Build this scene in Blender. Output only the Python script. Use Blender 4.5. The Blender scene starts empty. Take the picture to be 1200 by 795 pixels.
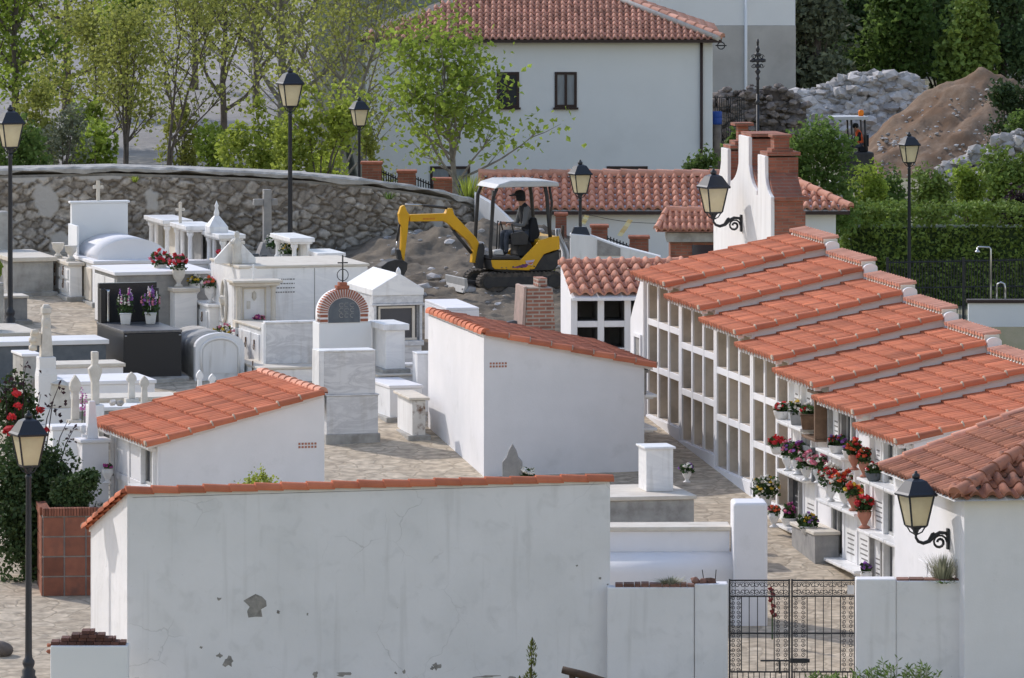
import bpy, math, random
import numpy as np
from math import sin, cos, pi, radians, sqrt, atan2, floor
from mathutils import Vector, Matrix, noise as mnoise
random.seed(7)
SC = bpy.context.scene
COL = SC.collection
# ---- camera model: level 270 mm view camera with vertical shift, 15 m above the gate ----
F, H, YH = 9000.0, 15.0, -330.0
PHI = radians(11.3)
PHB = radians(16.0)
def gz(D): return 0.076 * (D - 120.0)
def gD(py): return 217080.0 / (py + 1014.0)
def zat(py, D): return H - (py - YH) * D / F
def P(px, py, D): return Vector(((px - 600.0) * D / F, D, zat(py, D)))
def G(px, D, dz=0.0): return Vector(((px - 600.0) * D / F, D, gz(D) + dz))
R = random.Random(11)
def rnd(a, b): return R.uniform(a, b)

# ---------------------------------------------------------------- materials
MATS = {}
def mat(name, c1, c2=None, scale=3.0, rough=0.85, bump=0.0, bscale=40.0, tint=None, metal=0.0,
        contrast=(0.35, 0.65), c3=None, s3=0.6, r3=(0.55, 0.75), stretch=None, trans=0.0, spec=0.3, detail=6.0):
    m = bpy.data.materials.new(name); m.use_nodes = True
    nt = m.node_tree; N = nt.nodes; L = nt.links
    b = N['Principled BSDF']; b.inputs['Roughness'].default_value = rough
    b.inputs['Metallic'].default_value = metal
    b.inputs['Specular IOR Level'].default_value = spec
    tc = N.new('ShaderNodeTexCoord'); vec = tc.outputs['Object']
    if stretch:
        mp = N.new('ShaderNodeMapping'); mp.inputs['Scale'].default_value = stretch
        L.new(vec, mp.inputs['Vector']); vec = mp.outputs['Vector']
    def nz(s, d=detail):
        n = N.new('ShaderNodeTexNoise'); n.inputs['Scale'].default_value = s; n.inputs['Detail'].default_value = d
        n.inputs['Roughness'].default_value = 0.6
        L.new(vec, n.inputs['Vector']); return n.outputs['Fac']
    def ramp(src, a, b_):
        r = N.new('ShaderNodeMapRange'); r.inputs['From Min'].default_value = a; r.inputs['From Max'].default_value = b_
        L.new(src, r.inputs['Value']); return r.outputs['Result']
    def mix(f, A, B):
        x = N.new('ShaderNodeMix'); x.data_type = 'RGBA'
        if isinstance(f, float): x.inputs[0].default_value = f
        else: L.new(f, x.inputs[0])
        for sock, v in ((x.inputs[6], A), (x.inputs[7], B)):
            if isinstance(v, tuple): sock.default_value = (*v, 1)
            else: L.new(v, sock)
        return x.outputs[2]
    col = c1
    if c2: col = mix(ramp(nz(scale), *contrast), c1, c2)
    if c3: col = mix(ramp(nz(s3), *r3), col, c3)
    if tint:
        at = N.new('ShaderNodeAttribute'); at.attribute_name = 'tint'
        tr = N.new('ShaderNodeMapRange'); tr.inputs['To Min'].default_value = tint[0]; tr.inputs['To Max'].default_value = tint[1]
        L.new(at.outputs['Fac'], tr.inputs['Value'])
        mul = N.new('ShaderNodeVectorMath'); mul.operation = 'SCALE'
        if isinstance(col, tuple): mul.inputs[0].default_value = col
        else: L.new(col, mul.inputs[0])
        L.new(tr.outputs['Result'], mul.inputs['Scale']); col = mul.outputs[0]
    if isinstance(col, tuple): b.inputs['Base Color'].default_value = (*col, 1)
    else: L.new(col, b.inputs['Base Color'])
    if bump:
        bp = N.new('ShaderNodeBump'); bp.inputs['Strength'].default_value = bump; bp.inputs['Distance'].default_value = 0.02
        L.new(nz(bscale, 4.0), bp.inputs['Height']); L.new(bp.outputs['Normal'], b.inputs['Normal'])
    if trans:
        t = N.new('ShaderNodeBsdfTranslucent'); ms = N.new('ShaderNodeMixShader'); ms.inputs[0].default_value = trans
        if isinstance(col, tuple): t.inputs['Color'].default_value = (*col, 1)
        else: L.new(col, t.inputs['Color'])
        L.new(b.outputs[0], ms.inputs[1]); L.new(t.outputs[0], ms.inputs[2])
        L.new(ms.outputs[0], N['Material Output'].inputs['Surface'])
    MATS[name] = m
    return m

def brick_mat(name, c1, c2, mortar, bw=0.25, bh=0.065, ms=0.012):
    m = bpy.data.materials.new(name); m.use_nodes = True
    nt = m.node_tree; N = nt.nodes; L = nt.links; b = N['Principled BSDF']; b.inputs['Roughness'].default_value = 0.9
    tc = N.new('ShaderNodeTexCoord'); sp = N.new('ShaderNodeSeparateXYZ'); L.new(tc.outputs['Object'], sp.inputs[0])
    ad = N.new('ShaderNodeMath'); L.new(sp.outputs['X'], ad.inputs[0]); L.new(sp.outputs['Y'], ad.inputs[1])
    cb = N.new('ShaderNodeCombineXYZ'); L.new(ad.outputs[0], cb.inputs['X']); L.new(sp.outputs['Z'], cb.inputs['Y'])
    br = N.new('ShaderNodeTexBrick'); L.new(cb.outputs[0], br.inputs['Vector'])
    br.inputs['Scale'].default_value = 1.0; br.inputs['Brick Width'].default_value = bw; br.inputs['Row Height'].default_value = bh
    br.inputs['Mortar Size'].default_value = ms; br.inputs['Mortar Smooth'].default_value = 0.2
    br.inputs['Color1'].default_value = (*c1, 1); br.inputs['Color2'].default_value = (*c2, 1); br.inputs['Mortar'].default_value = (*mortar, 1)
    nz = N.new('ShaderNodeTexNoise'); nz.inputs['Scale'].default_value = 4.0; nz.inputs['Detail'].default_value = 6.0
    L.new(tc.outputs['Object'], nz.inputs['Vector'])
    mr = N.new('ShaderNodeMapRange'); mr.inputs['To Min'].default_value = 0.6; mr.inputs['To Max'].default_value = 1.35
    L.new(nz.outputs['Fac'], mr.inputs['Value'])
    mu = N.new('ShaderNodeVectorMath'); mu.operation = 'SCALE'; L.new(br.outputs['Color'], mu.inputs[0]); L.new(mr.outputs['Result'], mu.inputs['Scale'])
    L.new(mu.outputs[0], b.inputs['Base Color'])
    bp = N.new('ShaderNodeBump'); bp.inputs['Strength'].default_value = 0.6; bp.inputs['Distance'].default_value = 0.01; bp.invert = True
    L.new(br.outputs['Fac'], bp.inputs['Height']); L.new(bp.outputs['Normal'], b.inputs['Normal'])
    MATS[name] = m; return m

def paving_mat(name):
    m = bpy.data.materials.new(name); m.use_nodes = True
    nt = m.node_tree; N = nt.nodes; L = nt.links; b = N['Principled BSDF']; b.inputs['Roughness'].default_value = 0.9
    tc = N.new('ShaderNodeTexCoord'); mp = N.new('ShaderNodeMapping'); mp.inputs['Scale'].default_value = (1.0, 1.0, 0.0)
    L.new(tc.outputs['Object'], mp.inputs['Vector'])
    nz = N.new('ShaderNodeTexNoise'); nz.inputs['Scale'].default_value = 1.6; nz.inputs['Detail'].default_value = 3
    L.new(mp.outputs[0], nz.inputs['Vector'])
    mixv = N.new('ShaderNodeMix'); mixv.data_type = 'RGBA'; mixv.inputs[0].default_value = 0.30
    L.new(mp.outputs[0], mixv.inputs[6]); L.new(nz.outputs['Color'], mixv.inputs[7])
    v = N.new('ShaderNodeTexVoronoi'); v.feature = 'DISTANCE_TO_EDGE'; v.inputs['Scale'].default_value = 3.1
    v2 = N.new('ShaderNodeTexVoronoi'); v2.inputs['Scale'].default_value = 3.1
    L.new(mixv.outputs[2], v.inputs['Vector']); L.new(mixv.outputs[2], v2.inputs['Vector'])
    j = N.new('ShaderNodeMapRange'); j.inputs['From Min'].default_value = 0.012; j.inputs['From Max'].default_value = 0.06
    L.new(v.outputs['Distance'], j.inputs['Value'])
    sp = N.new('ShaderNodeSeparateXYZ'); L.new(v2.outputs['Color'], sp.inputs[0])
    c = N.new('ShaderNodeMix'); c.data_type = 'RGBA'; c.inputs[6].default_value = (0.42, 0.345, 0.25, 1); c.inputs[7].default_value = (0.52, 0.44, 0.33, 1)
    L.new(sp.outputs[0], c.inputs[0])
    n2 = N.new('ShaderNodeTexNoise'); n2.inputs['Scale'].default_value = 5.0; n2.inputs['Detail'].default_value = 8; L.new(mp.outputs[0], n2.inputs['Vector'])
    mr = N.new('ShaderNodeMapRange'); mr.inputs['From Min'].default_value = .25; mr.inputs['From Max'].default_value = .75; mr.inputs['To Min'].default_value = 0.5; mr.inputs['To Max'].default_value = 1.4; L.new(n2.outputs['Fac'], mr.inputs['Value'])
    mu = N.new('ShaderNodeVectorMath'); mu.operation = 'SCALE'; L.new(c.outputs[2], mu.inputs[0]); L.new(mr.outputs[0], mu.inputs['Scale'])
    f = N.new('ShaderNodeMix'); f.data_type = 'RGBA'; f.inputs[6].default_value = (0.35, 0.29, 0.21, 1); L.new(mu.outputs[0], f.inputs[7]); L.new(j.outputs[0], f.inputs[0])
    L.new(f.outputs[2], b.inputs['Base Color'])
    bp = N.new('ShaderNodeBump'); bp.inputs['Strength'].default_value = 0.5; bp.inputs['Distance'].default_value = 0.015
    L.new(j.outputs[0], bp.inputs['Height']); L.new(bp.outputs[0], b.inputs['Normal'])
    MATS[name] = m; return m

def stonewall_mat(name):
    m = bpy.data.materials.new(name); m.use_nodes = True
    nt = m.node_tree; N = nt.nodes; L = nt.links; b = N['Principled BSDF']; b.inputs['Roughness'].default_value = 0.95
    b.inputs['Specular IOR Level'].default_value = 0.1
    def attr(n):
        a = N.new('ShaderNodeAttribute'); a.attribute_name = n; return a.outputs['Fac']
    tc = N.new('ShaderNodeTexCoord')
    nz = N.new('ShaderNodeTexNoise'); nz.inputs['Scale'].default_value = 9.0; nz.inputs['Detail'].default_value = 8; L.new(tc.outputs['Object'], nz.inputs['Vector'])
    big = N.new('ShaderNodeTexNoise'); big.inputs['Scale'].default_value = 0.9; big.inputs['Detail'].default_value = 5; L.new(tc.outputs['Object'], big.inputs['Vector'])
    def mixc(f, A, B):
        x = N.new('ShaderNodeMix'); x.data_type = 'RGBA'; L.new(f, x.inputs[0])
        for s_, v in ((x.inputs[6], A), (x.inputs[7], B)):
            if isinstance(v, tuple): s_.default_value = (*v, 1)
            else: L.new(v, s_)
        return x.outputs[2]
    c = mixc(attr('tint'), (0.25, 0.22, 0.185), (0.47, 0.43, 0.38))
    mr = N.new('ShaderNodeMapRange'); mr.inputs['From Min'].default_value = 0.25; mr.inputs['From Max'].default_value = 0.75
    mr.inputs['To Min'].default_value = 0.45; mr.inputs['To Max'].default_value = 1.45; L.new(nz.outputs['Fac'], mr.inputs['Value'])
    mu = N.new('ShaderNodeVectorMath'); mu.operation = 'SCALE'; L.new(c, mu.inputs[0]); L.new(mr.outputs[0], mu.inputs['Scale'])
    c = mixc(attr('mort'), mu.outputs[0], (0.14, 0.12, 0.10))
    br = N.new('ShaderNodeMapRange'); br.inputs['From Min'].default_value = 0.5; br.inputs['From Max'].default_value = 0.68; br.inputs['To Max'].default_value = 0.35; L.new(big.outputs['Fac'], br.inputs['Value'])
    c = mixc(br.outputs[0], c, (0.10, 0.085, 0.07))
    c = mixc(attr('plas'), c, (0.46, 0.44, 0.41))
    L.new(c, b.inputs['Base Color'])
    bp = N.new('ShaderNodeBump'); bp.inputs['Strength'].default_value = 0.7; bp.inputs['Distance'].default_value = 0.03; L.new(nz.outputs['Fac'], bp.inputs['Height']); L.new(bp.outputs[0], b.inputs['Normal'])
    MATS[name] = m; return m

def marble_mat(name, c1, c2, scale=1.6, rough=0.35, dist=9.0, rot=(0, 0.5, 0.3)):
    m = bpy.data.materials.new(name); m.use_nodes = True
    nt = m.node_tree; N = nt.nodes; L = nt.links; b = N['Principled BSDF']; b.inputs['Roughness'].default_value = rough
    b.inputs['Specular IOR Level'].default_value = 0.3
    tc = N.new('ShaderNodeTexCoord'); mp = N.new('ShaderNodeMapping'); mp.inputs['Rotation'].default_value = rot
    mp.inputs['Scale'].default_value = (0.5, 1, 1.5)
    oi = N.new('ShaderNodeObjectInfo'); L.new(tc.outputs['Object'], mp.inputs['Vector'])
    ad = N.new('ShaderNodeVectorMath'); L.new(mp.outputs[0], ad.inputs[0])
    sc = N.new('ShaderNodeMath'); sc.operation = 'MULTIPLY'; sc.inputs[1].default_value = 40; L.new(oi.outputs['Random'], sc.inputs[0]); L.new(sc.outputs[0], ad.inputs[1])
    n = N.new('ShaderNodeTexNoise'); n.inputs['Scale'].default_value = scale; n.inputs['Detail'].default_value = 9; n.inputs['Roughness'].default_value = .62; n.inputs['Distortion'].default_value = 1.4; L.new(ad.outputs[0], n.inputs['Vector'])
    s1 = N.new('ShaderNodeMath'); s1.operation = 'SUBTRACT'; s1.inputs[1].default_value = .5; L.new(n.outputs['Fac'], s1.inputs[0])
    ab = N.new('ShaderNodeMath'); ab.operation = 'ABSOLUTE'; L.new(s1.outputs[0], ab.inputs[0])
    mr = N.new('ShaderNodeMapRange'); mr.inputs['From Min'].default_value = 0.0; mr.inputs['From Max'].default_value = .09; mr.inputs['To Min'].default_value = 1; mr.inputs['To Max'].default_value = 0; L.new(ab.outputs[0], mr.inputs['Value'])
    n2 = N.new('ShaderNodeTexNoise'); n2.inputs['Scale'].default_value = 1.3; n2.inputs['Detail'].default_value = 5; L.new(ad.outputs[0], n2.inputs['Vector'])
    a = N.new('ShaderNodeMath'); a.operation = 'MULTIPLY'; L.new(mr.outputs[0], a.inputs[0]); L.new(n2.outputs['Fac'], a.inputs[1])
    x = N.new('ShaderNodeMix'); x.data_type = 'RGBA'; x.inputs[6].default_value = (*c1, 1); x.inputs[7].default_value = (*c2, 1); L.new(a.outputs[0], x.inputs[0])
    m3 = N.new('ShaderNodeMapping'); m3.inputs['Scale'].default_value = (4, 4, .45); L.new(tc.outputs['Object'], m3.inputs['Vector']); a3 = N.new('ShaderNodeVectorMath'); L.new(m3.outputs[0], a3.inputs[0]); L.new(sc.outputs[0], a3.inputs[1])
    n3 = N.new('ShaderNodeTexNoise'); n3.inputs['Scale'].default_value = 1.5; n3.inputs['Detail'].default_value = 7; L.new(a3.outputs[0], n3.inputs['Vector'])
    r3 = N.new('ShaderNodeMapRange'); r3.inputs['From Min'].default_value = .54; r3.inputs['From Max'].default_value = .8; r3.inputs['To Max'].default_value = .6; L.new(n3.outputs['Fac'], r3.inputs['Value'])
    x3 = N.new('ShaderNodeMix'); x3.data_type = 'RGBA'; x3.inputs[7].default_value = (.40, .375, .33, 1); L.new(x.outputs[2], x3.inputs[6]); L.new(r3.outputs[0], x3.inputs[0])
    L.new(x3.outputs[2], b.inputs['Base Color']); MATS[name] = m; return m

WH = mat('white_plaster', (0.80, 0.79, 0.795), (0.755, 0.748, 0.75), 1.6, 0.9, 0.12, 30, c3=(0.64, 0.635, 0.625), s3=1.3, r3=(0.60, 0.85))
WHOLD = mat('weathered_white_plaster', (0.79, 0.79, 0.785), (0.71, 0.71, 0.705), 1.1, 0.92, 0.22, 18, c3=(0.50, 0.49, 0.47), s3=2.6, r3=(0.62, 0.80))
WHSTR = mat('streaked_white_plaster', (0.80, 0.80, 0.79), (0.72, 0.715, 0.70), 1.5, 0.9, 0.12, 30, c3=(0.48, 0.46, 0.42), s3=2.2, r3=(0.60, 0.85), stretch=(2.5, 2.5, 0.35))
MARB = marble_mat('white_marble', (0.85, 0.845, 0.83), (0.72, 0.72, 0.72))
GMARB = marble_mat('grey_veined_marble', (0.70, 0.70, 0.70), (0.43, 0.43, 0.44), 2.2, 0.35, 7.0, (0.2, 0.35, 0.0))
CREAM = mat('cream_stone', (0.68, 0.63, 0.54), (0.60, 0.54, 0.45), 4, 0.7, 0.1, 30, c3=(0.45, 0.40, 0.33), s3=2.0, r3=(0.62, 0.8))
OLDST = mat('old_carved_stone', (0.68, 0.65, 0.59), (0.56, 0.53, 0.47), 7, 0.9, 0.3, 25, c3=(0.36, 0.33, 0.29), s3=4.0, r3=(0.60, 0.8))
CONC = mat('grey_concrete', (0.36, 0.35, 0.33), (0.27, 0.26, 0.25), 6, 0.95, 0.4, 30, c3=(0.20, 0.19, 0.17), s3=2, r3=(0.55, 0.75))
CONCL = mat('pale_concrete', (0.46, 0.45, 0.42), (0.30, 0.29, 0.27), 3.0, 0.95, 0.4, 22, c3=(0.27, 0.26, 0.23), s3=3, r3=(0.56, 0.75))
GREYST = mat('grey_stone', (0.34, 0.33, 0.31), (0.25, 0.245, 0.24), 5, 0.8, 0.15, 40)
BLACKG = mat('black_granite', (0.014, 0.016, 0.019), (0.026, 0.028, 0.032), 60, 0.30, 0, spec=0.3)
BLKTOP = mat('dark_granite_top', (0.10, 0.10, 0.105), (0.16, 0.155, 0.15), 8, 0.45)
SLATE = mat('slate', (0.10, 0.115, 0.13), (0.14, 0.155, 0.17), 5, 0.7)
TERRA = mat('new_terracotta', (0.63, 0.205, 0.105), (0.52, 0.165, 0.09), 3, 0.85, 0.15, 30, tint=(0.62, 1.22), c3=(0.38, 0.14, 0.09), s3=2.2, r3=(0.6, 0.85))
TERRAP = mat('pale_terracotta', (0.72, 0.36, 0.25), (0.60, 0.28, 0.19), 3, 0.85, 0.15, 30, tint=(0.78, 1.2), c3=(0.34, 0.17, 0.12), s3=2.5, r3=(0.6, 0.85))
TERRAO = mat('old_terracotta', (0.52, 0.225, 0.14), (0.38, 0.17, 0.115), 4, 0.92, 0.3, 30, tint=(0.55, 1.35), c3=(0.10, 0.085, 0.075), s3=2.6, r3=(0.60, 0.76))
TERRAB = mat('weathered_terracotta', (0.66, 0.36, 0.265), (0.56, 0.28, 0.20), 3, 0.9, 0.2, 30, tint=(0.62, 1.3))
MORT = mat('mortar', (0.50, 0.40, 0.31), (0.38, 0.30, 0.23), 14, 0.95)
NICHE = mat('niche_cement', (0.64, 0.57, 0.48), (0.54, 0.475, 0.40), 3, 0.95, 0.3, 20, c3=(0.33, 0.29, 0.24), s3=1.6, r3=(0.55, 0.8))
NICHED = mat('dark_niche_cement', (0.20, 0.20, 0.20), (0.15, 0.15, 0.15), 4, 0.95)
BRICK = brick_mat('red_brick', (0.36, 0.13, 0.08), (0.24, 0.085, 0.055), (0.24, 0.16, 0.12), 0.25, 0.06, 0.008)
BRICKO = brick_mat('worn_brick', (0.38, 0.17, 0.11), (0.28, 0.12, 0.085), (0.42, 0.36, 0.30), 0.26, 0.075, 0.016)
BRICKP = mat('plain_brick', (0.40, 0.15, 0.09), (0.30, 0.11, 0.07), 12, 0.9, 0.3, 40, tint=(0.7, 1.25))
PLANTER = mat('planter_tile', (0.30, 0.115, 0.07), (0.22, 0.085, 0.055), 6, 0.75, 0.15, 30, tint=(0.75, 1.2), c3=(0.16, 0.08, 0.06), s3=3, r3=(0.55, 0.8))
PAVE = paving_mat('flagstone_paving')
STONEW = stonewall_mat('rubble_masonry')
EARTH = mat('dug_soil', (0.165, 0.14, 0.11), (0.23, 0.195, 0.15), 3, 0.97, 0.8, 18, c3=(0.105, 0.088, 0.07), s3=1.2, r3=(0.5, 0.7), spec=0.05)
MOUND = mat('brown_soil', (0.21, 0.145, 0.10), (0.27, 0.20, 0.145), 4, 0.97, 0.9, 14, c3=(0.20, 0.13, 0.085), s3=0.9, r3=(0.48, 0.62), spec=0.05)
GROUND = mat('dry_ground', (0.30, 0.265, 0.20), (0.17, 0.18, 0.09), 0.5, 0.97, 0.5, 8, c3=(0.20, 0.175, 0.13), s3=0.15, r3=(0.5, 0.7))
STREET = mat('worn_street', (0.30, 0.285, 0.275), (0.23, 0.22, 0.215), 0.9, 0.95, 0.3, 20, c3=(0.37, 0.345, 0.32), s3=0.35, r3=(0.5, 0.65))
ROCK = mat('pale_rock', (0.50, 0.475, 0.45), (0.38, 0.36, 0.34), 5, 0.95, 0.6, 14, tint=(0.65, 1.3))
ROCKD = mat('dark_rubble', (0.20, 0.17, 0.15), (0.12, 0.105, 0.095), 5, 0.95, 0.5, 14, tint=(0.6, 1.5))
IRON = mat('black_iron', (0.016, 0.018, 0.022), (0.03, 0.03, 0.034), 30, 0.5, 0, spec=0.4)
LAMPM = mat('lamp_paint', (0.018, 0.022, 0.030), None, rough=0.42, spec=0.5)
LGLASS = mat('cream_lamp_glass', (0.88, 0.82, 0.62), (0.80, 0.73, 0.54), 5, 0.35, trans=0.55, spec=0.5)
GLASSD = mat('dark_glass', (0.03, 0.035, 0.045), None, rough=0.08, spec=0.6)
GLASSW = mat('curtained_glass', (0.30, 0.32, 0.34), (0.22, 0.24, 0.26), 2, 0.15, spec=0.6, stretch=(6, 6, 0.6))
FRAMEB = mat('brown_frame', (0.05, 0.032, 0.028), None, rough=0.6)
STEEL = mat('steel', (0.55, 0.56, 0.57), None, rough=0.3, metal=1.0)
ALU = mat('aluminium', (0.50, 0.50, 0.48), (0.42, 0.42, 0.41), 6, 0.5, metal=0.4)
BRONZE = mat('bronze', (0.22, 0.14, 0.09), (0.14, 0.09, 0.06), 8, 0.5, metal=0.3)
YEL = mat('yellow_paint', (0.74, 0.40, 0.016), (0.66, 0.35, 0.016), 3, 0.42, c3=(0.42, 0.27, 0.07), s3=6, r3=(0.66, 0.8))
RUBBER = mat('rubber', (0.05, 0.046, 0.042), (0.13, 0.11, 0.09), 9, 0.9, 0.3, 30)
DGREY = mat('dark_machine', (0.035, 0.035, 0.037), (0.06, 0.057, 0.053), 5, 0.6)
GREYPL = mat('pale_canopy', (0.55, 0.56, 0.57), (0.47, 0.48, 0.48), 3, 0.5)
PURP = mat('purple_decal', (0.20, 0.05, 0.20), None, rough=0.5)
LILAC = mat('lilac_decal', (0.55, 0.45, 0.55), None, rough=0.5)
REDPL = mat('red_decal', (0.55, 0.16, 0.03), None, rough=0.5)
TARP = mat('white_tarp', (0.74, 0.74, 0.73), (0.62, 0.61, 0.59), 2, 0.6, 0.3, 6)
HOUSEW = mat('house_render', (0.80, 0.81, 0.81), (0.77, 0.78, 0.78), 0.7, 0.95, c3=(0.72, 0.73, 0.73), s3=0.5, r3=(0.55, 0.8))
HOUSEG = mat('bare_render', (0.50, 0.48, 0.45), (0.43, 0.41, 0.385), 0.8, 0.95, c3=(0.36, 0.345, 0.32), s3=0.6, r3=(0.55, 0.75))
ORANGE = mat('orange_vest', (0.80, 0.13, 0.035), None, rough=0.7)
BEACON = mat('orange_beacon', (0.85, 0.22, 0.01), None, rough=0.3)
BLUE = mat('blue_plastic', (0.02, 0.07, 0.32), None, rough=0.5)
WOOD = mat('brown_log', (0.10, 0.065, 0.045), (0.06, 0.042, 0.03), 6, 0.85, 0.4, 20)
SKIN = mat('skin', (0.40, 0.22, 0.15), None, rough=0.6)
DARKC = mat('dark_cloth', (0.018, 0.02, 0.024), None, rough=0.9)
GREYC = mat('grey_cloth', (0.13, 0.135, 0.14), None, rough=0.95)
JEANS = mat('jeans', (0.055, 0.065, 0.085), (0.085, 0.095, 0.115), 10, 0.95)
BARK = mat('bark', (0.085, 0.07, 0.06), (0.15, 0.13, 0.11), 9, 0.95, 0.4, 20)
BARKP = mat('pale_bark', (0.26, 0.24, 0.21), (0.15, 0.14, 0.12), 7, 0.95, 0.3, 20)
def leafm(n, c, lo=0.55, hi=1.5, tr=0.55): return mat(n, c, tuple(v * 0.8 for v in c), 2.0, 0.6, tint=(lo, hi), trans=tr, spec=0.25)
LBRIGHT = leafm('spring_leaf', (0.27, 0.36, 0.06))
LLIME = leafm('lime_leaf', (0.33, 0.40, 0.07))
LOLIVE = leafm('olive_leaf', (0.33, 0.36, 0.09))
LMID = leafm('mid_leaf', (0.14, 0.22, 0.055))
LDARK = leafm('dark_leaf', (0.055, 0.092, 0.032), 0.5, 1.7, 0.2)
LWOOD = leafm('wood_leaf', (0.125, 0.19, 0.07), 0.4, 1.7, 0.3)
LHEDGE = leafm('hedge_leaf', (0.20, 0.28, 0.06), 0.5, 1.6, 0.25)
LDRY = leafm('dry_stem', (0.42, 0.42, 0.30), 0.6, 1.3, 0.2)
LGREY = leafm('greygreen_leaf', (0.21, 0.24, 0.15), 0.5, 1.4, 0.2)
LPLUM = leafm('plum_leaf', (0.040, 0.022, 0.030), 0.5, 1.5, 0.2)
LPOT = leafm('pot_leaf', (0.050, 0.095, 0.030), 0.5, 1.6, 0.25)
def petal(n, c): return mat(n, c, tuple(min(1, v * 1.25 + .02) for v in c), 30, 0.7, tint=(0.65, 1.25), trans=0.15)
PRED = petal('red_petal', (0.52, 0.022, 0.030)); PWHITE = petal('white_petal', (0.72, 0.70, 0.64)); PPINK = petal('pink_petal', (0.66, 0.22, 0.30))
PPURP = petal('purple_petal', (0.30, 0.12, 0.42)); PMAG = petal('magenta_petal', (0.42, 0.06, 0.25)); PORNG = petal('orange_petal', (0.60, 0.10, 0.03)); PYEL = petal('yellow_petal', (0.65, 0.45, 0.04))
POTW = mat('white_pot', (0.74, 0.73, 0.71), (0.62, 0.61, 0.59), 6, 0.5)
POTG = mat('grey_pot', (0.34, 0.34, 0.34), (0.27, 0.27, 0.27), 8, 0.6)
POTT = mat('terracotta_pot', (0.42, 0.18, 0.12), None, rough=0.8)
RUST = mat('rust_stained_white', (0.72, 0.70, 0.66), (0.60, 0.57, 0.52), 3, 0.9, 0.2, 20, c3=(0.16, 0.085, 0.05), s3=4.5, r3=(0.52, 0.64))
FLAKE = mat('bare_cement', (0.36, 0.34, 0.31), (0.24, 0.23, 0.21), 8, 0.95, 0.6, 25, c3=(0.16, 0.15, 0.14), s3=5, r3=(0.5, 0.7))
BRICKD = mat('dirty_brick', (0.25, 0.13, 0.10), (0.17, 0.10, 0.08), 12, 0.95, 0.4, 30, tint=(0.6, 1.3))
def old_wall_mat(name):
    """limewashed wall: mottled, faint drips from the coping, hairline cracks and pits"""
    m = bpy.data.materials.new(name); m.use_nodes = True
    nt = m.node_tree; N = nt.nodes; L = nt.links; b = N['Principled BSDF']; b.inputs['Roughness'].default_value = .93; b.inputs['Specular IOR Level'].default_value = .15
    tc = N.new('ShaderNodeTexCoord'); O = tc.outputs['Object']
    def noise(s, d=6, st=None, dist=0.0):
        n = N.new('ShaderNodeTexNoise'); n.inputs['Scale'].default_value = s; n.inputs['Detail'].default_value = d; n.inputs['Distortion'].default_value = dist
        if st:
            mp = N.new('ShaderNodeMapping'); mp.inputs['Scale'].default_value = st; L.new(O, mp.inputs['Vector']); L.new(mp.outputs[0], n.inputs['Vector'])
        else: L.new(O, n.inputs['Vector'])
        return n
    def rng(src, a, c, lo=0.0, hi=1.0):
        r = N.new('ShaderNodeMapRange'); r.inputs['From Min'].default_value = a; r.inputs['From Max'].default_value = c; r.inputs['To Min'].default_value = lo; r.inputs['To Max'].default_value = hi; L.new(src, r.inputs['Value']); return r.outputs[0]
    def mul(a, c):
        q = N.new('ShaderNodeMath'); q.operation = 'MULTIPLY'; L.new(a, q.inputs[0]); L.new(c, q.inputs[1]); return q.outputs[0]
    def mix(f, A, B):
        x = N.new('ShaderNodeMix'); x.data_type = 'RGBA'; L.new(f, x.inputs[0])
        for s_, v in ((x.inputs[6], A), (x.inputs[7], B)):
            if isinstance(v, tuple): s_.default_value = (*v, 1)
            else: L.new(v, s_)
        return x.outputs[2]
    c = mix(rng(noise(.9, 8).outputs['Fac'], .35, .65), (.80, .79, .79), (.73, .725, .72))
    c = mix(rng(noise(3.5, 9, dist=.6).outputs['Fac'], .55, .80, 0, .55), c, (.60, .595, .585))
    c = mix(rng(noise(2.2, 6, (3.0, 3.0, .22)).outputs['Fac'], .56, .80, 0, .40), c, (.52, .51, .49))
    nv = noise(2.6, 4); ad = N.new('ShaderNodeMix'); ad.data_type = 'RGBA'; ad.inputs[0].default_value = .22; L.new(O, ad.inputs[6]); L.new(nv.outputs['Color'], ad.inputs[7])
    v = N.new('ShaderNodeTexVoronoi'); v.feature = 'DISTANCE_TO_EDGE'; v.inputs['Scale'].default_value = 1.5; L.new(ad.outputs[2], v.inputs['Vector'])
    cr = mul(rng(v.outputs['Distance'], 0.002, .009, 1, 0), rng(noise(.7, 3).outputs['Fac'], .54, .64, 0, .28)); c = mix(cr, c, (.30, .29, .28))
    pit = mul(rng(noise(26, 3).outputs['Fac'], .70, .76), rng(noise(1.1, 4).outputs['Fac'], .48, .62, 0, .8)); c = mix(pit, c, (.33, .32, .30))
    L.new(c, b.inputs['Base Color'])
    h = N.new('ShaderNodeMath'); h.operation = 'SUBTRACT'; L.new(noise(5, 9).outputs['Fac'], h.inputs[0]); L.new(cr, h.inputs[1])
    bp = N.new('ShaderNodeBump'); bp.inputs['Strength'].default_value = .35; bp.inputs['Distance'].default_value = .03; L.new(h.outputs[0], bp.inputs['Height']); L.new(bp.outputs[0], b.inputs['Normal'])
    MATS[name] = m; return m
WALLF = old_wall_mat('flaking_limewash')
INK = mat('engraved_text', (0.22, 0.21, 0.20), None, rough=0.8)

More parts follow.
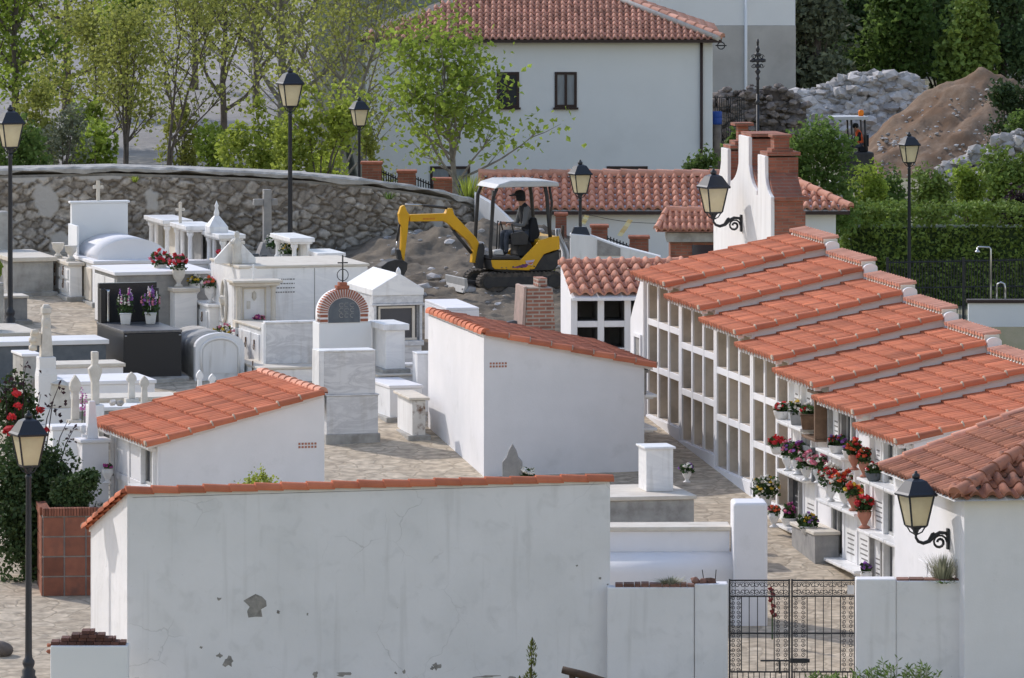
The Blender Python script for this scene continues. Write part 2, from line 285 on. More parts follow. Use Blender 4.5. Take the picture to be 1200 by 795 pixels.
# ---------------------------------------------------------------- mesh builder
class MB:
    def __init__(s): s.v = []; s.f = []; s.m = []; s.t = []; s.sm = []
    def add(s, verts, faces, mi=0, tint=0.5, smooth=False):
        o = len(s.v); s.v.extend([tuple(q) for q in verts])
        for f in faces:
            s.f.append(tuple(i + o for i in f)); s.m.append(mi); s.t.append(tint); s.sm.append(smooth)
    def box(s, x0, x1, y0, y1, z0, z1, mi=0, tint=0.5, M=None):
        if x0 > x1: x0, x1 = x1, x0
        if y0 > y1: y0, y1 = y1, y0
        v = [Vector((x, y, z)) for z in (z0, z1) for y in (y0, y1) for x in (x0, x1)]
        if M is not None: v = [M @ q for q in v]
        s.add(v, [(0, 2, 3, 1), (4, 5, 7, 6), (0, 1, 5, 4), (2, 6, 7, 3), (0, 4, 6, 2), (1, 3, 7, 5)], mi, tint)
    def frustum(s, cx, cy, z0, z1, a0, b0, a1, b1, mi=0, rot=0.0):
        v = []
        for (a, b, z) in ((a0, b0, z0), (a1, b1, z1)):
            for (i, j) in ((-1, -1), (1, -1), (1, 1), (-1, 1)):
                x, y = i * a, j * b
                v.append((cx + x * cos(rot) - y * sin(rot), cy + x * sin(rot) + y * cos(rot), z))
        s.add(v, [(3, 2, 1, 0), (4, 5, 6, 7), (0, 1, 5, 4), (1, 2, 6, 5), (2, 3, 7, 6), (3, 0, 4, 7)], mi)
    def prism(s, poly, axis, a0, a1, mi=0, smooth=False):
        # poly: 2D points; axis x: (y,z); y: (x,z); z: (x,y)
        n = len(poly)
        def mk(p, a):
            return (a, p[0], p[1]) if axis == 'x' else ((p[0], a, p[1]) if axis == 'y' else (p[0], p[1], a))
        v = [mk(p, a0) for p in poly] + [mk(p, a1) for p in poly]
        fs = [tuple(range(n)), tuple(range(2 * n - 1, n - 1, -1))]
        s.add(v, fs, mi)
        o = len(s.v) - 2 * n
        for i in range(n):
            j = (i + 1) % n
            s.f.append((o + j, o + i, o + n + i, o + n + j)); s.m.append(mi); s.t.append(0.5); s.sm.append(smooth)
    def tube(s, pts, rad, n=8, mi=0, cap=True, tint=0.5):
        pts = [Vector(q) for q in pts]
        if not isinstance(rad, (list, tuple)): rad = [rad] * len(pts)
        V = []; up = None
        for i, q in enumerate(pts):
            d = (pts[min(i + 1, len(pts) - 1)] - pts[max(i - 1, 0)])
            if d.length < 1e-9: d = Vector((0, 0, 1))
            d.normalize()
            if up is None: up = d.orthogonal().normalized()
            else:
                up = up - d * up.dot(d)
                if up.length < 1e-6: up = d.orthogonal()
                up.normalize()
            b = d.cross(up)
            for k in range(n):
                a = 2 * pi * k / n
                V.append(q + (up * cos(a) + b * sin(a)) * rad[i])
        fs = []
        for i in range(len(pts) - 1):
            for k in range(n):
                k2 = (k + 1) % n
                fs.append((i * n + k, i * n + k2, (i + 1) * n + k2, (i + 1) * n + k))
        s.add(V, fs, mi, tint, n > 5)
        if cap:
            o = len(s.v) - len(V); e = o + (len(pts) - 1) * n
            s.f.append(tuple(o + k for k in range(n - 1, -1, -1))); s.m.append(mi); s.t.append(tint); s.sm.append(False)
            s.f.append(tuple(e + k for k in range(n))); s.m.append(mi); s.t.append(tint); s.sm.append(False)
    def lathe(s, prof, c=(0, 0, 0), n=14, mi=0, sx=1.0, sy=1.0):
        V = []; fs = []
        for (r, z) in prof:
            for k in range(n):
                a = 2 * pi * k / n
                V.append((c[0] + r * cos(a) * sx, c[1] + r * sin(a) * sy, c[2] + z))
        for i in range(len(prof) - 1):
            for k in range(n):
                k2 = (k + 1) % n
                fs.append((i * n + k, i * n + k2, (i + 1) * n + k2, (i + 1) * n + k))
        fs.append(tuple(range(n - 1, -1, -1))); m0 = (len(prof) - 1) * n; fs.append(tuple(m0 + k for k in range(n)))
        s.add(V, fs, mi, 0.5, True)
    def rock(s, c, r, mi=0, tint=None, flat=0.8, rr=R):
        t = (1 + sqrt(5)) / 2
        base = [(-1, t, 0), (1, t, 0), (-1, -t, 0), (1, -t, 0), (0, -1, t), (0, 1, t), (0, -1, -t), (0, 1, -t), (t, 0, -1), (t, 0, 1), (-t, 0, -1), (-t, 0, 1)]
        fs = [(0, 11, 5), (0, 5, 1), (0, 1, 7), (0, 7, 10), (0, 10, 11), (1, 5, 9), (5, 11, 4), (11, 10, 2), (10, 7, 6), (7, 1, 8), (3, 9, 4), (3, 4, 2), (3, 2, 6), (3, 6, 8), (3, 8, 9), (4, 9, 5), (2, 4, 11), (6, 2, 10), (8, 6, 7), (9, 8, 1)]
        sx, sy, sz = rr.uniform(.75, 1.25), rr.uniform(.75, 1.25), rr.uniform(.6, 1.0) * flat
        a = rr.uniform(0, 6.28); k = r / 1.9
        V = []
        for b in base:
            j = rr.uniform(.72, 1.22) * k
            x, y, z = b[0] * j * sx, b[1] * j * sy, b[2] * j * sz
            V.append((c[0] + x * cos(a) - y * sin(a), c[1] + x * sin(a) + y * cos(a), c[2] + z))
        s.add(V, fs, mi, rr.random() if tint is None else tint)
    def leaf(s, c, size, mi=0, tint=0.5, rr=R, nrm=None):
        d = Vector((rr.gauss(0, 1), rr.gauss(0, 1), rr.gauss(0, .8)))
        if d.length < 1e-3: d = Vector((1, 0, 0))
        d.normalize()
        e = Vector((rr.gauss(0, 1), rr.gauss(0, 1), rr.gauss(0, 1))); e = e - d * e.dot(d)
        if e.length < 1e-3: e = d.orthogonal()
        e.normalize(); c = Vector(c); f = d.cross(e) * size * .18
        w = size * rr.uniform(.32, .5)
        s.add([c - d * size * .5, c + e * w + f, c + d * size * .55, c - e * w + f], [(0, 1, 2, 3)], mi, tint)
    def build(s, name, mats, parent=None, bevel=0.0, seg=2, shadeflat=False):
        me = bpy.data.meshes.new(name); me.from_pydata(s.v, [], s.f)
        if not isinstance(mats, (list, tuple)): mats = [mats]
        for m in mats: me.materials.append(m)
        n = len(me.polygons)
        me.polygons.foreach_set('material_index', s.m); me.polygons.foreach_set('use_smooth', s.sm)
        at = me.attributes.new('tint', 'FLOAT', 'FACE'); at.data.foreach_set('value', s.t)
        me.update()
        o = bpy.data.objects.new(name, me); COL.objects.link(o)
        if parent is not None: o.parent = parent
        if bevel:
            b = o.modifiers.new('bevel', 'BEVEL'); b.width = bevel; b.segments = seg; b.limit_method = 'ANGLE'; b.angle_limit = radians(40)
        return o

def tag(o, label=None, cat=None, group=None, kind=None):
    if label: o['label'] = label
    if cat: o['category'] = cat
    if group: o['group'] = group
    if kind: o['kind'] = kind
    return o
def thing(name, label, cat, loc=(0, 0, 0), rz=0.0, group=None):
    o = bpy.data.objects.new(name, None); COL.objects.link(o); o.empty_display_size = 0.2
    o.location = loc; o.rotation_euler = (0, 0, rz)
    return tag(o, label, cat, group)
def copy_tree(o, parent=None):
    c = o.copy(); COL.objects.link(c)
    if parent is not None: c.parent = parent
    for ch in [q for q in bpy.data.objects if q.parent == o]: copy_tree(ch, c)
    return c

# ---------------------------------------------------------------- tiles
def tile_field(mb, L, S, M, col=0.22, row=0.36, amp=0.05, t=0.03, inside=None, barrel=False, seed=1, mi=0, drop=0.0):
    """tiles over a plane: u along the eave 0..L, v up the slope 0..S, w normal; M maps (u,v,w) to local space"""
    rr = random.Random(seed)
    nc = max(1, round(L / col)); cw = L / nc; nr = max(1, round(S / row)); rh = S / nr
    prof = []
    if barrel:
        for k in range(9):
            x = k / 8.0
            if x < .64: prof.append((x, amp * sin(pi * x / .64) ** .8 + .004))
            else: prof.append((x, -amp * .35 * sin(pi * (x - .64) / .36)))
    else:
        for k in range(8):
            x = k / 7.0
            prof.append((x, amp * sin(pi * x * 1.55) ** .8 if 0 < x < .645 else (-amp * .25 if .7 < x < .95 else 0.0)))
    for r in range(nr):
        v0, v1 = r * rh, (r + 1) * rh + rh * .06
        for c in range(nc):
            u0 = c * cw
            if inside and not inside(u0 + cw / 2, v0 + rh / 2): continue
            jv, jw, ju = rr.uniform(-.012, .012), rr.uniform(-.006, .006), rr.uniform(-.006, .006)
            if r == 0 and jv > 0: jv = 0
            tnt = min(1, max(0, rr.gauss(.5, .2)))
            V = []
            for (x, w) in prof: V.append(M @ Vector((u0 + x * cw + ju, v0 + jv, w + t + jw)))
            for (x, w) in prof: V.append(M @ Vector((u0 + x * cw + ju, v1, w + .004)))
            for (x, w) in prof: V.append(M @ Vector((u0 + x * cw + ju, v0 + jv + .006, w * .55 + t * .35 + jw - (drop if r == 0 else 0))))
            n = len(prof)
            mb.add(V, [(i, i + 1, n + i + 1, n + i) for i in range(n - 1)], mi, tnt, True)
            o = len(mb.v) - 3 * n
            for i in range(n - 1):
                mb.f.append((o + i + 1, o + i, o + 2 * n + i, o + 2 * n + i + 1)); mb.m.append(mi); mb.t.append(-.6); mb.sm.append(False)  # lips take the darkest tint: row-step shadow painted into the tile colour

def cap_row(mb, p0, p1, r=0.09, seg=0.40, mi=0, up=Vector((0, 0, 1)), seed=3, mort=None, full=0.0, skirt=0.0):
    """row of half-round cap tiles from p0 (low) to p1"""
    rr = random.Random(seed)
    p0, p1 = Vector(p0), Vector(p1); d = p1 - p0; L = d.length; d.normalize()
    side = d.cross(up).normalized(); upn = side.cross(d).normalized()
    n = max(1, round(L / seg)); sl = L / n
    for i in range(n):
        a, b = p0 + d * (i * sl - .0), p0 + d * ((i + 1) * sl + .03)
        j = rr.uniform(-.006, .006); tnt = min(1, max(0, rr.gauss(.5, .2)))
        V = []
        K = 9
        for (q, rad, lift) in ((a, r, .018 + j), (b, r * .9, 0.0)):
            for k in range(K):
                an = pi * k / (K - 1) * (1 + full) - full * pi / 2
                V.append(q + side * (cos(an) * rad) + upn * (sin(an) * rad + lift))
        fs = [(k, k + 1, K + k + 1, K + k) for k in range(K - 1)]
        mb.add(V, fs, mi, tnt, True)
        mb.add([V[k] for k in range(K)], [tuple(range(K - 1, -1, -1))], mi, tnt * .8)
        mb.add([V[K + k] for k in range(K)], [tuple(range(K))], mi, tnt * .8)
        if skirt:
            mb.add([V[0], V[K], V[K] - upn * skirt, V[0] - upn * skirt, V[K - 1], V[2 * K - 1], V[2 * K - 1] - upn * skirt, V[K - 1] - upn * skirt], [(0, 1, 2, 3), (7, 6, 5, 4)], mi, tnt)
        if mort is not None:
            V = []
            for q in (a - d * .004, a + d * .016):
                for k in range(K):
                    an = pi * k / (K - 1)
                    rad = r * 1.05 + rr.uniform(-.002, .006)
                    V.append(q + side * (cos(an) * rad) + upn * (sin(an) * rad + .018))
            mort.add(V, [(k, k + 1, K + k + 1, K + k) for k in range(K - 1)] + [tuple(range(K - 1, -1, -1))], 0, .5, True)

def frame_matrix(o, u, v):
    u = Vector(u).normalized(); v = Vector(v).normalized(); w = u.cross(v)
    M = Matrix.Identity(4)
    for i in range(3):
        M[i][0] = u[i]; M[i][1] = v[i]; M[i][2] = w[i]; M[i][3] = o[i]
    return M
# ---------------------------------------------------------------- world, sun, camera, ground
def setup():
    w = bpy.data.worlds.new('World'); SC.world = w; w.use_nodes = True
    nt = w.node_tree; bg = nt.nodes['Background']
    sky = nt.nodes.new('ShaderNodeTexSky'); sky.sky_type = 'NISHITA'; sky.sun_disc = False
    sdir = Vector((-0.75, 0.66, 0)).normalized(); el = radians(37)
    sky.sun_elevation = el; sky.sun_rotation = atan2(sdir.x, sdir.y); sky.air_density = 1.7; sky.dust_density = 0.7; sky.ozone_density = 0.0
    tn = nt.nodes.new('ShaderNodeMix'); tn.data_type = 'RGBA'; tn.blend_type = 'MULTIPLY'; tn.inputs[0].default_value = 1.0; tn.inputs[7].default_value = (1.0, 0.93, 1.02, 1)
    nt.links.new(sky.outputs[0], tn.inputs[6]); nt.links.new(tn.outputs[2], bg.inputs[0]); bg.inputs[1].default_value = SKY_STRENGTH
    s = Vector((sdir.x * cos(el), sdir.y * cos(el), sin(el)))
    l = bpy.data.lights.new('sun', 'SUN'); l.energy = SUN_STRENGTH; l.angle = radians(0.5); l.color = (1.0, 0.945, 0.90)
    o = bpy.data.objects.new('sun', l); COL.objects.link(o); o.rotation_euler = s.to_track_quat('Z', 'Y').to_euler()
    c = bpy.data.cameras.new('camera'); c.sensor_width = 36; c.lens = 36 * F / 1200.0; c.shift_y = -(397.5 - YH) / 1200.0
    c.clip_start = 1; c.clip_end = 3000
    co = bpy.data.objects.new('camera', c); COL.objects.link(co); co.location = (0, 0, H); co.rotation_euler = (pi / 2, 0, 0); SC.camera = co
    SC.view_settings.view_transform = 'Standard'; SC.view_settings.look = 'None'; SC.view_settings.gamma = 1; SC.view_settings.exposure = EXPOSURE
    SC.render.engine = 'CYCLES'; cy = SC.cycles
    cy.use_denoising = True; cy.max_bounces = 8; cy.diffuse_bounces = 6; cy.glossy_bounces = 3; cy.transmission_bounces = 3; cy.transparent_max_bounces = 4
    cy.use_adaptive_sampling = True; cy.adaptive_threshold = 0.02
    SC.render.film_transparent = False
SKY_STRENGTH = 0.15; SUN_STRENGTH = 2.2; EXPOSURE = 0.34
setup()

def interp(tab, x):
    if x <= tab[0][0]: return tab[0][1]
    for (a, va), (b, vb) in zip(tab, tab[1:]):
        if x <= b:
            t = (x - a) / (b - a); return va + (vb - va) * t
    return tab[-1][1]
LEFT_T = [(-200, -9), (40, -7), (60, -5.5), (100, -2.2), (112, -.64), (120, 0), (165, 3.38), (200, 3.45), (280, 6.4), (400, 16), (700, 60), (1500, 120)]
RIGHT_T = [(-200, -9), (40, -7), (60, -5.5), (100, -2.2), (112, -.64), (120, 0), (163, 3.2), (172, 1.4), (185, -.2), (200, -.7), (257, -2.2), (280, -1.7), (292, -1.1), (308, -.6), (340, 2.5), (420, 14), (700, 60), (1500, 120)]
def gh(x, D):
    u = x / max(D, 30.0) * F
    t = min(1, max(0, (u + 230) / 55.0)); t = t * t * (3 - 2 * t)
    z = interp(LEFT_T, D) * (1 - t) + interp(RIGHT_T, D) * t
    if D > 104:   # outside the yard on the right the land lies lower (pool garden)
        q = min(1, max(0, (x - (6.5 + .2 * (141.7 - D) + 1.0)) / 1.5)) * (1 if D < 172 else 0)
        if x > 7.5: z = z * (1 - q) + min(z, -.4 + (D - 120) * .0) * q
    return z - 0.03
def build_ground():
    Ds = list(np.linspace(-200, 90, 16)) + list(np.linspace(92, 176, 85)) + list(np.linspace(180, 330, 60)) + list(np.linspace(345, 800, 30)) + [950, 1200, 1500]
    xs = sorted(set(list(np.linspace(-300, -40, 14)) + list(np.linspace(-38, 38, 96)) + list(np.linspace(40, 300, 14))))
    mb = MB(); V = []
    for D in Ds:
        for x in xs: V.append((x, D, gh(x, D) + (mnoise.noise(Vector((x * .3, D * .3, 0))) * .06 if D > 185 else 0)))
    nx = len(xs)
    fs = [(j * nx + i, j * nx + i + 1, (j + 1) * nx + i + 1, (j + 1) * nx + i) for j in range(len(Ds) - 1) for i in range(nx - 1)]
    mb.add(V, fs, 0, .5, True); o = mb.build('ground', GROUND); tag(o, 'dry rough ground sloping up through the burial ground to the wooded hill', 'ground', kind='structure')
    # flagstone yard: one tilted plane
    mb = MB(); pts = [(-26, 112), (7.2, 117.6), (7.0, 124), (3.6, 141), (3.6, 152), (1.2, 153), (-2, 158), (-4, 166), (-26, 166)]
    V = [(x, D, gz(D)) for x, D in pts]
    mb.add(V, [tuple(range(len(V)))], 0); o = mb.build('paving', PAVE); tag(o, 'beige flagstone paving between the tombs and niche blocks', 'paving', kind='structure')
    # old street behind the rubble masonry wall
    mb = MB(); V = []; Dn = [174, 186, 200, 215, 230, 245, 260, 280, 310]; us = [-1700, -1000, -600, -500, -400, -320, -232]
    for D in Dn:
        for u in us: V.append((u * D / F, D, gh(u * D / F, D) + .035))
    n = len(us); mb.add(V, [(j * n + i, j * n + i + 1, (j + 1) * n + i + 1, (j + 1) * n + i) for j in range(len(Dn) - 1) for i in range(n - 1)], 0, .5, True)
    o = mb.build('street', STREET); tag(o, 'worn grey street climbing behind the spring trees', 'street', kind='structure')
build_ground()

# ---------------------------------------------------------------- niche blocks
def mirror(mb, dep):
    mb.v = [(dep - x, y, z) for x, y, z in mb.v]; mb.f = [tuple(reversed(f)) for f in mb.f]
def textlines(mb, x, y0, y1, z0, z1, n, rr):
    for i in range(n):
        z = z1 - (i + .5) * (z1 - z0) / n; a = y0 + rr.uniform(0, .12) * (y1 - y0); y = a
        e = y1 - rr.uniform(0, .2) * (y1 - y0)
        while y < e:
            w = rr.uniform(.02, .07); mb.box(x - .003, x, y, min(e, y + w), z - .012, z + .012); y += w + .018

def niche_block(label, loc, rz, L=2.9, dep=2.75, hf=2.9, slope=.228, ncol=3, cells=None, group=None, mir=False, plinth=.25, rowh=.85,
                tile=TERRA, barrel=False, col=.205, row=.375, verge_far=True, parapet=True, coping=False, seed=1, wall=WH, depth_n=1.5,
                niche=NICHE, ov=.30, eave_teeth=True, top_beam=None, amp=.062, depth_below=.8, air=None, capr=.078, capmat=None, verge_near=True):
    rr = random.Random(seed); t = thing('niche_block', label, 'niche block', loc, rz, group)
    def fin(mb, name, m, parent=t, bevel=0):
        if not mb.v: return None
        if mir: mirror(mb, dep)
        return mb.build(name, m, parent, bevel)
    zr = hf + slope * dep
    pw = .125; pitch = (L - pw) / ncol; nrow = max(1, int((hf - plinth + .05) / rowh))
    fr = MB(); fd = .04
    fr.box(-.02, fd, 0, L, -depth_below, plinth)
    for j in range(ncol + 1): fr.box(0, fd, j * pitch, j * pitch + pw, plinth, hf - .02)
    for r in range(nrow + 1):
        z = plinth + r * rowh
        top = (hf - .02) if r == nrow else z + .12
        if r > 0 or True:
            for j in range(ncol): fr.box(.003, fd - .003, j * pitch + pw, (j + 1) * pitch, z - (0 if r else 0), top if r else z + .02)
    fin(fr, 'front_frame', wall, bevel=.008)
    # walls
    w = MB()
    poly = [(fd, -depth_below), (dep, -depth_below), (dep, zr - .03), (.003, hf - .03), (.003, plinth + .003), (fd, plinth + .003)]
    poly = [(fd + .001, -depth_below), (dep, -depth_below), (dep, zr - .03), (fd + .001, hf + slope * fd - .03)]
    w.prism(poly, 'y', .003, .09); w.prism(poly, 'y', L - .09, L - .003)
    w.box(dep - .12, dep, .09, L - .09, -depth_below, zr - .04)
    fin(w, 'wall', wall)
    s = MB(); s.prism([(-.16, hf - .03 - .16 * slope), (dep - .002, zr - .03), (dep - .002, zr + .03), (-.16, hf + .03 - .16 * slope)], 'y', .012, L - .012)
    if eave_teeth:
        n = round(L / .215)
        for i in range(n):
            y = (i + .5) * L / n; s.box(-ov + .07, -.12, y - .045, y + .045, hf - .04 - ov * slope, hf + .02 - ov * slope)
    fin(s, 'eave_moulding', wall)
    # niches
    for r in range(nrow):
        for j in range(ncol):
            k = (cells or {}).get((j, r), 'open')
            y0, y1 = j * pitch + pw, (j + 1) * pitch; z0 = plinth + r * rowh + (.12 if r else .02); z1 = plinth + (r + 1) * rowh
            if r == nrow - 1: z1 = min(z1, hf - .1)
            if k == 'skip':
                b = MB(); b.box(.012, .1, y0, y1, z0, z1); fin(b, 'infill_panel', wall); continue
            d = depth_n if k == 'open' else .30
            b = MB(); x0 = .035
            V = [(x0, y0, z0), (x0, y1, z0), (x0, y1, z1), (x0, y0, z1), (x0 + d, y0, z0), (x0 + d, y1, z0), (x0 + d, y1, z1), (x0 + d, y0, z1)]
            b.add(V, [(0, 1, 5, 4), (3, 7, 6, 2), (0, 4, 7, 3), (1, 2, 6, 5), (4, 5, 6, 7)])
            no = fin(b, 'niche', niche if k == 'open' else MARB)
            if k == 'open': continue
            if k in ('slab', 'wall', 'grey'):
                q = MB(); q.box(.022, .06, y0 + .004, y1 - .004, z0 + .004, z1 - .004); so = fin(q, 'grave_slab', MARB if k == 'slab' else (GREYST if k == 'grey' else wall), no, .006)
                if k != 'wall':
                    q = MB(); textlines(q, .0215, y0 + .12, y1 - .12, z0 + .1, z0 + .5, 5, rr); fin(q, 'inscription', INK, no)
            if k == 'black':
                q = MB(); q.box(.022, .06, y0 + .004, y1 - .004, z0 + .004, z1 - .004); fin(q, 'grave_slab', BLACKG, no, .006)
                q = MB(); textlines(q, .0215, y0 + .2, y1 - .2, z0 + .25, z0 + .55, 3, rr); fin(q, 'inscription', POTG, no)
            if k == 'glass':
                q = MB(); q.box(.055, .065, y0 + .05, y1 - .05, z0 + .05, z1 - .05); fin(q, 'glass_pane', GLASSD, no)
                q = MB()
                for (a, b_, c, e) in ((y0, y0 + .05, z0, z1), (y1 - .05, y1, z0, z1), (y0 + .05, y1 - .05, z0, z0 + .05), (y0 + .05, y1 - .05, z1 - .05, z1), ((y0 + y1) / 2 - .02, (y0 + y1) / 2 + .02, z0 + .05, z1 - .05)):
                    q.box(.015, .075, a, b_, c, e)
                fin(q, 'pane_frame', MARB if rr.random() < .5 else ALU, no, .004)
            if k in ('slab', 'black', 'glass', 'grey') :
                q = MB(); q.box(-.26, .02, y0 - .04, y1 + .04, z0 - .055, z0 - .004); q.box(-.20, -.02, y0 + .02, y1 - .02, z0 - .09, z0 - .056)
                fin(q, 'shelf', MARB, no, .008)
                if r == nrow - 1 or rr.random() < .45:
                    q = MB(); q.box(-.10, .03, y0 - .03, y1 + .03, z1 - .02, z1 + .04); q.box(-.06, .03, y0 - .02, y0 + .06, z0, z1 - .02); q.box(-.06, .03, y1 - .06, y1 + .02, z0, z1 - .02)
                    fin(q, 'slab_surround', MARB if rr.random() < .75 else GREYST, no, .008)
    if air:
        b = MB()
        for i in range(6):
            for j in range(2):
                y = air[0] + i * .055; z = air[1] + j * .055
                b.box(y - .017, y + .017, -.004, .01, z - .017, z + .017)
        fin(b, 'air_brick', TERRAO if not mir else TERRAO)
    # roof
    S = (dep - .02 + ov) * sqrt(1 + slope * slope)
    M = frame_matrix(Vector((-ov, L + (.03 if verge_far else 0), hf + (.075 if barrel else .03) - ov * slope)), (0, -1, 0), (1, 0, slope))
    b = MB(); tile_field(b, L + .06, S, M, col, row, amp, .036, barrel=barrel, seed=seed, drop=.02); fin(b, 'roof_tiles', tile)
    b = MB(); mo = MB()
    a0 = Vector((-ov - .01, -.03, hf + .035 - ov * slope)); a1 = Vector((dep - .05, -.03, zr + .03))
    if verge_near:
        cap_row(b, a0, a1, capr, .375, seed=seed, mort=mo, skirt=.025); fin(b, 'verge_tiles', capmat or tile); fin(mo, 'verge_mortar', MORT)
    if parapet:
        b = MB(); n = 12; hp = zr + .02
        prof = [(dep + .002, -depth_below), (dep + .24, -depth_below), (dep + .24, hp + .06)] + [(dep + .121 + .119 * cos(a), hp + .06 + .04 * sin(a)) for a in [pi * k / n for k in range(1, n)]] + [(dep + .002, hp + .06)]
        b.prism(prof, 'y', -.02, L - .16, 0); fin(b, 'parapet', wall)
        ep = [(dep + .0, -.4), (dep + .25, -.4), (dep + .25, hp + .05)] + [(dep + .125 + .125 * cos(a), hp + .05 + .07 * sin(a)) for a in [pi * k / n for k in range(1, n)]] + [(dep + .0, hp + .05)]
        b = MB(); b.prism(ep, 'y', -.11, -.022); fin(b, 'parapet_end', wall)
        b = MB(); mo = MB()
        m_ = round(L / .2)
        for i in range(m_):   # short barrel tiles laid across the parapet
            y = .03 + (i + .5) * (L - .20) / m_; tn = rr.random()
            cap_row(b, Vector((dep - .03, y, hp + .10)), Vector((dep + .26, y, hp + .165)), .066, .5, seed=i, full=0.0)
            mo.box(dep - .015, dep + .24, y - .118, y - .082, hp + .06, hp + .155)
        fin(b, 'ridge_tiles', TERRAP); fin(mo, 'ridge_mortar', CREAM)
    if coping:
        b = MB(); cap_row(b, Vector((dep - .03, -.02, zr + .04)), Vector((dep - .03, L + .02, zr + .03)), .085, .40, seed=seed + 5, skirt=.03); fin(b, 'coping_tiles', TERRAP if coping == 'pale' else tile)
    return t

OPEN = None
def row_block(k):
    D = 141.7 - 2.84 * (k - 1); X = 3.10 + .57 * (k - 1)
    cells = OPEN
    if k == 5: cells = {(0, 2): 'skip', (1, 2): 'slab', (2, 2): 'slab', (0, 1): 'wall', (1, 1): 'grey', (2, 1): 'slab', (0, 0): 'wall', (1, 0): 'slab', (2, 0): 'black'}
    if k == 6: cells = {(0, 2): 'wall', (1, 2): 'glass', (2, 2): 'slab', (0, 1): 'slab', (1, 1): 'slab', (2, 1): 'slab', (0, 0): 'slab', (1, 0): 'slab', (2, 0): 'glass'}
    if k == 7: cells = {(0, 2): 'glass', (1, 2): 'glass', (2, 2): 'slab', (0, 1): 'glass', (1, 1): 'glass', (2, 1): 'slab', (0, 0): 'slab', (1, 0): 'glass', (2, 0): 'slab'}
    lab = {1: 'topmost stepped niche block with open empty niches, just below the belfry', 2: 'second stepped niche block from the belfry, all niches open and empty',
           3: 'third stepped niche block from the belfry, open niches in the middle of the row', 4: 'lowest of the open niche blocks, next to the one with bronze framed slab and flowers',
           5: 'niche block with occupied niches, black slab at the bottom and flowers on three shelves', 6: 'niche block with white slabs, crowded with pink and red flowers on its middle shelf',
           7: 'lowest stepped niche block with glazed niches, partly hidden behind the old tiled gatehouse'}[k]
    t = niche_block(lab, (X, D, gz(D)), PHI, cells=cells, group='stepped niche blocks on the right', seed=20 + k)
    if k == 5:
        b = MB(); b.box(-.24, -.02, .02, .10, 1.98, 2.74); b.box(-.24, -.02, .02, 1.0, 1.93, 1.977); b.box(-.14, -.02, .103, 1.0, 2.70, 2.75); b.build('bronze_surround', BRONZE, t, .006)
        b = MB(); b.box(-.10, -.02, .9, 1.9, 1.66, 1.74); b.box(-.07, -.02, .92, 1.0, 1.16, 1.655); b.box(-.07, -.02, 1.8, 1.88, 1.16, 1.655); b.build('grey_surround', SLATE, t, .006)
    return t
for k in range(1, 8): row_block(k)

# wing wall that closes the row below the belfry
def wing():
    D = 144.55; X = 2.53; t = thing('wing_wall', 'small white wing wall with sloping top and one grey niche beside the open niches', 'wall', (X, D, gz(D)), PHI)
    b = MB(); b.prism([(0.0, -.6), (1.15, -.6), (1.15, 1.75), (.95, 1.95), (0.0, 2.75)], 'x', -.06, .16); b.build('wall', WH, t, .01)
    b = MB(); b.box(-.067, -.061, .18, .66, .62, 1.45); b.build('niche_panel', GREYST, t)
    b = MB()
    for q in ((.10, .18, .55, 1.52), (.66, .74, .55, 1.52), (.18, .66, 1.45, 1.52), (.18, .66, .55, .62)): b.box(-.10, -.06, *q)
    b.build('niche_frame', WH, t, .006)
wing()

# block with its back to the street (foreground), second block on the left, block in the middle, small ossuary block
A = niche_block('long foreground niche block seen from behind, white wall with flaking plaster and thin tile coping',
                (-5.89 - 2.5 * sin(PHB) * 1.0 + .0, 117.5 + 2.5 * cos(PHB), .0), PHB - pi / 2, L=7.72, dep=2.5, hf=2.36, slope=.30, ncol=8, coping=True, parapet=False,
                plinth=.15, rowh=.72, seed=41, wall=WALLF, cells={(j, r): 'slab' for j in range(8) for r in range(3)}, verge_far=True, depth_below=1.6, eave_teeth=False, ov=.2)
def chips():
    # A local: x = dep (2.5) is the street face, y runs along the wall; flaked spots in raw cement
    rr = random.Random(5)
    for i, (px, py, w, h) in enumerate([(293, 711, 29, 25), (262, 775, 15, 15), (252, 768, 8, 6), (319, 718, 5, 5), (353, 720, 3, 4), (502, 781, 13, 9), (394, 790, 18, 6), (465, 788, 5, 6),
                                        (251, 702, 6, 4), (498, 783, 6, 5), (231, 759, 4, 3), (455, 789, 4, 3), (694, 678, 4, 3), (703, 685, 3, 2), (667, 663, 3, 2), (362, 791, 7, 8), (560, 793, 40, 3), (590, 794, 14, 5)]):
        y = (px - 149.0) / 75.5 / .961 + .04; D = 117.5 + y * sin(PHB); z = zat(py, D)
        n = 12; V = [(2.504, y, z)]; ww, hh = w / 75. / 2, h / 75. / 2
        for k in range(n):
            a = 2 * pi * k / n; q = rr.uniform(.45, 1.2); V.append((2.502, y + cos(a) * ww * q, z + sin(a) * hh * q))
        b = MB(); b.add(V, [(0, 1 + k, 1 + (k + 1) % n) for k in range(n)])
        b.build('plaster_flake', FLAKE, A)
chips()
niche_block('left niche block with long orange tile roof and white pillared front facing the rose bush', (-5.86, 127.0, gz(127.0)), PHB, L=4.25, dep=2.85, hf=2.45, slope=.265, ncol=4, coping='pale', parapet=False,
            seed=42, cells={(3, 2): 'black', (3, 1): 'slab', (3, 0): 'slab', (2, 2): 'wall', (1, 2): 'wall', (0, 2): 'glass', (0, 1): 'slab', (1, 1): 'slab', (2, 1): 'slab', (0, 0): 'slab', (1, 0): 'slab', (2, 0): 'slab'},
            plinth=.10, rowh=.75, air=(2.42, 2.35), ov=.2)
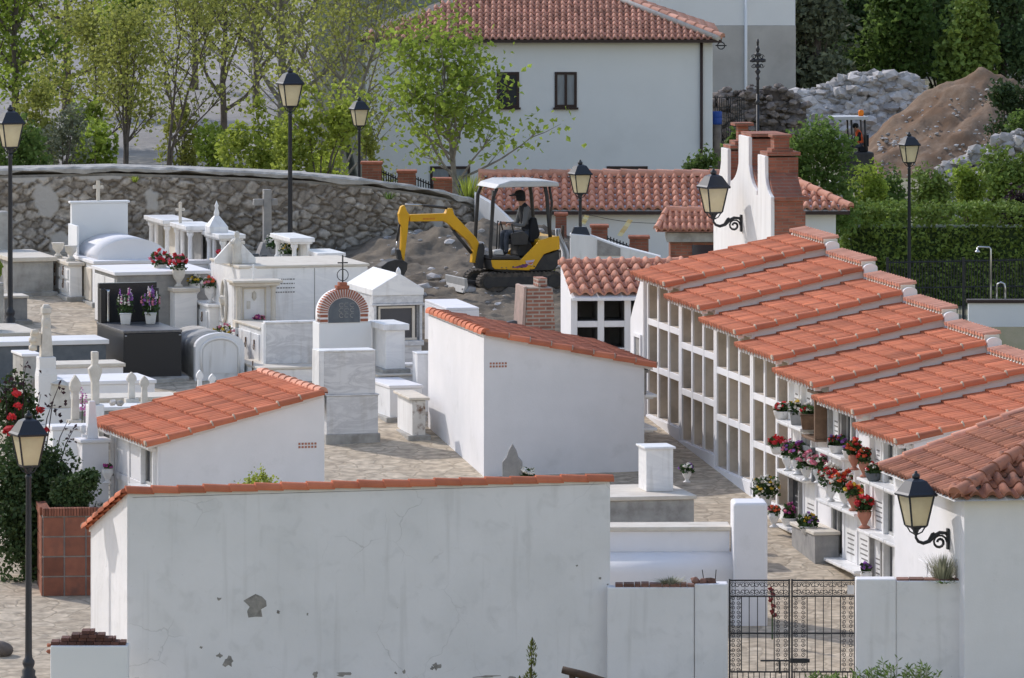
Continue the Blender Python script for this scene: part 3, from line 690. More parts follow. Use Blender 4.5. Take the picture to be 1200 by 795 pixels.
niche_block('tall middle niche block with bright blank back wall and roof falling to the right', (-.505, 138.0, gz(138.0)), PHI, L=5.4, dep=2.95, hf=1.93, slope=.205, ncol=6, coping=True, parapet=False, mir=True,
            seed=43, cells={(j, r): ('slab' if (j + r) % 3 else 'glass') for j in range(6) for r in range(3)}, plinth=.1, rowh=.60, air=(2.55, 1.98), ov=.2)
niche_block('small ossuary block with square dark niches and barrel tile roof', (3.84, 148.0, gz(147)), PHI * .5 + pi / 2, L=2.72, dep=1.9, hf=1.82, slope=.25, ncol=5, coping=True, parapet=False,
            seed=44, rowh=.52, plinth=.19, niche=NICHED, depth_n=.9, barrel=True, col=.225, row=.40, tile=TERRAP, amp=.085, ov=.1, eave_teeth=False, wall=WH, capr=.09, capmat=TERRAB, verge_near=False)

# ---------------------------------------------------------------- front walls and gate
def front_walls():
    t = thing('boundary_wall', 'low white boundary wall left of the iron gate, rough brick top with two wire stubs', 'wall', (1.58, 119.4, 0))
    xr = (853 - 600) * 119.4 / F - 1.58; zt = zat(687, 119.4)
    b = MB(); b.box(-.10, xr - .52, 0, .34, -2.2, zt - .02); b.box(xr - .515, xr, -.025, .36, -2.2, zt + .035); b.build('wall', WALLF, t, .02)
    b = MB(); rr = random.Random(3)
    x = .03
    while x < xr - .55:
        w = rr.uniform(.1, .22); b.box(x, x + w - .012, .02, .30, zt - .022, zt + rr.uniform(.015, .04), 0, rr.random()); x += w
    for q in range(3): b.rock((xr - .50 + q * .12, .1, zt + .07), .09, 0)
    b.build('brick_top', BRICKD, t)
    b = MB()
    for px in (824, 838): 
        x = (px - 600) * 119.4 / F - 1.58; b.tube([(x, .15, zt), (x + .01, .15, zt + .1), (x + (.02 if px > 830 else -.01), .14, zt + .24)], .007, 5)
    b.build('wire_stub', IRON, t)
    D = 118.8; x0 = (1003 - 600) * D / F
    t = thing('boundary_wall', 'white boundary wall right of the iron gate, with a grassy tuft on its flat top', 'wall', (x0, D, 0))
    b = MB(); L = (1131 - 600) * 118.8 / F - x0; zt = zat(681, D); b.box(0, .62, -.02, .36, -2.2, zt + .03); b.box(.623, L, 0, .34, -2.2, zt - .0); b.build('wall', WALLF, t, .02)
    b = MB(); x = .64
    while x < L: 
        w = rr.uniform(.14, .26); b.box(x, min(L, x + w - .01), .03, .32, zt, zt + rr.uniform(.015, .03), 0, rr.random()); x += w
    b.build('brick_top', BRICKD, t)
front_walls()

def scroll(mb, cx, cz, r, y, flip=1, up=1, n=10, turns=1.35, rad=.0062):
    pts = []
    for i in range(n + 1):
        a = turns * 2 * pi * i / n; q = r * (1 - .72 * i / n)
        pts.append((cx + flip * q * cos(a), y, cz + up * q * sin(a)))
    mb.tube(pts, rad, 4, cap=False)
def gate():
    D = 119.5; x0 = (853.5 - 600) * D / F; zt = zat(680, D); sc = D / F
    t = thing('iron_gate', 'double wrought iron gate with scrollwork panels and a sliding bolt', 'gate', (x0, D, -.6))
    def gx(zx): return (840 + zx / 5.13 - 853.5) * sc
    def gzz(zy): return zat(640 + zy / 5.13, D) + .6
    zb = -.05; lower = gzz(757); mid = gzz(525); top2 = gzz(302); top = gzz(207)
    for (a, b_, cols, bars) in ((72, 440, ((80, 148), (345, 437)), (195, 245, 295)), (447, 838, ((452, 543), (743, 828)), (592, 641, 690))):
        xa, xb = gx(a), gx(b_); leaf = MB()
        r = .013
        leaf.box(xa, xa + .026, -r, r, zb, top + .02); leaf.box(xb - .026, xb, -r, r, zb, top + .02)
        for z in (top, top2, mid, lower, zb + .08): leaf.box(xa + .027, xb - .027, -r + .001, r - .001, z - .012, z + .012)
        lf = leaf.build('gate_leaf', IRON, t)
        m = MB()
        for c in cols:
            for e in c: m.box(gx(e) - .008, gx(e) + .008, -.008, .008, lower + .013, top2 - .013)
        for q in bars: m.tube([(gx(q), 0, lower + .012), (gx(q), 0, top2 - .012)], .0072, 5, cap=False)
        n = int((xb - xa - .06) / .075)
        for i in range(n): m.tube([(xa + .05 + i * (xb - xa - .1) / (n - 1), 0, zb + .08), (xa + .05 + i * (xb - xa - .1) / (n - 1), 0, lower - .012)], .0072, 5, cap=False)
        m.build('bars', IRON, lf)
        m = MB()
        n = round((xb - xa - .05) / .14); w = (xb - xa - .05) / n
        for i in range(n):
            cx = xa + .025 + (i + .5) * w
            for f in (1, -1):
                for u in (1, -1): scroll(m, cx + f * w * .24, (top + top2) / 2 + u * (top - top2) * .22, (top - top2) * .2, 0, f, u)
            m.tube([(cx, 0, top2 + .012), (cx, 0, top - .012)], .006, 4, cap=False)
        for c in cols:
            ca, cb = gx(c[0]), gx(c[1]); cx = (ca + cb) / 2; w = cb - ca
            for (za, zc) in ((lower, mid), (mid, top2)):
                k = 4; hh = (zc - za) / k
                for i in range(k):
                    z = za + (i + .5) * hh
                    for f in (1, -1):
                        for u in (1, -1): scroll(m, cx + f * w * .25, z + u * hh * .24, min(w * .22, hh * .24), 0, f, u)
        m.build('scrollwork', IRON, lf)
    b = MB(); z = gzz(688); b.box(gx(262), gx(440), -.045, -.016, z - .012, z + .012); b.box(gx(441), gx(545), -.06, -.015, z - .035, z + .035); b.tube([(gx(545), -.04, z), (gx(558), -.04, z)], .03, 8)
    b.box(gx(372), gx(384), -.04, -.015, z - .2, z - .012); b.build('sliding_bolt', IRON, t)
    b = MB(); b.box(gx(785), gx(825), -.02, -.014, gzz(290), gzz(235)); b.build('notice_plate', POTW, t)
gate()

# ---------------------------------------------------------------- gatehouse with hip roof
def gatehouse():
    D = 118.5; X = (1130 - 600) * D / F
    t = thing('gatehouse', 'white gatehouse corner at the right edge with an old dark tiled hip roof', 'building', (X, D, 0), PHI)
    W, Ly, he = 5.0, 4.4, 3.02; ov = .22; s = .36
    b = MB(); poly = [(0, -2.2), (Ly, -2.2), (Ly, 4.6 - .0), (2.6, 3.9), (0, he)]
    b.box(0, .2, .22, Ly, -2.2, he); b.box(0, W, 0, .217, -2.2, he - .002); b.box(W - .2, W, .22, Ly, -2.2, he); b.box(.203, W - .203, Ly - .2, Ly, -2.2, he)
    b.build('wall', WH, t, .015)
    sl = sqrt(1 + s * s)
    # left slope: eave along y, far end is a plain gable
    M = frame_matrix(Vector((-ov, Ly + .05, he - ov * s + .03)), (0, -1, 0), (1, 0, s)); Lr = Ly + .05 + ov
    b = MB(); tile_field(b, Lr, (2.6 + ov) * sl, M, .20, .38, .075, .03, barrel=True, seed=3, inside=lambda u, v: (Lr - u) > (v / sl) * .98 - .08)
    b.build('side_roof_tiles', TERRAO, t)
    M = frame_matrix(Vector((-ov, -ov, he - ov * s + .03)), (1, 0, 0), (0, 1, s)); Lf = W + 2 * ov
    b = MB(); tile_field(b, Lf, (2.6 + ov) * sl, M, .26, .38, .09, .035, barrel=True, seed=4, inside=lambda u, v: u > (v / sl) * .98 - .05 and (Lf - u) > (v / sl) * .98)
    b.build('front_roof_tiles', TERRAO, t)
    b = MB(); e = -ov; zt = he - ov * s; hx = 2.6
    b.add([(e, e, zt), (W + ov, e, zt), (W - hx, hx, he + hx * s), (hx, hx, he + hx * s), (e, Ly + .05, zt), (hx, Ly + .05, he + hx * s), (W + ov, Ly + .05, zt), (W - hx, Ly + .05, he + hx * s)],
          [(0, 1, 2, 3), (0, 3, 5, 4), (1, 6, 7, 2), (3, 2, 7, 5), (0, 4, 6, 1), (4, 5, 7, 6)]); b.build('roof_deck', WHOLD, t)
    b = MB(); cap_row(b, (e + .02, e + .02, zt + .10), (hx, hx, he + hx * s + .10), .11, .42, seed=9, skirt=.05); b.build('hip_tiles', TERRAO, t)
    b = MB(); cap_row(b, (e, Ly + .04, zt + .06), (hx, Ly + .04, he + hx * s + .06), .10, .42, seed=8, skirt=.05); b.build('verge_tiles', TERRAP, t)
    b = MB(); b.add([(-.003, 2.05, .75), (-.003, 2.9, .75), (-.003, 2.9, 2.07 - .4), (-.003, 2.05, 1.60)], [(0, 1, 2, 3)]); 
    wd = MB(); wd.box(-.012, -.004, 1.55, 2.75, .9, 1.52); wd.build('window_pane', GLASSD, t)
    wd = MB(); wd.box(-.02, -.003, 2.25, 2.85, .86, 1.72); wd.box(-.022, -.003, 1.5, 2.2, 1.50, 1.56); wd.build('window_reveal', WH, t)
gatehouse()

# ---------------------------------------------------------------- belfry (curved white gable with brick piers)
def belfry():
    D = 146.3; X = (903.5 - 600) * D / F
    t = thing('belfry', 'white curved bell gable with three pinnacles and stepped red brick behind', 'belfry', (X, D, 0), PHI)
    # profile in (y away, z)
    zb = 1.5
    def arc(p, q, c, n=5):
        return [((1-t)**2*p[0]+2*t*(1-t)*c[0]+t*t*q[0], (1-t)**2*p[1]+2*t*(1-t)*c[1]+t*t*q[1]) for t in [k/n for k in range(n+1)]]
    prof = [(0, zb)] + arc((0, 5.88), (.50, 6.32), (.44, 5.98)) + [(.51, 6.63), (1.12, 6.63), (1.12, 5.84), (1.20, 5.84)] + arc((1.22, 5.93), (1.87, 6.38), (1.72, 6.02)) + [(1.88, 6.92), (2.75, 6.92)] \
        + arc((2.76, 6.38), (3.46, 5.98), (2.95, 6.05)) + [(3.48, 5.82), (3.70, 5.82), (3.70, 6.59), (4.28, 6.59)] + arc((4.29, 6.3), (4.74, 5.93), (4.40, 6.0)) + [(4.78, 5.55), (4.95, 5.5), (4.95, zb)]
    b = MB(); b.prism(prof, 'x', 0, .07); b.build('gable_wall', WHSTR, t, .012)
    b = MB()
    b.box(.073, .66, .53, 1.10, 5.9, 6.6); b.box(.073, .70, 1.90, 2.73, 5.8, 6.88); b.box(.073, .64, 3.72, 4.26, 5.2, 6.55)
    b.box(.05, .70, .50, 1.13, 6.633, 6.70); b.box(.05, .74, 1.86, 2.77, 6.923, 6.985); b.box(.05, .68, 3.68, 4.30, 6.593, 6.66)
    b.prism([(.02, 5.6), (.02, 5.86), (.51, 6.30), (1.2, 6.30), (1.2, 5.6)], 'x', .073, .63)
    b.box(.073, .68, .02, 4.93, 1.5, 5.597); b.prism([(1.25, 5.6), (1.25, 5.92), (1.88, 6.36), (2.74, 6.36), (3.4, 5.95), (3.4, 5.6)], 'x', .073, .60)
    b.box(.073, .74, -.03, 1.3, 5.80, 5.87); b.box(.073, .76, -.05, 1.32, 4.75, 4.86); b.box(.073, .80, -.06, 1.34, 4.0, 4.1)
    b.build('brick_pier', BRICK, t)
    b = MB(); b.box(.16, .58, .62, 1.02, 6.703, 6.76); b.box(.22, .52, .67, .97, 6.763, 6.97); b.box(.18, .56, .64, 1.0, 6.973, 7.03); b.build('chimney_pot', BRICK, t)
    b = MB(); b.box(.16, .58, 3.74, 4.24, 6.663, 6.74); b.box(.26, .46, 3.89, 4.09, 6.743, 7.03); b.box(.17, .55, 3.80, 4.18, 7.033, 7.09); b.build('chimney_pot', BRICK, t)
    b = MB(); b.box(-.045, -.003, 2.7, 3.5, 3.2, 4.35); b.box(-.012, -.0035, .85, .98, 4.5, 4.9); b.build('window_frame', WH, t)
    b = MB(); b.box(-.05, -.046, 2.82, 3.38, 3.3, 4.2); b.build('window_pane', GREYST, t)
belfry()
# ---------------------------------------------------------------- small builders for the tomb field
def cross(name, parent, x, y, z, h=.5, m=OLDST, w=None, t=.05, lobes=True):
    w = w or h * .5; b = MB()
    b.box(x - t, x + t, y - t * .7, y + t * .7, z, z + h); zc = z + h * .68
    b.box(x - w / 2, x - t - .001, y - t * .65, y + t * .65, zc - t, zc + t); b.box(x + t + .001, x + w / 2, y - t * .65, y + t * .65, zc - t, zc + t)
    if lobes:
        for (a, c) in ((x - w / 2, zc), (x + w / 2, zc), (x, z + h)):
            b.lathe([(.001, -t * 1.1), (t * 1.2, -t * .5), (t * 1.2, t * .5), (.001, t * 1.1)], (a, y, c), 8)
    return b.build(name, m, parent, .008)
def crossstele(label, p, h, m=OLDST, w=.16, rz=PHB, ped=.0, seed=0):
    """small free-standing memorial post with a carved cross head"""
    t = thing('cross_stele', label, 'memorial cross', p, rz)
    b = MB(); b.prism([(-w * .42, 0), (w * .42, 0), (w * .34, h * .6), (w * .55, h * .66), (w * .62, h * .74), (w * .5, h * .84), (w * .34, h * .9), (0, h), (-w * .34, h * .9), (-w * .5, h * .84), (-w * .62, h * .74), (-w * .55, h * .66), (-w * .34, h * .6)], 'y', -w * .33, w * .33)
    b.build('shaft', m, t, .012)
    b = MB(); b.box(-w * .8, w * .8, -w * .6, w * .6, -.25, .0); b.build('foot', m, t, .01)
    return t
def tomb(label, px, D, ptop, W, dep, m=MARB, top=None, lip=.05, th=.09, rz=PHI, z0=None, cat='tomb', name='tomb', below=.5, plinth=True, ztop=None):
    if rz == PHI and px < 480: rz = PHB
    X = (px - 600) * D / F; zb = gz(D) if z0 is None else z0
    t = thing(name, label, cat, (X, D, zb), rz); h = (zat(ptop, D) if ztop is None else ztop) - zb
    b = MB(); b.box(0, W, 0, dep, -below, h - th - .002); b.build('body', m, t, .012)
    b = MB(); b.box(-lip, W + lip, -lip, dep + lip, h - th, h); b.build('top_slab', top or m, t, .012)
    if plinth:
        b = MB(); b.box(-.09, W + .09, -.09, dep + .05, -below, .09); b.build('plinth', CONCL, t, .015)
    return t, h
def inscribe(t, W, h, seed, z0=.35, n=4):
    b = MB(); rr = random.Random(seed); x0 = W * .2
    for i in range(n):
        z = h - .18 - i * .085; x = x0 + rr.uniform(0, .1)
        while x < W * .8: w = rr.uniform(.02, .06); b.box(x, min(W * .8, x + w), -.004, -.001, z - .012, z + .012); x += w + .016
    b.build('inscription', INK, t)
def side_doors(t, W, dep, h, n, rows=1, m=MARB, y0=.1, z0=.15):
    """panels with small ring handles on the left-facing side"""
    pw = (dep - 2 * y0) / n; ph = (h - .12 - z0) / rows
    for r in range(rows):
        for i in range(n):
            b = MB(); b.box(-.025, -.001, y0 + i * pw + .03, y0 + (i + 1) * pw - .03, z0 + r * ph + .03, z0 + (r + 1) * ph - .03); d = b.build('door_panel', m, t, .006)
            b = MB(); yc = y0 + (i + .5) * pw; zc = z0 + (r + .55) * ph
            b.tube([(-.045, yc + .05 * cos(a), zc + .05 * sin(a)) for a in [2 * pi * k / 10 for k in range(11)]], .009, 5); b.box(-.05, -.025, yc - .012, yc + .012, zc + .05, zc + .14)
            b.build('handle', BRONZE, d)
def flower_pot(label, p, petals, s=1.0, pot='vase', potm=None, spread=.2, hgt=.28, n=26, bs=.035, seed=0, group=None, leafm_=None, lean=0.0, rz=0.0, spike=False):
    rr = random.Random(seed * 13 + 5)
    t = thing('flower_pot', label, 'flower pot', p, rz, group); b = MB()
    if pot == 'vase': prof = [(.06, 0), (.085, .012), (.07, .03), (.035, .05), (.05, .09), (.095, .17), (.10, .23), (.085, .245), (.105, .262), (.08, .255)]; ph = .25
    elif pot == 'urn': prof = [(.08, 0), (.10, .02), (.08, .045), (.045, .075), (.06, .12), (.125, .22), (.145, .34), (.13, .40), (.155, .425), (.12, .415)]; ph = .41
    elif pot == 'square': prof = None; ph = .20
    else: prof = [(.08, 0), (.10, .015), (.135, .09), (.145, .13), (.15, .14), (.12, .132)]; ph = .13
    if prof: b.lathe([(r * s, z * s) for r, z in prof], (0, 0, 0), 16)
    else: b.frustum(0, 0, 0, .2 * s, .085 * s, .085 * s, .11 * s, .11 * s); b.box(-.12 * s, .12 * s, -.12 * s, .12 * s, .201 * s, .225 * s)
    b.build('pot', potm or POTW, t, 0 if prof else .01); ph *= s
    lf = MB(); st = []
    for i in range(n):
        a = rr.uniform(0, 2 * pi); q = sqrt(rr.random()) * spread; z = ph + hgt * (1 - (q / spread) ** 2 * .55) * rr.uniform(.55, 1.08)
        tip = Vector((q * cos(a) + lean * z, q * sin(a), z)); st.append(tip)
        lf.tube([(tip.x * .2, tip.y * .2, ph - .02), (tip.x * .6, tip.y * .6, ph + (z - ph) * .6), tip], .005, 3, cap=False, tint=.3)
    for i in range(n * 5):
        a = rr.uniform(0, 2 * pi); q = sqrt(rr.random()) * spread * .95
        lf.leaf((q * cos(a), q * sin(a), ph + rr.uniform(-.02, hgt * .8)), rr.uniform(.05, .10) * max(.8, s), 0, rr.random(), rr)
    lf.build('leaves', leafm_ or LPOT, t)
    by = {}
    for i, tip in enumerate(st):
        m = petals[i % len(petals)]; k = by.setdefault(m.name, (m, MB()))[1]
        if spike:
            for j in range(5): k.rock((tip.x + rr.uniform(-.01, .01), tip.y + rr.uniform(-.01, .01), tip.z + j * .03), bs * (1.1 - j * .15), 0, rr.random(), 1.0, rr)
        else:
            k.rock(tip, bs * rr.uniform(.8, 1.25), 0, rr.random(), .8, rr)
            for j in range(6): k.leaf((tip.x + rr.uniform(-1, 1) * bs * .7, tip.y + rr.uniform(-1, 1) * bs * .7, tip.z + rr.uniform(-.3, .8) * bs), bs * 1.5, 0, rr.random(), rr)
    for nm, (m, k) in by.items(): k.build('blossoms', m, t)
    return t
def local(t, x, y, z):
    a = t.rotation_euler.z; l = t.location
    return Vector((l.x + x * cos(a) - y * sin(a), l.y + x * sin(a) + y * cos(a), l.z + z))
def urn(label, p, s=1.0, m=POTW, group=None):
    t = thing('stone_urn', label, 'urn', p, 0, group); b = MB()
    b.lathe([(r * s, z * s) for r, z in [(.09, 0), (.11, .02), (.08, .05), (.045, .09), (.06, .12), (.13, .2), (.15, .32), (.165, .345), (.14, .34)]], (0, 0, 0), 16); b.build('bowl', m, t)
    b = MB(); b.box(-.11 * s, .11 * s, -.11 * s, .11 * s, -.03 * s, .001); b.build('foot', m, t, .008)
    return t

# ---- back row, left
t, h = tomb('broad grey tomb with pale slab top and upright back stone, far left', 15, 159.4, 302, .86, 2.3, CONCL, CREAM, .07)
b = MB(); b.box(-.95, .45, 2.36, 2.7, .3, zat(249, 161.5) - t.location.z); b.build('back_stone', CONCL, t, .04)
t, h = tomb('low grey stone block beside the lamp post at the far left', 5, 155.6, 347, .48, .6, GREYST, CREAM, .03, .05)
t, h = tomb('grey upright end stone cut off by the left edge, above the cream slab', -16, 154.2, 332, .36, .5, CONCL, CONCL, .0, .05, plinth=False)
t, h = tomb('square white ossuary chest with four side handles and two stone urns on top', 82, 158.8, 308, .26, 1.75, MARB, CREAM, .05, .07)
side_doors(t, .26, 1.75, h, 2, 2)
urn('left stone urn of the pair on the white chest with four handles', local(t, .05, 1.35, h + .03), .85, OLDST, 'urns on the white chest'); urn('right stone urn of the pair on the white chest with four handles', local(t, .12, .45, h + .03), .85, OLDST, 'urns on the white chest')
D = 158.0
t, h = tomb('large white vault tomb with rounded barrel cover, tall blank headboard and stone cross', 112, D, 306, 1.85, 2.3, WH, WH, .06, .07)
b = MB(); n = 14; pr = [(.12 + .75 * (1 - cos(pi * k / n)) , h + .001 + .42 * sin(pi * k / n)) for k in range(n + 1)]
b.prism(pr, 'y', .35, 2.25, 0, True); b.build('barrel_cover', WH, t)
zt = zat(238, D + 2.5) - t.location.z
b = MB(); b.box(.02, 1.22, 2.30, 2.46, .2, zt); b.box(-.02, 1.26, 2.28, 2.48, zt + .001, zt + .05); b.box(-.03, .017, 1.6, 2.44, h, h + .62); b.build('headboard', HOUSEW, t, .015)
cross('stone_cross', t, .60, 2.38, zt + .05, .42, CREAM, .22, .035, False)
b = MB(); b.box(-.03, -.002, .3, 1.0, .1, h - .18); b.build('door_panel', CREAM, t, .01)
t, h = tomb('long grey tomb with white slab top behind the black granite one', 137, 154.3, 319, 1.9, 2.0, GREYST, WH, .06, .07)
side_doors(t, 1.9, 2.0, h, 2, 1)
# ---- black granite tomb
t, h = tomb('black granite tomb with polished dark front, headstone and two flower pots', 145, 148.3, 388, 1.15, 2.3, BLACKG, BLKTOP, .012, .05)
b = MB(); b.box(-.08, 1.3, -.05, 2.35, -.5, .12); b.build('stone_base', CONC, t, .03)
zt = zat(332, 150.4) - t.location.z
b = MB(); b.box(-.0, 1.16, 2.12, 2.26, h, zt); b.box(.0, .10, 1.95, 2.115, h, zt - .1); b.box(1.06, 1.16, 1.95, 2.115, h, zt - .1); b.build('headstone', BLACKG, t, .008)
b = MB()
for x in (.15, 1.0): b.lathe([(.05, h), (.035, h + .05), (.035, zt - .18), (.05, zt - .12)], (x, 2.03, 0), 10)
b.build('column', STEEL, t)
b = MB()
for x in (.04, 1.11):
    b.lathe([(.001, -.012), (.022, -.008), (.022, .008), (.001, .012)], (x, -.016, h - .10), 8)
b.build('bolt', STEEL, t)
flower_pot('square white pot with white and purple lilies, left on the black granite tomb', local(t, .40, 1.55, h), [PWHITE, PPURP, PWHITE, PMAG], 1.0, 'square', POTW, .18, .46, 24, .026, 1, 'pots on the black granite tomb', spike=True)
flower_pot('square white pot with pink and purple flowers, right on the black granite tomb', local(t, .90, 1.55, h), [PPURP, PPINK, PWHITE, PPURP], 1.0, 'square', POTW, .18, .46, 24, .026, 2, 'pots on the black granite tomb', spike=True)
# ---- chest with carved arch and two urns of red flowers
t, h = tomb('tan stone chest with carved arch on its lit side, under two urns of red flowers', 205, 154.2, 338, .46, 1.9, MARB, CREAM, .05, .08)
b = MB(); n = 12; ring = []
for k in range(n + 1):
    a = pi * k / n; ring.append((-.02, .95 + .38 * cos(a), .52 + .2 * sin(a)))
b.tube([(-.02, 1.33, .14)] + ring + [(-.02, .57, .14)], .035, 6); b.rock((-.02, .95, .42), .10, 0, .5, 1.0); b.box(-.03, -.001, .9, 1.0, .15, .4); b.build('carved_relief', CREAM, t)
flower_pot('carved stone urn of red and white flowers on the tan chest, the left one', local(t, .02, 1.35, h), [PRED, PRED, PWHITE, PPINK], .92, 'urn', OLDST, .20, .30, 28, .042, 3, 'urns of red flowers')
flower_pot('carved stone urn of red flowers on the tan chest, the right one', local(t, .15, .30, h), [PRED, PRED, PPINK], .92, 'urn', OLDST, .18, .30, 26, .042, 4, 'urns of red flowers')
t, h = tomb('small white ossuary with two bronze handles between the tan chest and the long marble tomb', 245.5, 153.6, 357, .22, 1.75, MARB, MARB, .04, .06)
side_doors(t, .22, 1.75, h, 2, 1)
flower_pot('white urn of white flowers on the small white ossuary', local(t, -.02, 1.2, h), [PWHITE, PWHITE, PYEL], .8, 'urn', POTW, .15, .2, 20, .035, 5)
flower_pot('white urn of white and orange flowers beside the long marble tomb', local(t, .1, .35, h), [PWHITE, PORNG, PPINK], .8, 'urn', POTW, .17, .2, 22, .035, 6)
# ---- long white marble tomb and what stands on and behind it
t, h = tomb('long high white marble tomb with carved lit end, carrying statues', 281, 152, 312, 2.62, 2.4, MARB, CREAM, .03, .05)
BIG = t
b = MB(); b.tube([(-.03, 1.2 + .2 * cos(a), .95 + .42 * sin(a)) for a in [2 * pi * k / 14 for k in range(15)]], .03, 6); b.rock((-.02, 1.2, .95), .16, 0, .5, 1.2); textlines(b, -.001, .6, 1.9, .3, .55, 3, R); b.build('carved_relief', OLDST, t)
inscribe(t, 1.4, h - .1, 4)
b = MB(); b.box(1.52, 1.535, -.004, -.001, .1, h - .07); b.build('panel_joint', GREYST, t)
def statue(label, p, hh, wing=True):
    t = thing('stone_statue', label, 'statue', p, PHB); b = MB()
    b.lathe([(.10, 0), (.11, .05), (.085, hh * .3), (.09, hh * .5), (.10, hh * .66), (.05, hh * .76), (.035, hh * .79), (.058, hh * .86), (.05, hh * .96), (.001, hh)], (0, 0, 0), 12, sy=.8)
    b.box(-.15, .15, -.05, .04, hh * .60, hh * .69); b.build('figure', OLDST, t)
    if wing:
        b = MB(); b.prism([(-.42, 0), (.42, 0), (.42, .1), (.04, .5), (-.04, .5), (-.42, .1)], 'y', .14, .2); b.build('back_board', MARB, t, .01)
    return t
statue('pale stone figure with spread arms before a white gabled board on the long marble tomb', local(BIG, .08, .55, h), .66)
def shrine(label, px, D, y0, ytop, W, dep, ncolumn=2, cat='shrine', roofm=MARB, inner=GREYST, z0=None, topk=None, glass=False):
    X = (px - 600) * D / F; zb = gz(D) if z0 is None else z0; t = thing('shrine', label, cat, (X, D, zb), PHB); zt = zat(ytop, D) - zb; zf = zat(y0, D) - zb
    b = MB(); b.box(-.08, W + .08, -.08, dep + .08, zt - .09, zt); b.box(-.04, W + .04, -.04, dep + .04, zt - .13, zt - .092); b.build('roof_slab', roofm, t, .012)
    b = MB(); b.box(W - .06, W, 0.02, dep, zf, zt - .132); b.box(.16, W - .063, dep - .07, dep, zf, zt - .132); b.box(.10, .155, dep - .3, dep, zf, zt - .132); b.build('wall', MARB, t, .008)
    b = MB(); b.box(.30, .33, .1, dep - .1, zf, zt - .14); b.build('niche_panel', inner, t)
    for y in (.06, dep - .08):
        b = MB(); b.lathe([(.075, zf), (.075, zf + .05), (.05, zf + .08), (.045, zt - .24), (.075, zt - .19), (.075, zt - .132)], (.05, y, 0), 10); b.build('column', MARB, t)
    b = MB(); b.box(-.06, W + .05, -.06, dep + .05, -.5, zf); b.build('base', MARB, t, .01)
    return t, zt, zf
t, zt, zf = shrine('white columned shrine with flat slab roof, leftmost of the row below the masonry wall', 194, 162.4, 310, 258, .50, 1.6, inner=CREAM)
t, zt, zf = shrine('white boxed shrine with a small stone cross on its flat top', 221, 160.6, 310, 265, .55, 1.3)
cross('stone_cross', t, .05, .95, zt, .42, CREAM, .14, .03)
t, zt, zf = shrine('white shrine with carved spire on top and crimson flowers inside', 259.5, 159.4, 312, 275, .42, 1.35)
b = MB(); b.frustum(.08, .75, zt, zt + .12, .2, .2, .2, .2); b.frustum(.08, .75, zt + .121, zt + .34, .2, .2, .05, .05); b.lathe([(.05, zt + .3), (.06, zt + .4), (.03, zt + .5), (.045, zt + .55), (.001, zt + .66)], (.08, .75, 0), 8); b.build('spire', MARB, t)
flower_pot('white box of crimson flowers inside the spired shrine', local(t, .16, .55, zf), [PMAG, PRED], .95, 'square', POTW, .13, .1, 20, .04, 8)
t, h = tomb('long white tomb bench carrying the row of shrines', 190, 160.0, 306, 1.6, .25, WH, WH, .05, .08)
t, zt, zf = shrine('open white marble canopy with plants inside, behind the long marble tomb', 343, 156.8, 308, 279, .37, 1.5, inner=MARB)
flower_pot('green pot plant with pale blossoms inside the open marble canopy', local(t, .1, .75, zf), [PWHITE, PYEL], .9, 'bowl', POTG, .2, .26, 22, .022, 9)
def table(label, px, D, y0, ytop, W, dep):
    X = (px - 600) * D / F; zb = gz(D); t = thing('stone_table', label, 'stone table', (X, D, zb), PHB); zt = zat(ytop, D) - zb; zf = zat(y0, D) - zb
    b = MB(); b.box(0, W, 0, dep, zt - .08, zt); b.build('top_slab', MARB, t, .012)
    for (x, y) in ((.1, .12), (W - .14, .12), (.1, dep - .15), (W - .14, dep - .15)):
        b = MB(); b.box(x - .04, x + .05, y - .05, y + .05, -.3, zt - .082); b.build('leg', CREAM, t, .01)
    b = MB(); b.box(.06, W - .06, .06, dep - .06, -.4, zf); b.build('base', MARB, t, .01)
table('low white stone table with carved edge behind the long marble tomb', 372, 156.2, 307, 297, .60, 1.3)
def grey_cross():
    D = 161.5; X = (313 - 600) * D / F; zb = gz(D); t = thing('memorial_cross', 'tall weathered grey stone cross standing before the masonry wall', 'memorial cross', (X, D, zb), PHB)
    zt = zat(222, D) - zb; zm = zat(284, D) - zb; zl = zat(302, D) - zb
    b = MB(); b.box(-.085, .085, -.07, .07, zm, zt); b.box(-.30, -.087, -.06, .06, zt - .34, zt - .2); b.box(.087, .22, -.06, .06, zt - .34, zt - .2); b.build('cross_shaft', GREYST, t, .015)
    b = MB(); b.frustum(0, 0, zl, zm, .24, .2, .12, .12); b.box(-.30, .30, -.25, .25, -.5, zl - .001); b.build('pedestal', GREYST, t, .015)
    for i, px in enumerate((293, 303)):
        b = MB(); x = (px - 313) * D / F; b.box(x - .07, x + .06, -.5, -.4, -.4, zl + .12 - .03 * i); b.build('grave_marker', SLATE, t, .01)
grey_cross()
flower_pot('pot of white and green foliage at the foot of the tall grey cross', G(322, 160.6, .72), [PWHITE, PWHITE, PYEL], 1.0, 'bowl', POTG, .22, .3, 24, .03, 10)
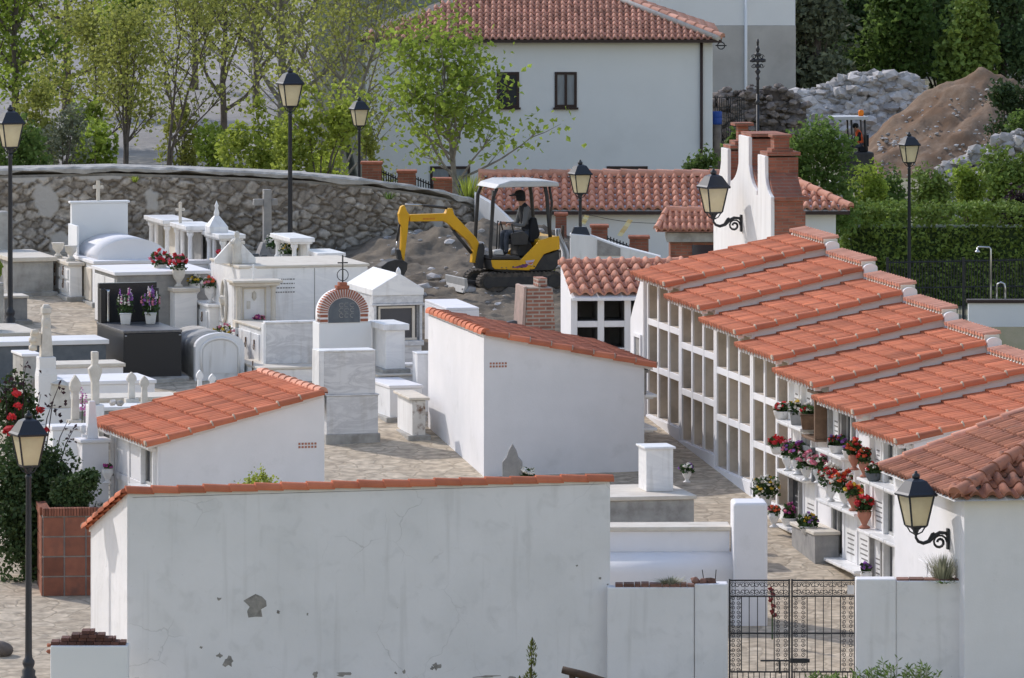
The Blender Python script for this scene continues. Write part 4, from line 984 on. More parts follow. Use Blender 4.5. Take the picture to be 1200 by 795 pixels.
# ---- aedicule, its chest, the slab headstone
D = 150.6
t, h = tomb('white marble chest with door panels below the small pillared aedicule', 306, 149.4, 384, .55, 2.2, MARB, CREAM, .03, .05)
side_doors(t, .55, 2.2, h, 3, 1, y0=.08)
def aedicule():
    D = 151.2; X = (277 - 600) * D / F; zb = gz(D); t = thing('aedicule', 'small pillared marble aedicule with cornice, cross and a planter of pink flowers', 'shrine', (X, D, zb), PHB)
    z0 = zat(384, D) - zb; zt = zat(329, D) - zb; W = .82
    b = MB(); b.box(-.10, W + .10, -.12, .42, zt - .05, zt); b.box(-.05, W + .05, -.07, .40, zt - .11, zt - .052); b.build('cornice', CREAM, t, .01)
    b = MB(); b.box(.0, W, .2, .38, -.4, zt - .112); b.build('back_wall', MARB, t, .008)
    for x in (.06, W - .06):
        b = MB(); b.box(x - .09, x + .09, -.04, .195, z0, z0 + .1); b.lathe([(.07, z0 + .1), (.055, z0 + .15), (.05, zt - .2), (.075, zt - .112)], (x, .05, 0), 10); b.build('column', CREAM, t)
    b = MB()
    for q in ((.17, .20, z0 + .12, zt - .16), (W - .20, W - .17, z0 + .12, zt - .16), (.203, W - .203, zt - .19, zt - .16), (.203, W - .203, z0 + .12, z0 + .15)): b.box(q[0], q[1], .17, .198, q[2], q[3])
    b.build('plaque_frame', CREAM, t, .004)
    b = MB(); textlines(b, .19, 0, 0, 0, 0, 0, R); b.lathe([(.001, 0), (.05, .06), (.04, .16), (.001, .2)], (W * .5, .19, z0 + .5), 8); b.box(.26, .33, .18, .197, z0 + .35, z0 + .5); b.build('carved_relief', OLDST, t)
    cross('stone_cross', t, W * .48, .2, zt, .30, MARB, .13, .018, False)
    b = MB(); b.box(-.06, W + .06, -.1, .5, -.4, z0 - .002); b.build('base', MARB, t, .01)
    return t, z0
t, z0 = aedicule()
flower_pot('small square planter of magenta flowers in the pillared aedicule', local(t, .47, .02, z0), [PMAG, PPINK], .62, 'square', POTW, .11, .1, 22, .028, 11)
flower_pot('bunch of cream and pink flowers on the ground beside the aedicule', G(262, 150.5, .42), [PWHITE, PPINK, PYEL], .8, 'bowl', POTW, .2, .3, 26, .035, 12)
t, h = tomb('wide blank grey headstone framed in white above a flat tomb', 312, 148.8, 377, 1.02, .14, GMARB, MARB, .03, .04, plinth=False)
for q in ((-.06, -.003), (1.023, 1.06)):
    b = MB(); b.box(q[0], q[1], -.02, .16, .3, h - .045); b.build('white_edging', MARB, t, .006)
t, h = tomb('flat white tomb with bronze crosses on its lit side below the wide grey headstone', 305, 147.9, 431, 1.15, 2.0, MARB, CREAM, .02, .05)
for y in (.55, 1.35): cross('bronze_cross', t, -.012, y, .12, .34, BRONZE, .02, .012, False)
# ---- barrel vault tomb
def vault():
    D = 148.6; X = (229 - 600) * D / F; zb = gz(D); t = thing('vault_tomb', 'old grey barrel vault tomb with arched blind front', 'tomb', (X, D, zb), PHB)
    W = .98; hh = zat(391, D) - zb; n = 14; hs = hh - .26
    arc = [(W / 2 + W / 2 * cos(pi * k / n), hs + .26 * sin(pi * k / n)) for k in range(n + 1)]
    b = MB(); b.prism([(0, -.4), (W, -.4)] + arc, 'y', 0, .16); b.build('front', WHOLD, t, .01)
    b = MB(); b.prism([(.03, -.4), (W - .03, -.4)] + [(x * .94 + .03, z - .025) for x, z in arc], 'y', .162, 2.2, 0, True); b.build('barrel', CONCL, t)
    arc = [(W / 2 + .34 * cos(pi * k / n), hs - .1 + .22 * sin(pi * k / n)) for k in range(n + 1)]
    b = MB(); b.prism([(.15, .14), (W - .15, .14)] + arc, 'y', -.012, -.001); b.build('blind_panel', WHSTR, t)
    b = MB(); b.tube([(.12, -.01, .12)] + [(W / 2 + .38 * cos(pi - pi * k / n), -.01, hs - .1 + .26 * sin(pi * k / n)) for k in range(n + 1)] + [(W - .12, -.01, .12)], .03, 6); b.build('moulding', WHOLD, t)
vault()
# ---- brick arch headstone
def brick_arch():
    D = 146.4; X = (374 - 600) * D / F; zb = gz(D); t = thing('arched_headstone', 'arched headstone ringed with striped brick, grey plaque inside and iron cross on top', 'headstone', (X, D, zb), PHB)
    s = D / F; W = 64 * s; z0 = zat(379, D) - zb; zt = zat(340, D) - zb
    b = MB(); b.box(0, W, 0, .5, -.4, z0); b.build('base_block', HOUSEW, t, .012)
    r = 29 * s; cx = 30 * s; zc = z0 + .18; n = 20
    ring = [(cx + r * cos(pi * k / n), zc + (zt - zc) * sin(pi * k / n)) for k in range(n + 1)]
    b = MB(); b.prism([(cx - r, z0 + .001), (cx + r, z0 + .001)] + ring, 'y', -.012, .34, 0, True); b.build('arch_body', WH, t)
    b = MB(); k2 = 27
    def pt(a, q): return (cx + (r + q) * cos(a), zc + (zt - zc + q) * sin(a))
    for k in range(k2):
        a0, a1 = pi * (k + .24) / k2, pi * (k + .76) / k2
        p = [pt(a0, .012), pt(a1, .012), pt(a1, -.15), pt(a0, -.15)]
        b.prism(p, 'y', -.03, .20, 0)
    for i in range(2):
        for x in (cx - r - .0, cx + r - .15): b.box(x, x + .15, -.02, .2, z0 + .02 + i * .09, z0 + .07 + i * .09)
    b.build('brick_ring', BRICKP, t)
    b = MB(); b.prism([pt(pi * k / k2, -.16) for k in range(k2 + 1)] + [(cx - r + .16, z0 + .002), (cx + r - .16, z0 + .002)], 'y', -.018, -.013); b.build('plaque', SLATE, t)
    b = MB(); rr = random.Random(4)
    for i in range(3):
        for j in range(3):
            x = cx - .06 + j * .11; z = z0 + .14 + i * .1; b.tube([(x + .045 * cos(a) * rr.uniform(.7, 1.2), -.02, z + .04 * sin(a)) for a in [.6 * k + rr.random() for k in range(9)]], .008, 4)
    b.build('plaque_carving', GREYST, t)
    b = MB(); b.box(cx - .13, cx + .11, .0, .2, zt + .01, zt + .07); b.box(cx - .08, cx + .07, .02, .18, zt + .071, zt + .13); b.build('brick_cap', BRICKP, t)
    b = MB(); zz = zt + .13; b.box(cx - .012, cx + .012, .08, .10, zz, zz + .52); b.box(cx - .10, cx + .10, .081, .099, zz + .36, zz + .385); b.tube([(cx + .11 * cos(a), .09, zz + .14 + .11 * sin(a)) for a in [2 * pi * k / 16 for k in range(17)]], .008, 5); b.build('iron_cross', IRON, t)
brick_arch()
t, h = tomb('tall grey veined marble tomb on concrete footing, two stacked slabs high', 383, 141.4, 463, .98, .62, GMARB, GMARB, .02, .03, plinth=False)
zt = zat(413, 141.4) - t.location.z
b = MB(); b.box(-.05, .93, .02, .45, h + .001, zt); b.build('upper_slab', GMARB, t, .008)
b = MB(); b.box(-.15, -.052, .0, .5, h - .3, zt + .03); b.build('white_edging', MARB, t, .008)
b = MB(); b.box(-.05, .93, .0, .5, zt + .001, zt + .03); b.build('white_coping', MARB, t, .008)
b = MB(); b.box(-.02, 1.02, -.025, .66, -.4, .19); b.build('footing', CONCL, t, .02)
# ---- little mausoleum with glazed front
def mausoleum():
    D = 149.0; s = D / F; X = (438 - 600) * s; zb = gz(D); t = thing('mausoleum', 'little grey temple tomb with pediment, finial and glazed niche', 'tomb', (X, D, zb), PHB)
    W = 59 * s; zt = zat(347, D) - zb; za = zat(326, D) - zb; z0 = zat(400, D) - zb; z1 = zat(358, D) - zb; dep = 1.9
    b = MB(); b.box(0, W, .12, dep, -.4, zt); b.build('body', GMARB, t, .01)
    b = MB(); b.prism([(-.03, zt + .001), (W + .03, zt + .001), (W + .03, zt + .12), (W / 2 + .02, za + .08), (-.03, zt + .12)], 'y', -.02, dep + .05); b.build('pediment', MARB, t, .01)
    b = MB(); b.box(-.02, W + .02, -.0, .117, z1 + .03, zt - .001); b.box(-.04, W + .04, -.03, .117, z1 - .01, z1 + .028); b.build('entablature', GMARB, t, .008)
    b = MB(); b.box(.10, W - .10, .06, .115, z0, z1 - .012); b.build('glass_pane', GLASSD, t)
    for q in ((.0, .05, z0, z1 - .012), (W - .05, W, z0, z1 - .012)):
        b = MB(); b.box(q[0], q[1], .0, .117, q[2], q[3]); b.build('side_post', GMARB, t, .006)
    b = MB()
    for q in ((.10, .14, z0 + .05, z1 - .07), (W - .2, W - .14, z0 + .05, z1 - .07), (.10, W - .14, z1 - .07, z1 - .03), (.10, W - .1, z0, z0 + .05)): b.box(q[0], q[1], .02, .058, q[2], q[3])
    b.build('niche_frame', CREAM, t, .006)
    b = MB(); b.box(-.02, W + .02, -.06, .117, z0 - .10, z0 - .002); b.box(.02, W - .02, -.02, .117, -.3, z0 - .102); b.build('sill', GMARB, t, .008)
    b = MB(); b.lathe([(.05, za + .06), (.05, za + .12), (.03, za + .17), (.001, za + .2)], (W / 2 + .02, .05, 0), 8); b.build('finial', MARB, t)
    return t, z0
t, z0 = mausoleum()
flower_pot('white flowers in a glass vase behind the mausoleum front', local(t, .24, -.01, z0), [PWHITE], .7, 'vase', POTG, .12, .22, 16, .035, 14)
t, h = tomb('square white marble pillar with projecting cap beside the brick arch headstone', 452, 146.0, 380, .38, 1.0, MARB, MARB, .07, .12, z0=zat(438, 146.0))
t, h = tomb('grey tomb base under the square white pillar', 444, 145.7, 439, .82, 1.6, GMARB, CREAM, .04, .04)
t, h = tomb('small white urn stand behind the square pillar', 472, 147.0, 427, .3, .4, WH, MARB, .02, .05)
t, h = tomb('weathered white box tomb with flaking edges near the blank wall', 457, 143.9, 452, .62, 1.7, WHOLD, WH, .02, .06)
t, h = tomb('low white tomb with rust stained end and tilted slab top, beside the blank wall', 483, 141.9, 466, .25, 1.5, WHSTR, CREAM, .07, .05)
b = MB(); b.box(.003, .24, -.03, -.001, -.1, h - .06); b.build('stained_end', RUST, t)
t, h = tomb('narrow white slab leaning between the stained tomb and the blank wall', 489, 145.0, 414, .3, .5, MARB, MARB, .01, .03, plinth=False)
def whitebox():
    t, h = tomb('plain white block tomb with a square opening, just beyond the middle niche block', 523, 151.2, 361, .66, 2.3, WH, WH, .0, .05)
    b = MB(); b.box(.10, .45, -.02, -.001, h - .75, h - .2); b.build('opening_panel', NICHED, t)
whitebox()
# ---- tombs in the left foreground field
def flat(label, px, D, ptop, W, dep, m, top, lip=.05, th=.07, **k): return tomb(label, px, D, ptop, W, dep, m, top, lip, th, **k)
flat('broad cream stone slab tomb at the left edge in front of the lamp post', -30, 151.3, 391, 1.28, 2.3, MARB, CREAM, .06)
flat('long dark grey stone tomb with pale slab top, at the left behind the white slabs', -60, 147.6, 402, 3.1, 1.1, GREYST, WHOLD, .05, .09)
b_ = [o for o in COL.objects if o.get('label', '').startswith('long dark grey stone tomb')][0]
for c in b_.children:
    if c.name.startswith('body'): c.data.materials[0] = SLATE
flat('grey upright block tomb with white lit side, behind the tall stone cross', 27, 143.0, 415, .33, .9, CONCL, WH, .03, .05)
flat('long low white slab tomb, farther of the two behind the small cross posts', 40, 144.6, 428, 1.72, .8, WH, CREAM, .04)
flat('wide smooth white tomb, nearer of the two behind the small cross posts', 58, 142.0, 448, 2.0, 1.5, WH, WH, .03)
flat('flat white slab with rough edge where the pink foxglove grows', 60, 139.0, 468, 2.4, .9, HOUSEW, CREAM, .04)
flat('grey ribbed low tomb in front of the pink foxglove slab', 92, 137.2, 478, 1.45, .7, GREYST, WHOLD, .03)
flat('pale grey box tomb behind the rose bush', 62, 133.8, 500, .95, .5, HOUSEW, WH, .02)
crossstele('short white stele with pointed cross head, third from the left on the white slab', P(154, 467, 138.3), .48, OLDST, .15)
crossstele('short white stele with cross head, nearest to the orange roof of the left block', P(169, 473, 137.2), .50, OLDST, .14)
crossstele('mossy grey stele left of the pink foxglove', P(88, 492, 136.2), .80, OLDST, .17)
crossstele('slim white stele standing above the ridge of the left orange roof, left one', P(234, 462, 141.5), .45, MARB, .11)
crossstele('slim white stele standing above the ridge of the left orange roof, right one', P(248.5, 462, 141.3), .38, MARB, .11)
def tallcross():
    D = 137.0; s = D / F; X = (54 - 600) * s; zb = gz(D); t = thing('memorial_cross', 'tall tapering carved stone cross on a stepped pedestal above the rose bush', 'memorial cross', (X, D, zb), PHB)
    za = zat(478, D) - zb; z2 = zat(426, D) - zb; z3 = zat(418, D) - zb; zt = zat(357, D) - zb
    b = MB(); b.frustum(0, 0, z3, zt - .16, .11, .10, .06, .06); b.build('shaft', OLDST, t, .012)
    b = MB(); b.frustum(0, 0, zt - .159, zt - .05, .085, .085, .085, .085); b.frustum(0, 0, zt - .049, zt, .07, .07, .05, .05); b.lathe([(.06, -.10), (.09, -.06), (.09, .06), (.06, .10)], (0, 0, zt - .33), 8); b.build('cross_head', OLDST, t, .01)
    b = MB()
    for zz in (-.22, -.08, .06): b.lathe([(.001, -.06), (.075, -.04), (.075, .04), (.001, .06)], (-.24 if zz < .05 else -.2, 0, zt - .55 + zz), 8)
    b.box(-.28, -.10, -.04, .04, zt - .72, zt - .50); b.build('cross_arm', CREAM, t)
    b = MB(); b.box(-.15, .15, -.15, .15, za + .4, z3 - .001); b.frustum(0, 0, z2 - .2, z3, .17, .17, .12, .12); b.box(-.17, .17, -.17, .17, za, za + .6); b.build('pedestal', WHOLD, t, .015)
    b = MB(); b.box(-.25, .42, -.22, .3, za - .28, za); b.box(-.31, .48, -.28, .36, -.5, za - .282); b.build('step', WHOLD, t, .015)
    b = MB(); b.frustum(.22, -.12, za + .001, za + .42, .2, .09, .17, .07); b.rock((.22, -.12, za + .44), .17, 0, .5, .7); b.build('tablet', OLDST, t, .02)
tallcross()
def cross2():
    D = 135.5; s = D / F; X = (111 - 600) * s; zb = gz(D); t = thing('memorial_cross', 'carved stone cross with drooping arms in front of the white slabs', 'memorial cross', (X, D, zb), PHB)
    z0 = zat(474, D) - zb; zt = zat(412, D) - zb; h = zt - z0
    b = MB(); b.prism([(-.055, z0), (.075, z0), (.07, z0 + h * .45), (.12, z0 + h * .6), (.125, z0 + h * .68), (.05, z0 + h * .74), (.055, z0 + h * .8), (.06, zt), (-.06, zt), (-.055, z0 + h * .8), (-.05, z0 + h * .74), (-.12, z0 + h * .68), (-.10, z0 + h * .58), (-.06, z0 + h * .42)], 'y', -.07, .07); b.build('cross_shaft', OLDST, t, .015)
    b = MB(); b.box(-.14, .15, -.12, .12, -.5, z0 - .001); b.build('pedestal', WHOLD, t, .02)
    for i, (x, y) in enumerate(((.3, -.1), (.42, -.14))):
        b = MB(); b.rock((x, y, z0 + .03), .08, 0); b.build('stone', ROCK, t)
cross2()
def cross3():
    D = 129.9; s = D / F; X = (107.5 - 600) * s; zb = gz(D); t = thing('memorial_cross', 'white obelisk cross on a square white pedestal beside the left orange roof', 'memorial cross', (X, D, zb), PHB)
    z0 = zat(514, D) - zb; zt = zat(470, D) - zb
    b = MB(); b.frustum(0, 0, z0, zt, .095, .09, .05, .05); b.build('shaft', WH, t, .01)
    b = MB()
    for x in (-.15,): b.lathe([(.001, -.08), (.06, -.05), (.045, .0), (.06, .05), (.001, .08)], (x, 0, z0 + .16), 8)
    b.box(-.17, .0, -.03, .03, z0 + .02, z0 + .07); b.build('side_scroll', WH, t)
    b = MB(); b.box(-.24, .3, -.2, .3, z0 - .06, z0 - .001); b.box(-.2, .26, -.16, .26, -.5, z0 - .062); b.build('pedestal', WH, t, .012)
cross3()
# ---- tombs in the right middle ground, behind the low wall
D = 129.6
t, h = tomb('grey sided white tomb with flat cream top beside the middle niche block', 690, D, 583, 1.82, 2.0, CONCL, CREAM, .04, .07)
b = MB(); b.box(1.15, 1.62, .72, 1.35, h + .001, h + .72); b.box(1.11, 1.66, .68, 1.39, h + .721, h + .76); b.build('head_pillar', MARB, t, .01)
flower_pot('small pot of lilac flowers behind the square pillar on the long tomb', G(805, 131.6, 1.02), [PPURP, PWHITE], .8, 'vase', POTW, .13, .14, 18, .03, 15)
def barrel_tomb():
    D = 124.0; s = D / F; X = (690 - 600) * s; zb = gz(D); t = thing('tomb', 'white tomb with rounded barrel body and tall square end pillar behind the gate', 'tomb', (X, D, zb), 0.04)
    W = (860 - 690) * s; z1 = zat(652, D) - zb; z2 = zat(618, D + .6) - zb
    n = 12; r = .36
    pr = [(.62, -.5), (.62, z1 - .02)] + [(.62 - .40 * (1 - cos(pi / 2 + 0)) * 0 - .42 * sin(pi / 2 * k / n), z1 - .30 * (1 - cos(pi / 2 * k / n))) for k in range(n + 1)] + [(.14, -.5)]
    b = MB(); b.prism(pr, 'x', 0, W + .02, 0, True); b.build('barrel_body', WH, t)
    b = MB(); b.box(0, W - .02, .623, 1.3, -.5, z2 - .07); b.build('upper_body', WH, t, .01)
    b = MB(); b.box(-.02, W + .0, .58, 1.36, z2 - .068, z2); b.build('top_slab', CREAM, t, .012)
    b = MB(); b.box(W + .005, W + .56, .1, .85, -.5, zat(591, D) - zb); b.build('end_pillar', WH, t, .05, 3)
barrel_tomb()
t = thing('headstone', 'grey pointed headstone standing against the gable of the middle niche block', 'headstone', P(600.5, 592, 128.6), PHI * 0)
b = MB(); zt = 1.03; b.prism([(-.17, -.8), (.17, -.8), (.17, .72), (.10, .80), (.07, .9), (0, 1.03), (-.07, .9), (-.10, .80), (-.17, .72)], 'y', 0, .14); b.build('slab', GREYST, t, .02)
b = MB(); b.box(-.25, .27, -.05, .3, -1.2, -.3); b.build('base', GREYST, t, .01)
flower_pot('white flowers beside the grey pointed headstone', P(617, 574, 128.7), [PWHITE], .8, 'vase', POTG, .15, .2, 20, .045, 16)
t = thing('headstone', 'dark slate headstone with curved top seen over the middle orange roof', 'headstone', (-.23, 153.0, gz(153)), PHI)
zt = zat(376, 153) - gz(153); b = MB(); b.prism([(-.2, -.3), (.62, -.3), (.62, zt - .12), (.5, zt - .1), (.42, zt - .03), (.28, zt), (.12, zt - .03), (0, zt - .13), (-.12, zt - .16), (-.2, zt - .17)], 'y', 0, .12); b.build('slab', SLATE, t, .012)
b = MB(); b.box(-.25, .68, -.1, .4, -.4, .2); b.build('base', SLATE, t, .01)
# ---- flowers on the stepped niche blocks
def niche_pot(label, px, row, petals, e=.14, dz=0, **k):
    D = (31.44 - 1.02 * e) / ((px - 600) / 9000.0 + .2); kk = int(min(7, max(1, math.ceil((141.7 - D) / 2.84 - .0) + 1 - 0)))
    Dk = 141.7 - 2.84 * (kk - 1)
    if D < Dk: kk += 1; Dk -= 2.84
    for k_, f_ in (('spread', .86), ('hgt', .95)): k[k_] = k.get(k_, .2) * f_
    k['bs'] = k.get('bs', .035) * .88
    z = gz(Dk) + .25 + .85 * row + (.12 if row else .02) - .003 + dz
    return flower_pot(label, Vector(((px - 600) * D / F, D, z)), petals, group='flowers on the niche block shelves', **k)
NP = [('low white bowl of red and white roses at the far end of the top shelf', 916, 2, [PRED, PWHITE], dict(pot='bowl', spread=.16, hgt=.18)),
      ('grey pot of white lilies on the top shelf with the bronze surround', 933, 2, [PWHITE, PWHITE, PYEL], dict(pot='square', potm=POTG, spread=.17, hgt=.24)),
      ('bronze pot of red and white flowers on the top shelf', 947, 2, [PRED, PWHITE], dict(pot='square', potm=BRONZE, spread=.15, hgt=.2, s=1.2)),
      ('white bowl of deep red roses on the second shelf', 912, 1, [PRED], dict(pot='bowl', spread=.19, hgt=.18, bs=.05)),
      ('tall white vase of pink and lilac flowers on the second shelf', 923, 1, [PPINK, PPURP], dict(pot='vase', spread=.15, hgt=.3)),
      ('tall grey vase of pink flowers on the second shelf', 935, 1, [PPINK, PMAG, PPURP], dict(pot='vase', spread=.17, hgt=.32, s=1.15)),
      ('large pot of white flowers with trailing green at the foot of the open niches', 897, 0, [PWHITE, PWHITE, PYEL], dict(pot='square', spread=.30, hgt=.42, n=42, e=.3)),
      ('small pot of pale pink roses below the white flowers', 907, 0, [PPINK, PORNG], dict(pot='vase', spread=.13, hgt=.15, e=.45)),
      ('small pot of magenta flowers in front of the black grave slab', 925, 0, [PMAG, PPINK], dict(pot='bowl', spread=.12, hgt=.3, e=.12)),
      ('white vase of purple and red flowers below the sixth roof', 981, 2, [PPURP, PRED, PPURP], dict(pot='bowl', spread=.17, hgt=.2)),
      ('white vase of purple flowers below the sixth roof', 997, 2, [PPURP], dict(pot='bowl', spread=.14, hgt=.18)),
      ('tall spray of pink roses at the far end of the middle shelf', 945, 1, [PPINK, PWHITE, PPINK], dict(pot='vase', spread=.19, hgt=.3, e=.25, bs=.05)),
      ('round bunch of pale pink roses on the middle shelf', 959, 1, [PPINK, PPINK, PWHITE], dict(pot='vase', spread=.20, hgt=.26, bs=.055)),
      ('big spray of white and red flowers in the centre of the middle shelf', 974, 1, [PRED, PWHITE, PWHITE, PRED], dict(pot='urn', spread=.28, hgt=.34, n=44, bs=.05, s=.7)),
      ('big spray of red and pale flowers at the near end of the middle shelf', 990, 1, [PRED, PWHITE, PORNG, PWHITE], dict(pot='urn', spread=.28, hgt=.32, n=44, bs=.05, s=.7)),
      ('grey pot of lilac and white flowers on the low block at ground level', 947, 0, [PPURP, PWHITE, PPURP, PYEL], dict(pot='bowl', spread=.2, hgt=.24, e=.35, dz=.32)),
      ('tall clay vase of dark red and orange flowers on the top shelf', 1001, 2, [PORNG, PRED], dict(pot='vase', potm=POTT, spread=.15, hgt=.3, e=.25, dz=-.12)),
      ('slim vase of orange red flowers below the seventh roof', 1013, 2, [PORNG, PRED], dict(pot='vase', potm=POTT, spread=.13, hgt=.3)),
      ('dark bowl of red and white roses below the seventh roof', 1024, 2, [PRED, PWHITE], dict(pot='bowl', potm=SLATE, spread=.2, hgt=.17)),
      ('clay vase of yellow and dark red flowers on the lower right shelf', 1000, 1, [PRED, PORNG, PYEL], dict(pot='vase', potm=POTT, spread=.18, hgt=.22, bs=.05)),
      ('clay vase of bright red flowers on the lower right shelf', 1013, 1, [PRED], dict(pot='vase', potm=POTT, spread=.16, hgt=.28, bs=.055, s=1.2)),
      ('small purple flowers low beside the gatehouse wall', 1015, 0, [PPURP], dict(pot='vase', spread=.1, hgt=.15))]
for i, (lb, px, row, pt_, kw) in enumerate(NP): niche_pot(lb, px, row, pt_, seed=30 + i, **kw)
def low_block():
    e = .5; D = (31.44 - 1.02 * e) / ((948 - 600) / 9000.0 + .2)
    t = thing('stone_block', 'low white grave block with pale top at the foot of the flower shelves', 'tomb', ((955 - 600) * D / F, D, gz(D)), PHI)
    b = MB(); b.box(0, .42, 0, 1.7, -.4, .48); b.build('body', GREYST, t, .012); b = MB(); b.box(-.03, .44, -.03, 1.73, .481, .54); b.build('top_slab', CREAM, t, .01)
low_block()
for i, (px, lb) in enumerate(((955, 'empty white urn in the lowest row, the left one'), (967, 'empty white urn in the lowest row, the right one'))):
    e = .12; D = (31.44 - 1.02 * e) / ((px - 600) / 9000.0 + .2); urn(lb, Vector(((px - 600) * D / F, D, gz(129) + .21)), .95, POTW, 'empty urns in the lowest row')
# flowers on the left block, its front faces left
for i, (px, py, D, lb, pe, kw) in enumerate([(111, 566, 130.3, 'empty looking white vase with dark stems on the upper shelf of the left block', [PMAG], dict(n=8, spread=.06, hgt=.1)), (126, 567, 129.6, 'white vase with a few crimson blooms on the upper shelf of the left block', [PMAG], dict(n=8, spread=.06, hgt=.08)),
                                             (118, 612, 129.8, 'pink and white flowers on the lower shelf of the left block', [PPINK, PWHITE], dict(spread=.14, hgt=.2, pot='bowl'))]):
    flower_pot(lb, P(px, py, D), pe, seed=70 + i, **kw)
urn('plain white urn on the lowest shelf of the left block beside the brick planter', P(106, 632, 129.6), .95)
# ---------------------------------------------------------------- rubble masonry retaining wall
WALLP = [(-900, 165.0, 204), (-500, 165.2, 202), (-60, 165.6, 199), (40, 165.8, 197), (130, 166.0, 195), (230, 166.2, 198), (300, 166.4, 201), (360, 166.5, 204), (430, 166.9, 210), (480, 167.5, 217), (520, 168.2, 224), (556, 169.0, 234)]
def masonry():
    nr_ = np.random.RandomState(4)
    pts = [Vector(((px - 600) * D / F, D, zat(py, D))) for px, D, py in WALLP]
    S = [0]
    for a, b in zip(pts, pts[1:]): S.append(S[-1] + (Vector((b.x - a.x, b.y - a.y, 0))).length)
    def at(s):
        for i in range(len(S) - 1):
            if s <= S[i + 1] or i == len(S) - 2:
                t = (s - S[i]) / (S[i + 1] - S[i]); return pts[i].lerp(pts[i + 1], t), (pts[i + 1] - pts[i]).normalized()
    L = S[-1]; t = thing('masonry_wall', 'old curved rubble masonry wall with pale coping behind the tombs', 'stone wall')
    s0 = 14.0   # only the part near the picture gets modelled stones
    ds, dz = .034, .05; ns = int((L - s0) / ds); nz = 72
    s = s0 + np.arange(ns + 1) * (L - s0) / ns; hgt = np.arange(nz + 1) / nz
    P0 = [at(q) for q in s]; top = np.array([p[0].z for p in P0]) - .2; base = np.array([gz(p[0].y) for p in P0]) - .25
    Zm = base[None, :] + (top - base)[None, :] * hgt[:, None]; Sm = np.repeat(s[None, :], nz + 1, 0)
    # stone cells
    cw, ch = .25, .145; cx = []
    rows = int(4.4 / ch)
    for r in range(-1, rows):
        for c in range(int((L - s0) / cw) + 2):
            cx.append((s0 - cw + c * cw + (r % 2) * cw * .5 + nr_.uniform(-.10, .10), 2.9 + r * ch + nr_.uniform(-.055, .055), nr_.uniform(.6, 1.6)))
    cx = np.array(cx); cx = cx[nr_.rand(len(cx)) > .18]
    flatS, flatZ = Sm.ravel(), Zm.ravel(); d1 = np.full(flatS.shape, 9.); d2 = np.full(flatS.shape, 9.); idx = np.zeros(flatS.shape, int)
    wob = .03 * np.sin(flatS * 9 + flatZ * 13) + .02 * np.sin(flatZ * 31 + flatS * 17)
    for i, (a, z, k) in enumerate(cx):
        m = np.abs(flatS - a) < .9; dd = np.sqrt(((flatS[m] + wob[m] - a) / 1.5) ** 2 + (flatZ[m] + wob[m] - z) ** 2) / (k ** .5)
        o1 = d1[m]; o2 = d2[m]; oi = idx[m]
        closer = dd < o1; o2 = np.where(closer, o1, np.minimum(o2, dd)); oi = np.where(closer, i, oi); o1 = np.where(closer, dd, o1)
        d1[m] = o1; d2[m] = o2; idx[m] = oi
    e = np.clip((d2 - d1) / .05, 0, 1); cellr = nr_.rand(len(cx)); cello = nr_.uniform(-.04, .05, len(cx))
    tint = cellr[idx]; mort = np.clip(1 - e * 1.5, 0, 1)
    disp = .085 * e ** .6 + cello[idx] * e
    plas = np.zeros(flatS.shape)
    def px2s(px):
        X0 = (px - 600) * 166 / F; return min(range(len(s)), key=lambda i: abs(P0[i][0].x - X0))
    for (px, py, w, h) in ((54, 232, .26, .42), (30, 205, .7, .12), (120, 206, .45, .10), (70, 282, .22, .3), (176, 236, .16, .25), (510, 262, .2, .35)):
        a = s[px2s(px)]; z = zat(py, 166.2); r = np.sqrt(((flatS - a) / w) ** 2 + ((flatZ - z) / h) ** 2) + .30 * np.sin(flatS * 5 + z) * np.cos(flatZ * 7) + .15 * np.sin(flatS * 23) * np.sin(flatZ * 19)
        plas = np.maximum(plas, np.clip((1.02 - r) / .12, 0, 1))
    disp = disp * (1 - plas) + .085 * plas
    V = []
    for k in range(len(flatS)):
        p, d = P0[k % (ns + 1)]; n = Vector((d.y, -d.x, 0)).normalized(); q = Vector((p.x, p.y, flatZ[k])) + n * float(disp[k]); V.append(q)
    W = ns + 1; fs = [(j * W + i, j * W + i + 1, (j + 1) * W + i + 1, (j + 1) * W + i) for j in range(nz) for i in range(ns)]
    me = bpy.data.meshes.new('stone_face'); me.from_pydata([tuple(v) for v in V], [], fs); me.materials.append(STONEW)
    for nme, arr in (('tint', tint), ('mort', mort), ('plas', plas)):
        at_ = me.attributes.new(nme, 'FLOAT', 'POINT'); at_.data.foreach_set('value', arr.astype(np.float32))
    me.polygons.foreach_set('use_smooth', [True] * len(me.polygons)); me.update()
    o = bpy.data.objects.new('stone_face', me); COL.objects.link(o); o.parent = t
    # core and coping
    b = MB(); cp = MB(); q = [L * k / 300 for k in range(301)]; rr = random.Random(2)
    for i, s_ in enumerate(q):
        p, d = at(s_); n = Vector((d.y, -d.x, 0)).normalized(); zb = gz(p.y) - .8
        c = [(-.01, zb), (.6, zb), (.6, p.z - .15), (-.01, p.z - .15)]
        b.v += [(p.x - n.x * a, p.y - n.y * a, z) for a, z in c]
        lo = .04 + .10 * mnoise.noise(Vector((s_ * .9, 0, 0))) + .05 * mnoise.noise(Vector((s_ * 3.1, 4, 0))); j = .022 * mnoise.noise(Vector((s_ * 3.3, 7, 0)))
        c = [(-.095 + j, p.z - lo - .06), (-.10 + j, p.z - .04 + j), (-.04 - j, p.z + j * 2), (.62, p.z + .02), (.66, p.z - .2)]
        cp.v += [(p.x - n.x * a, p.y - n.y * a, z) for a, z in c]
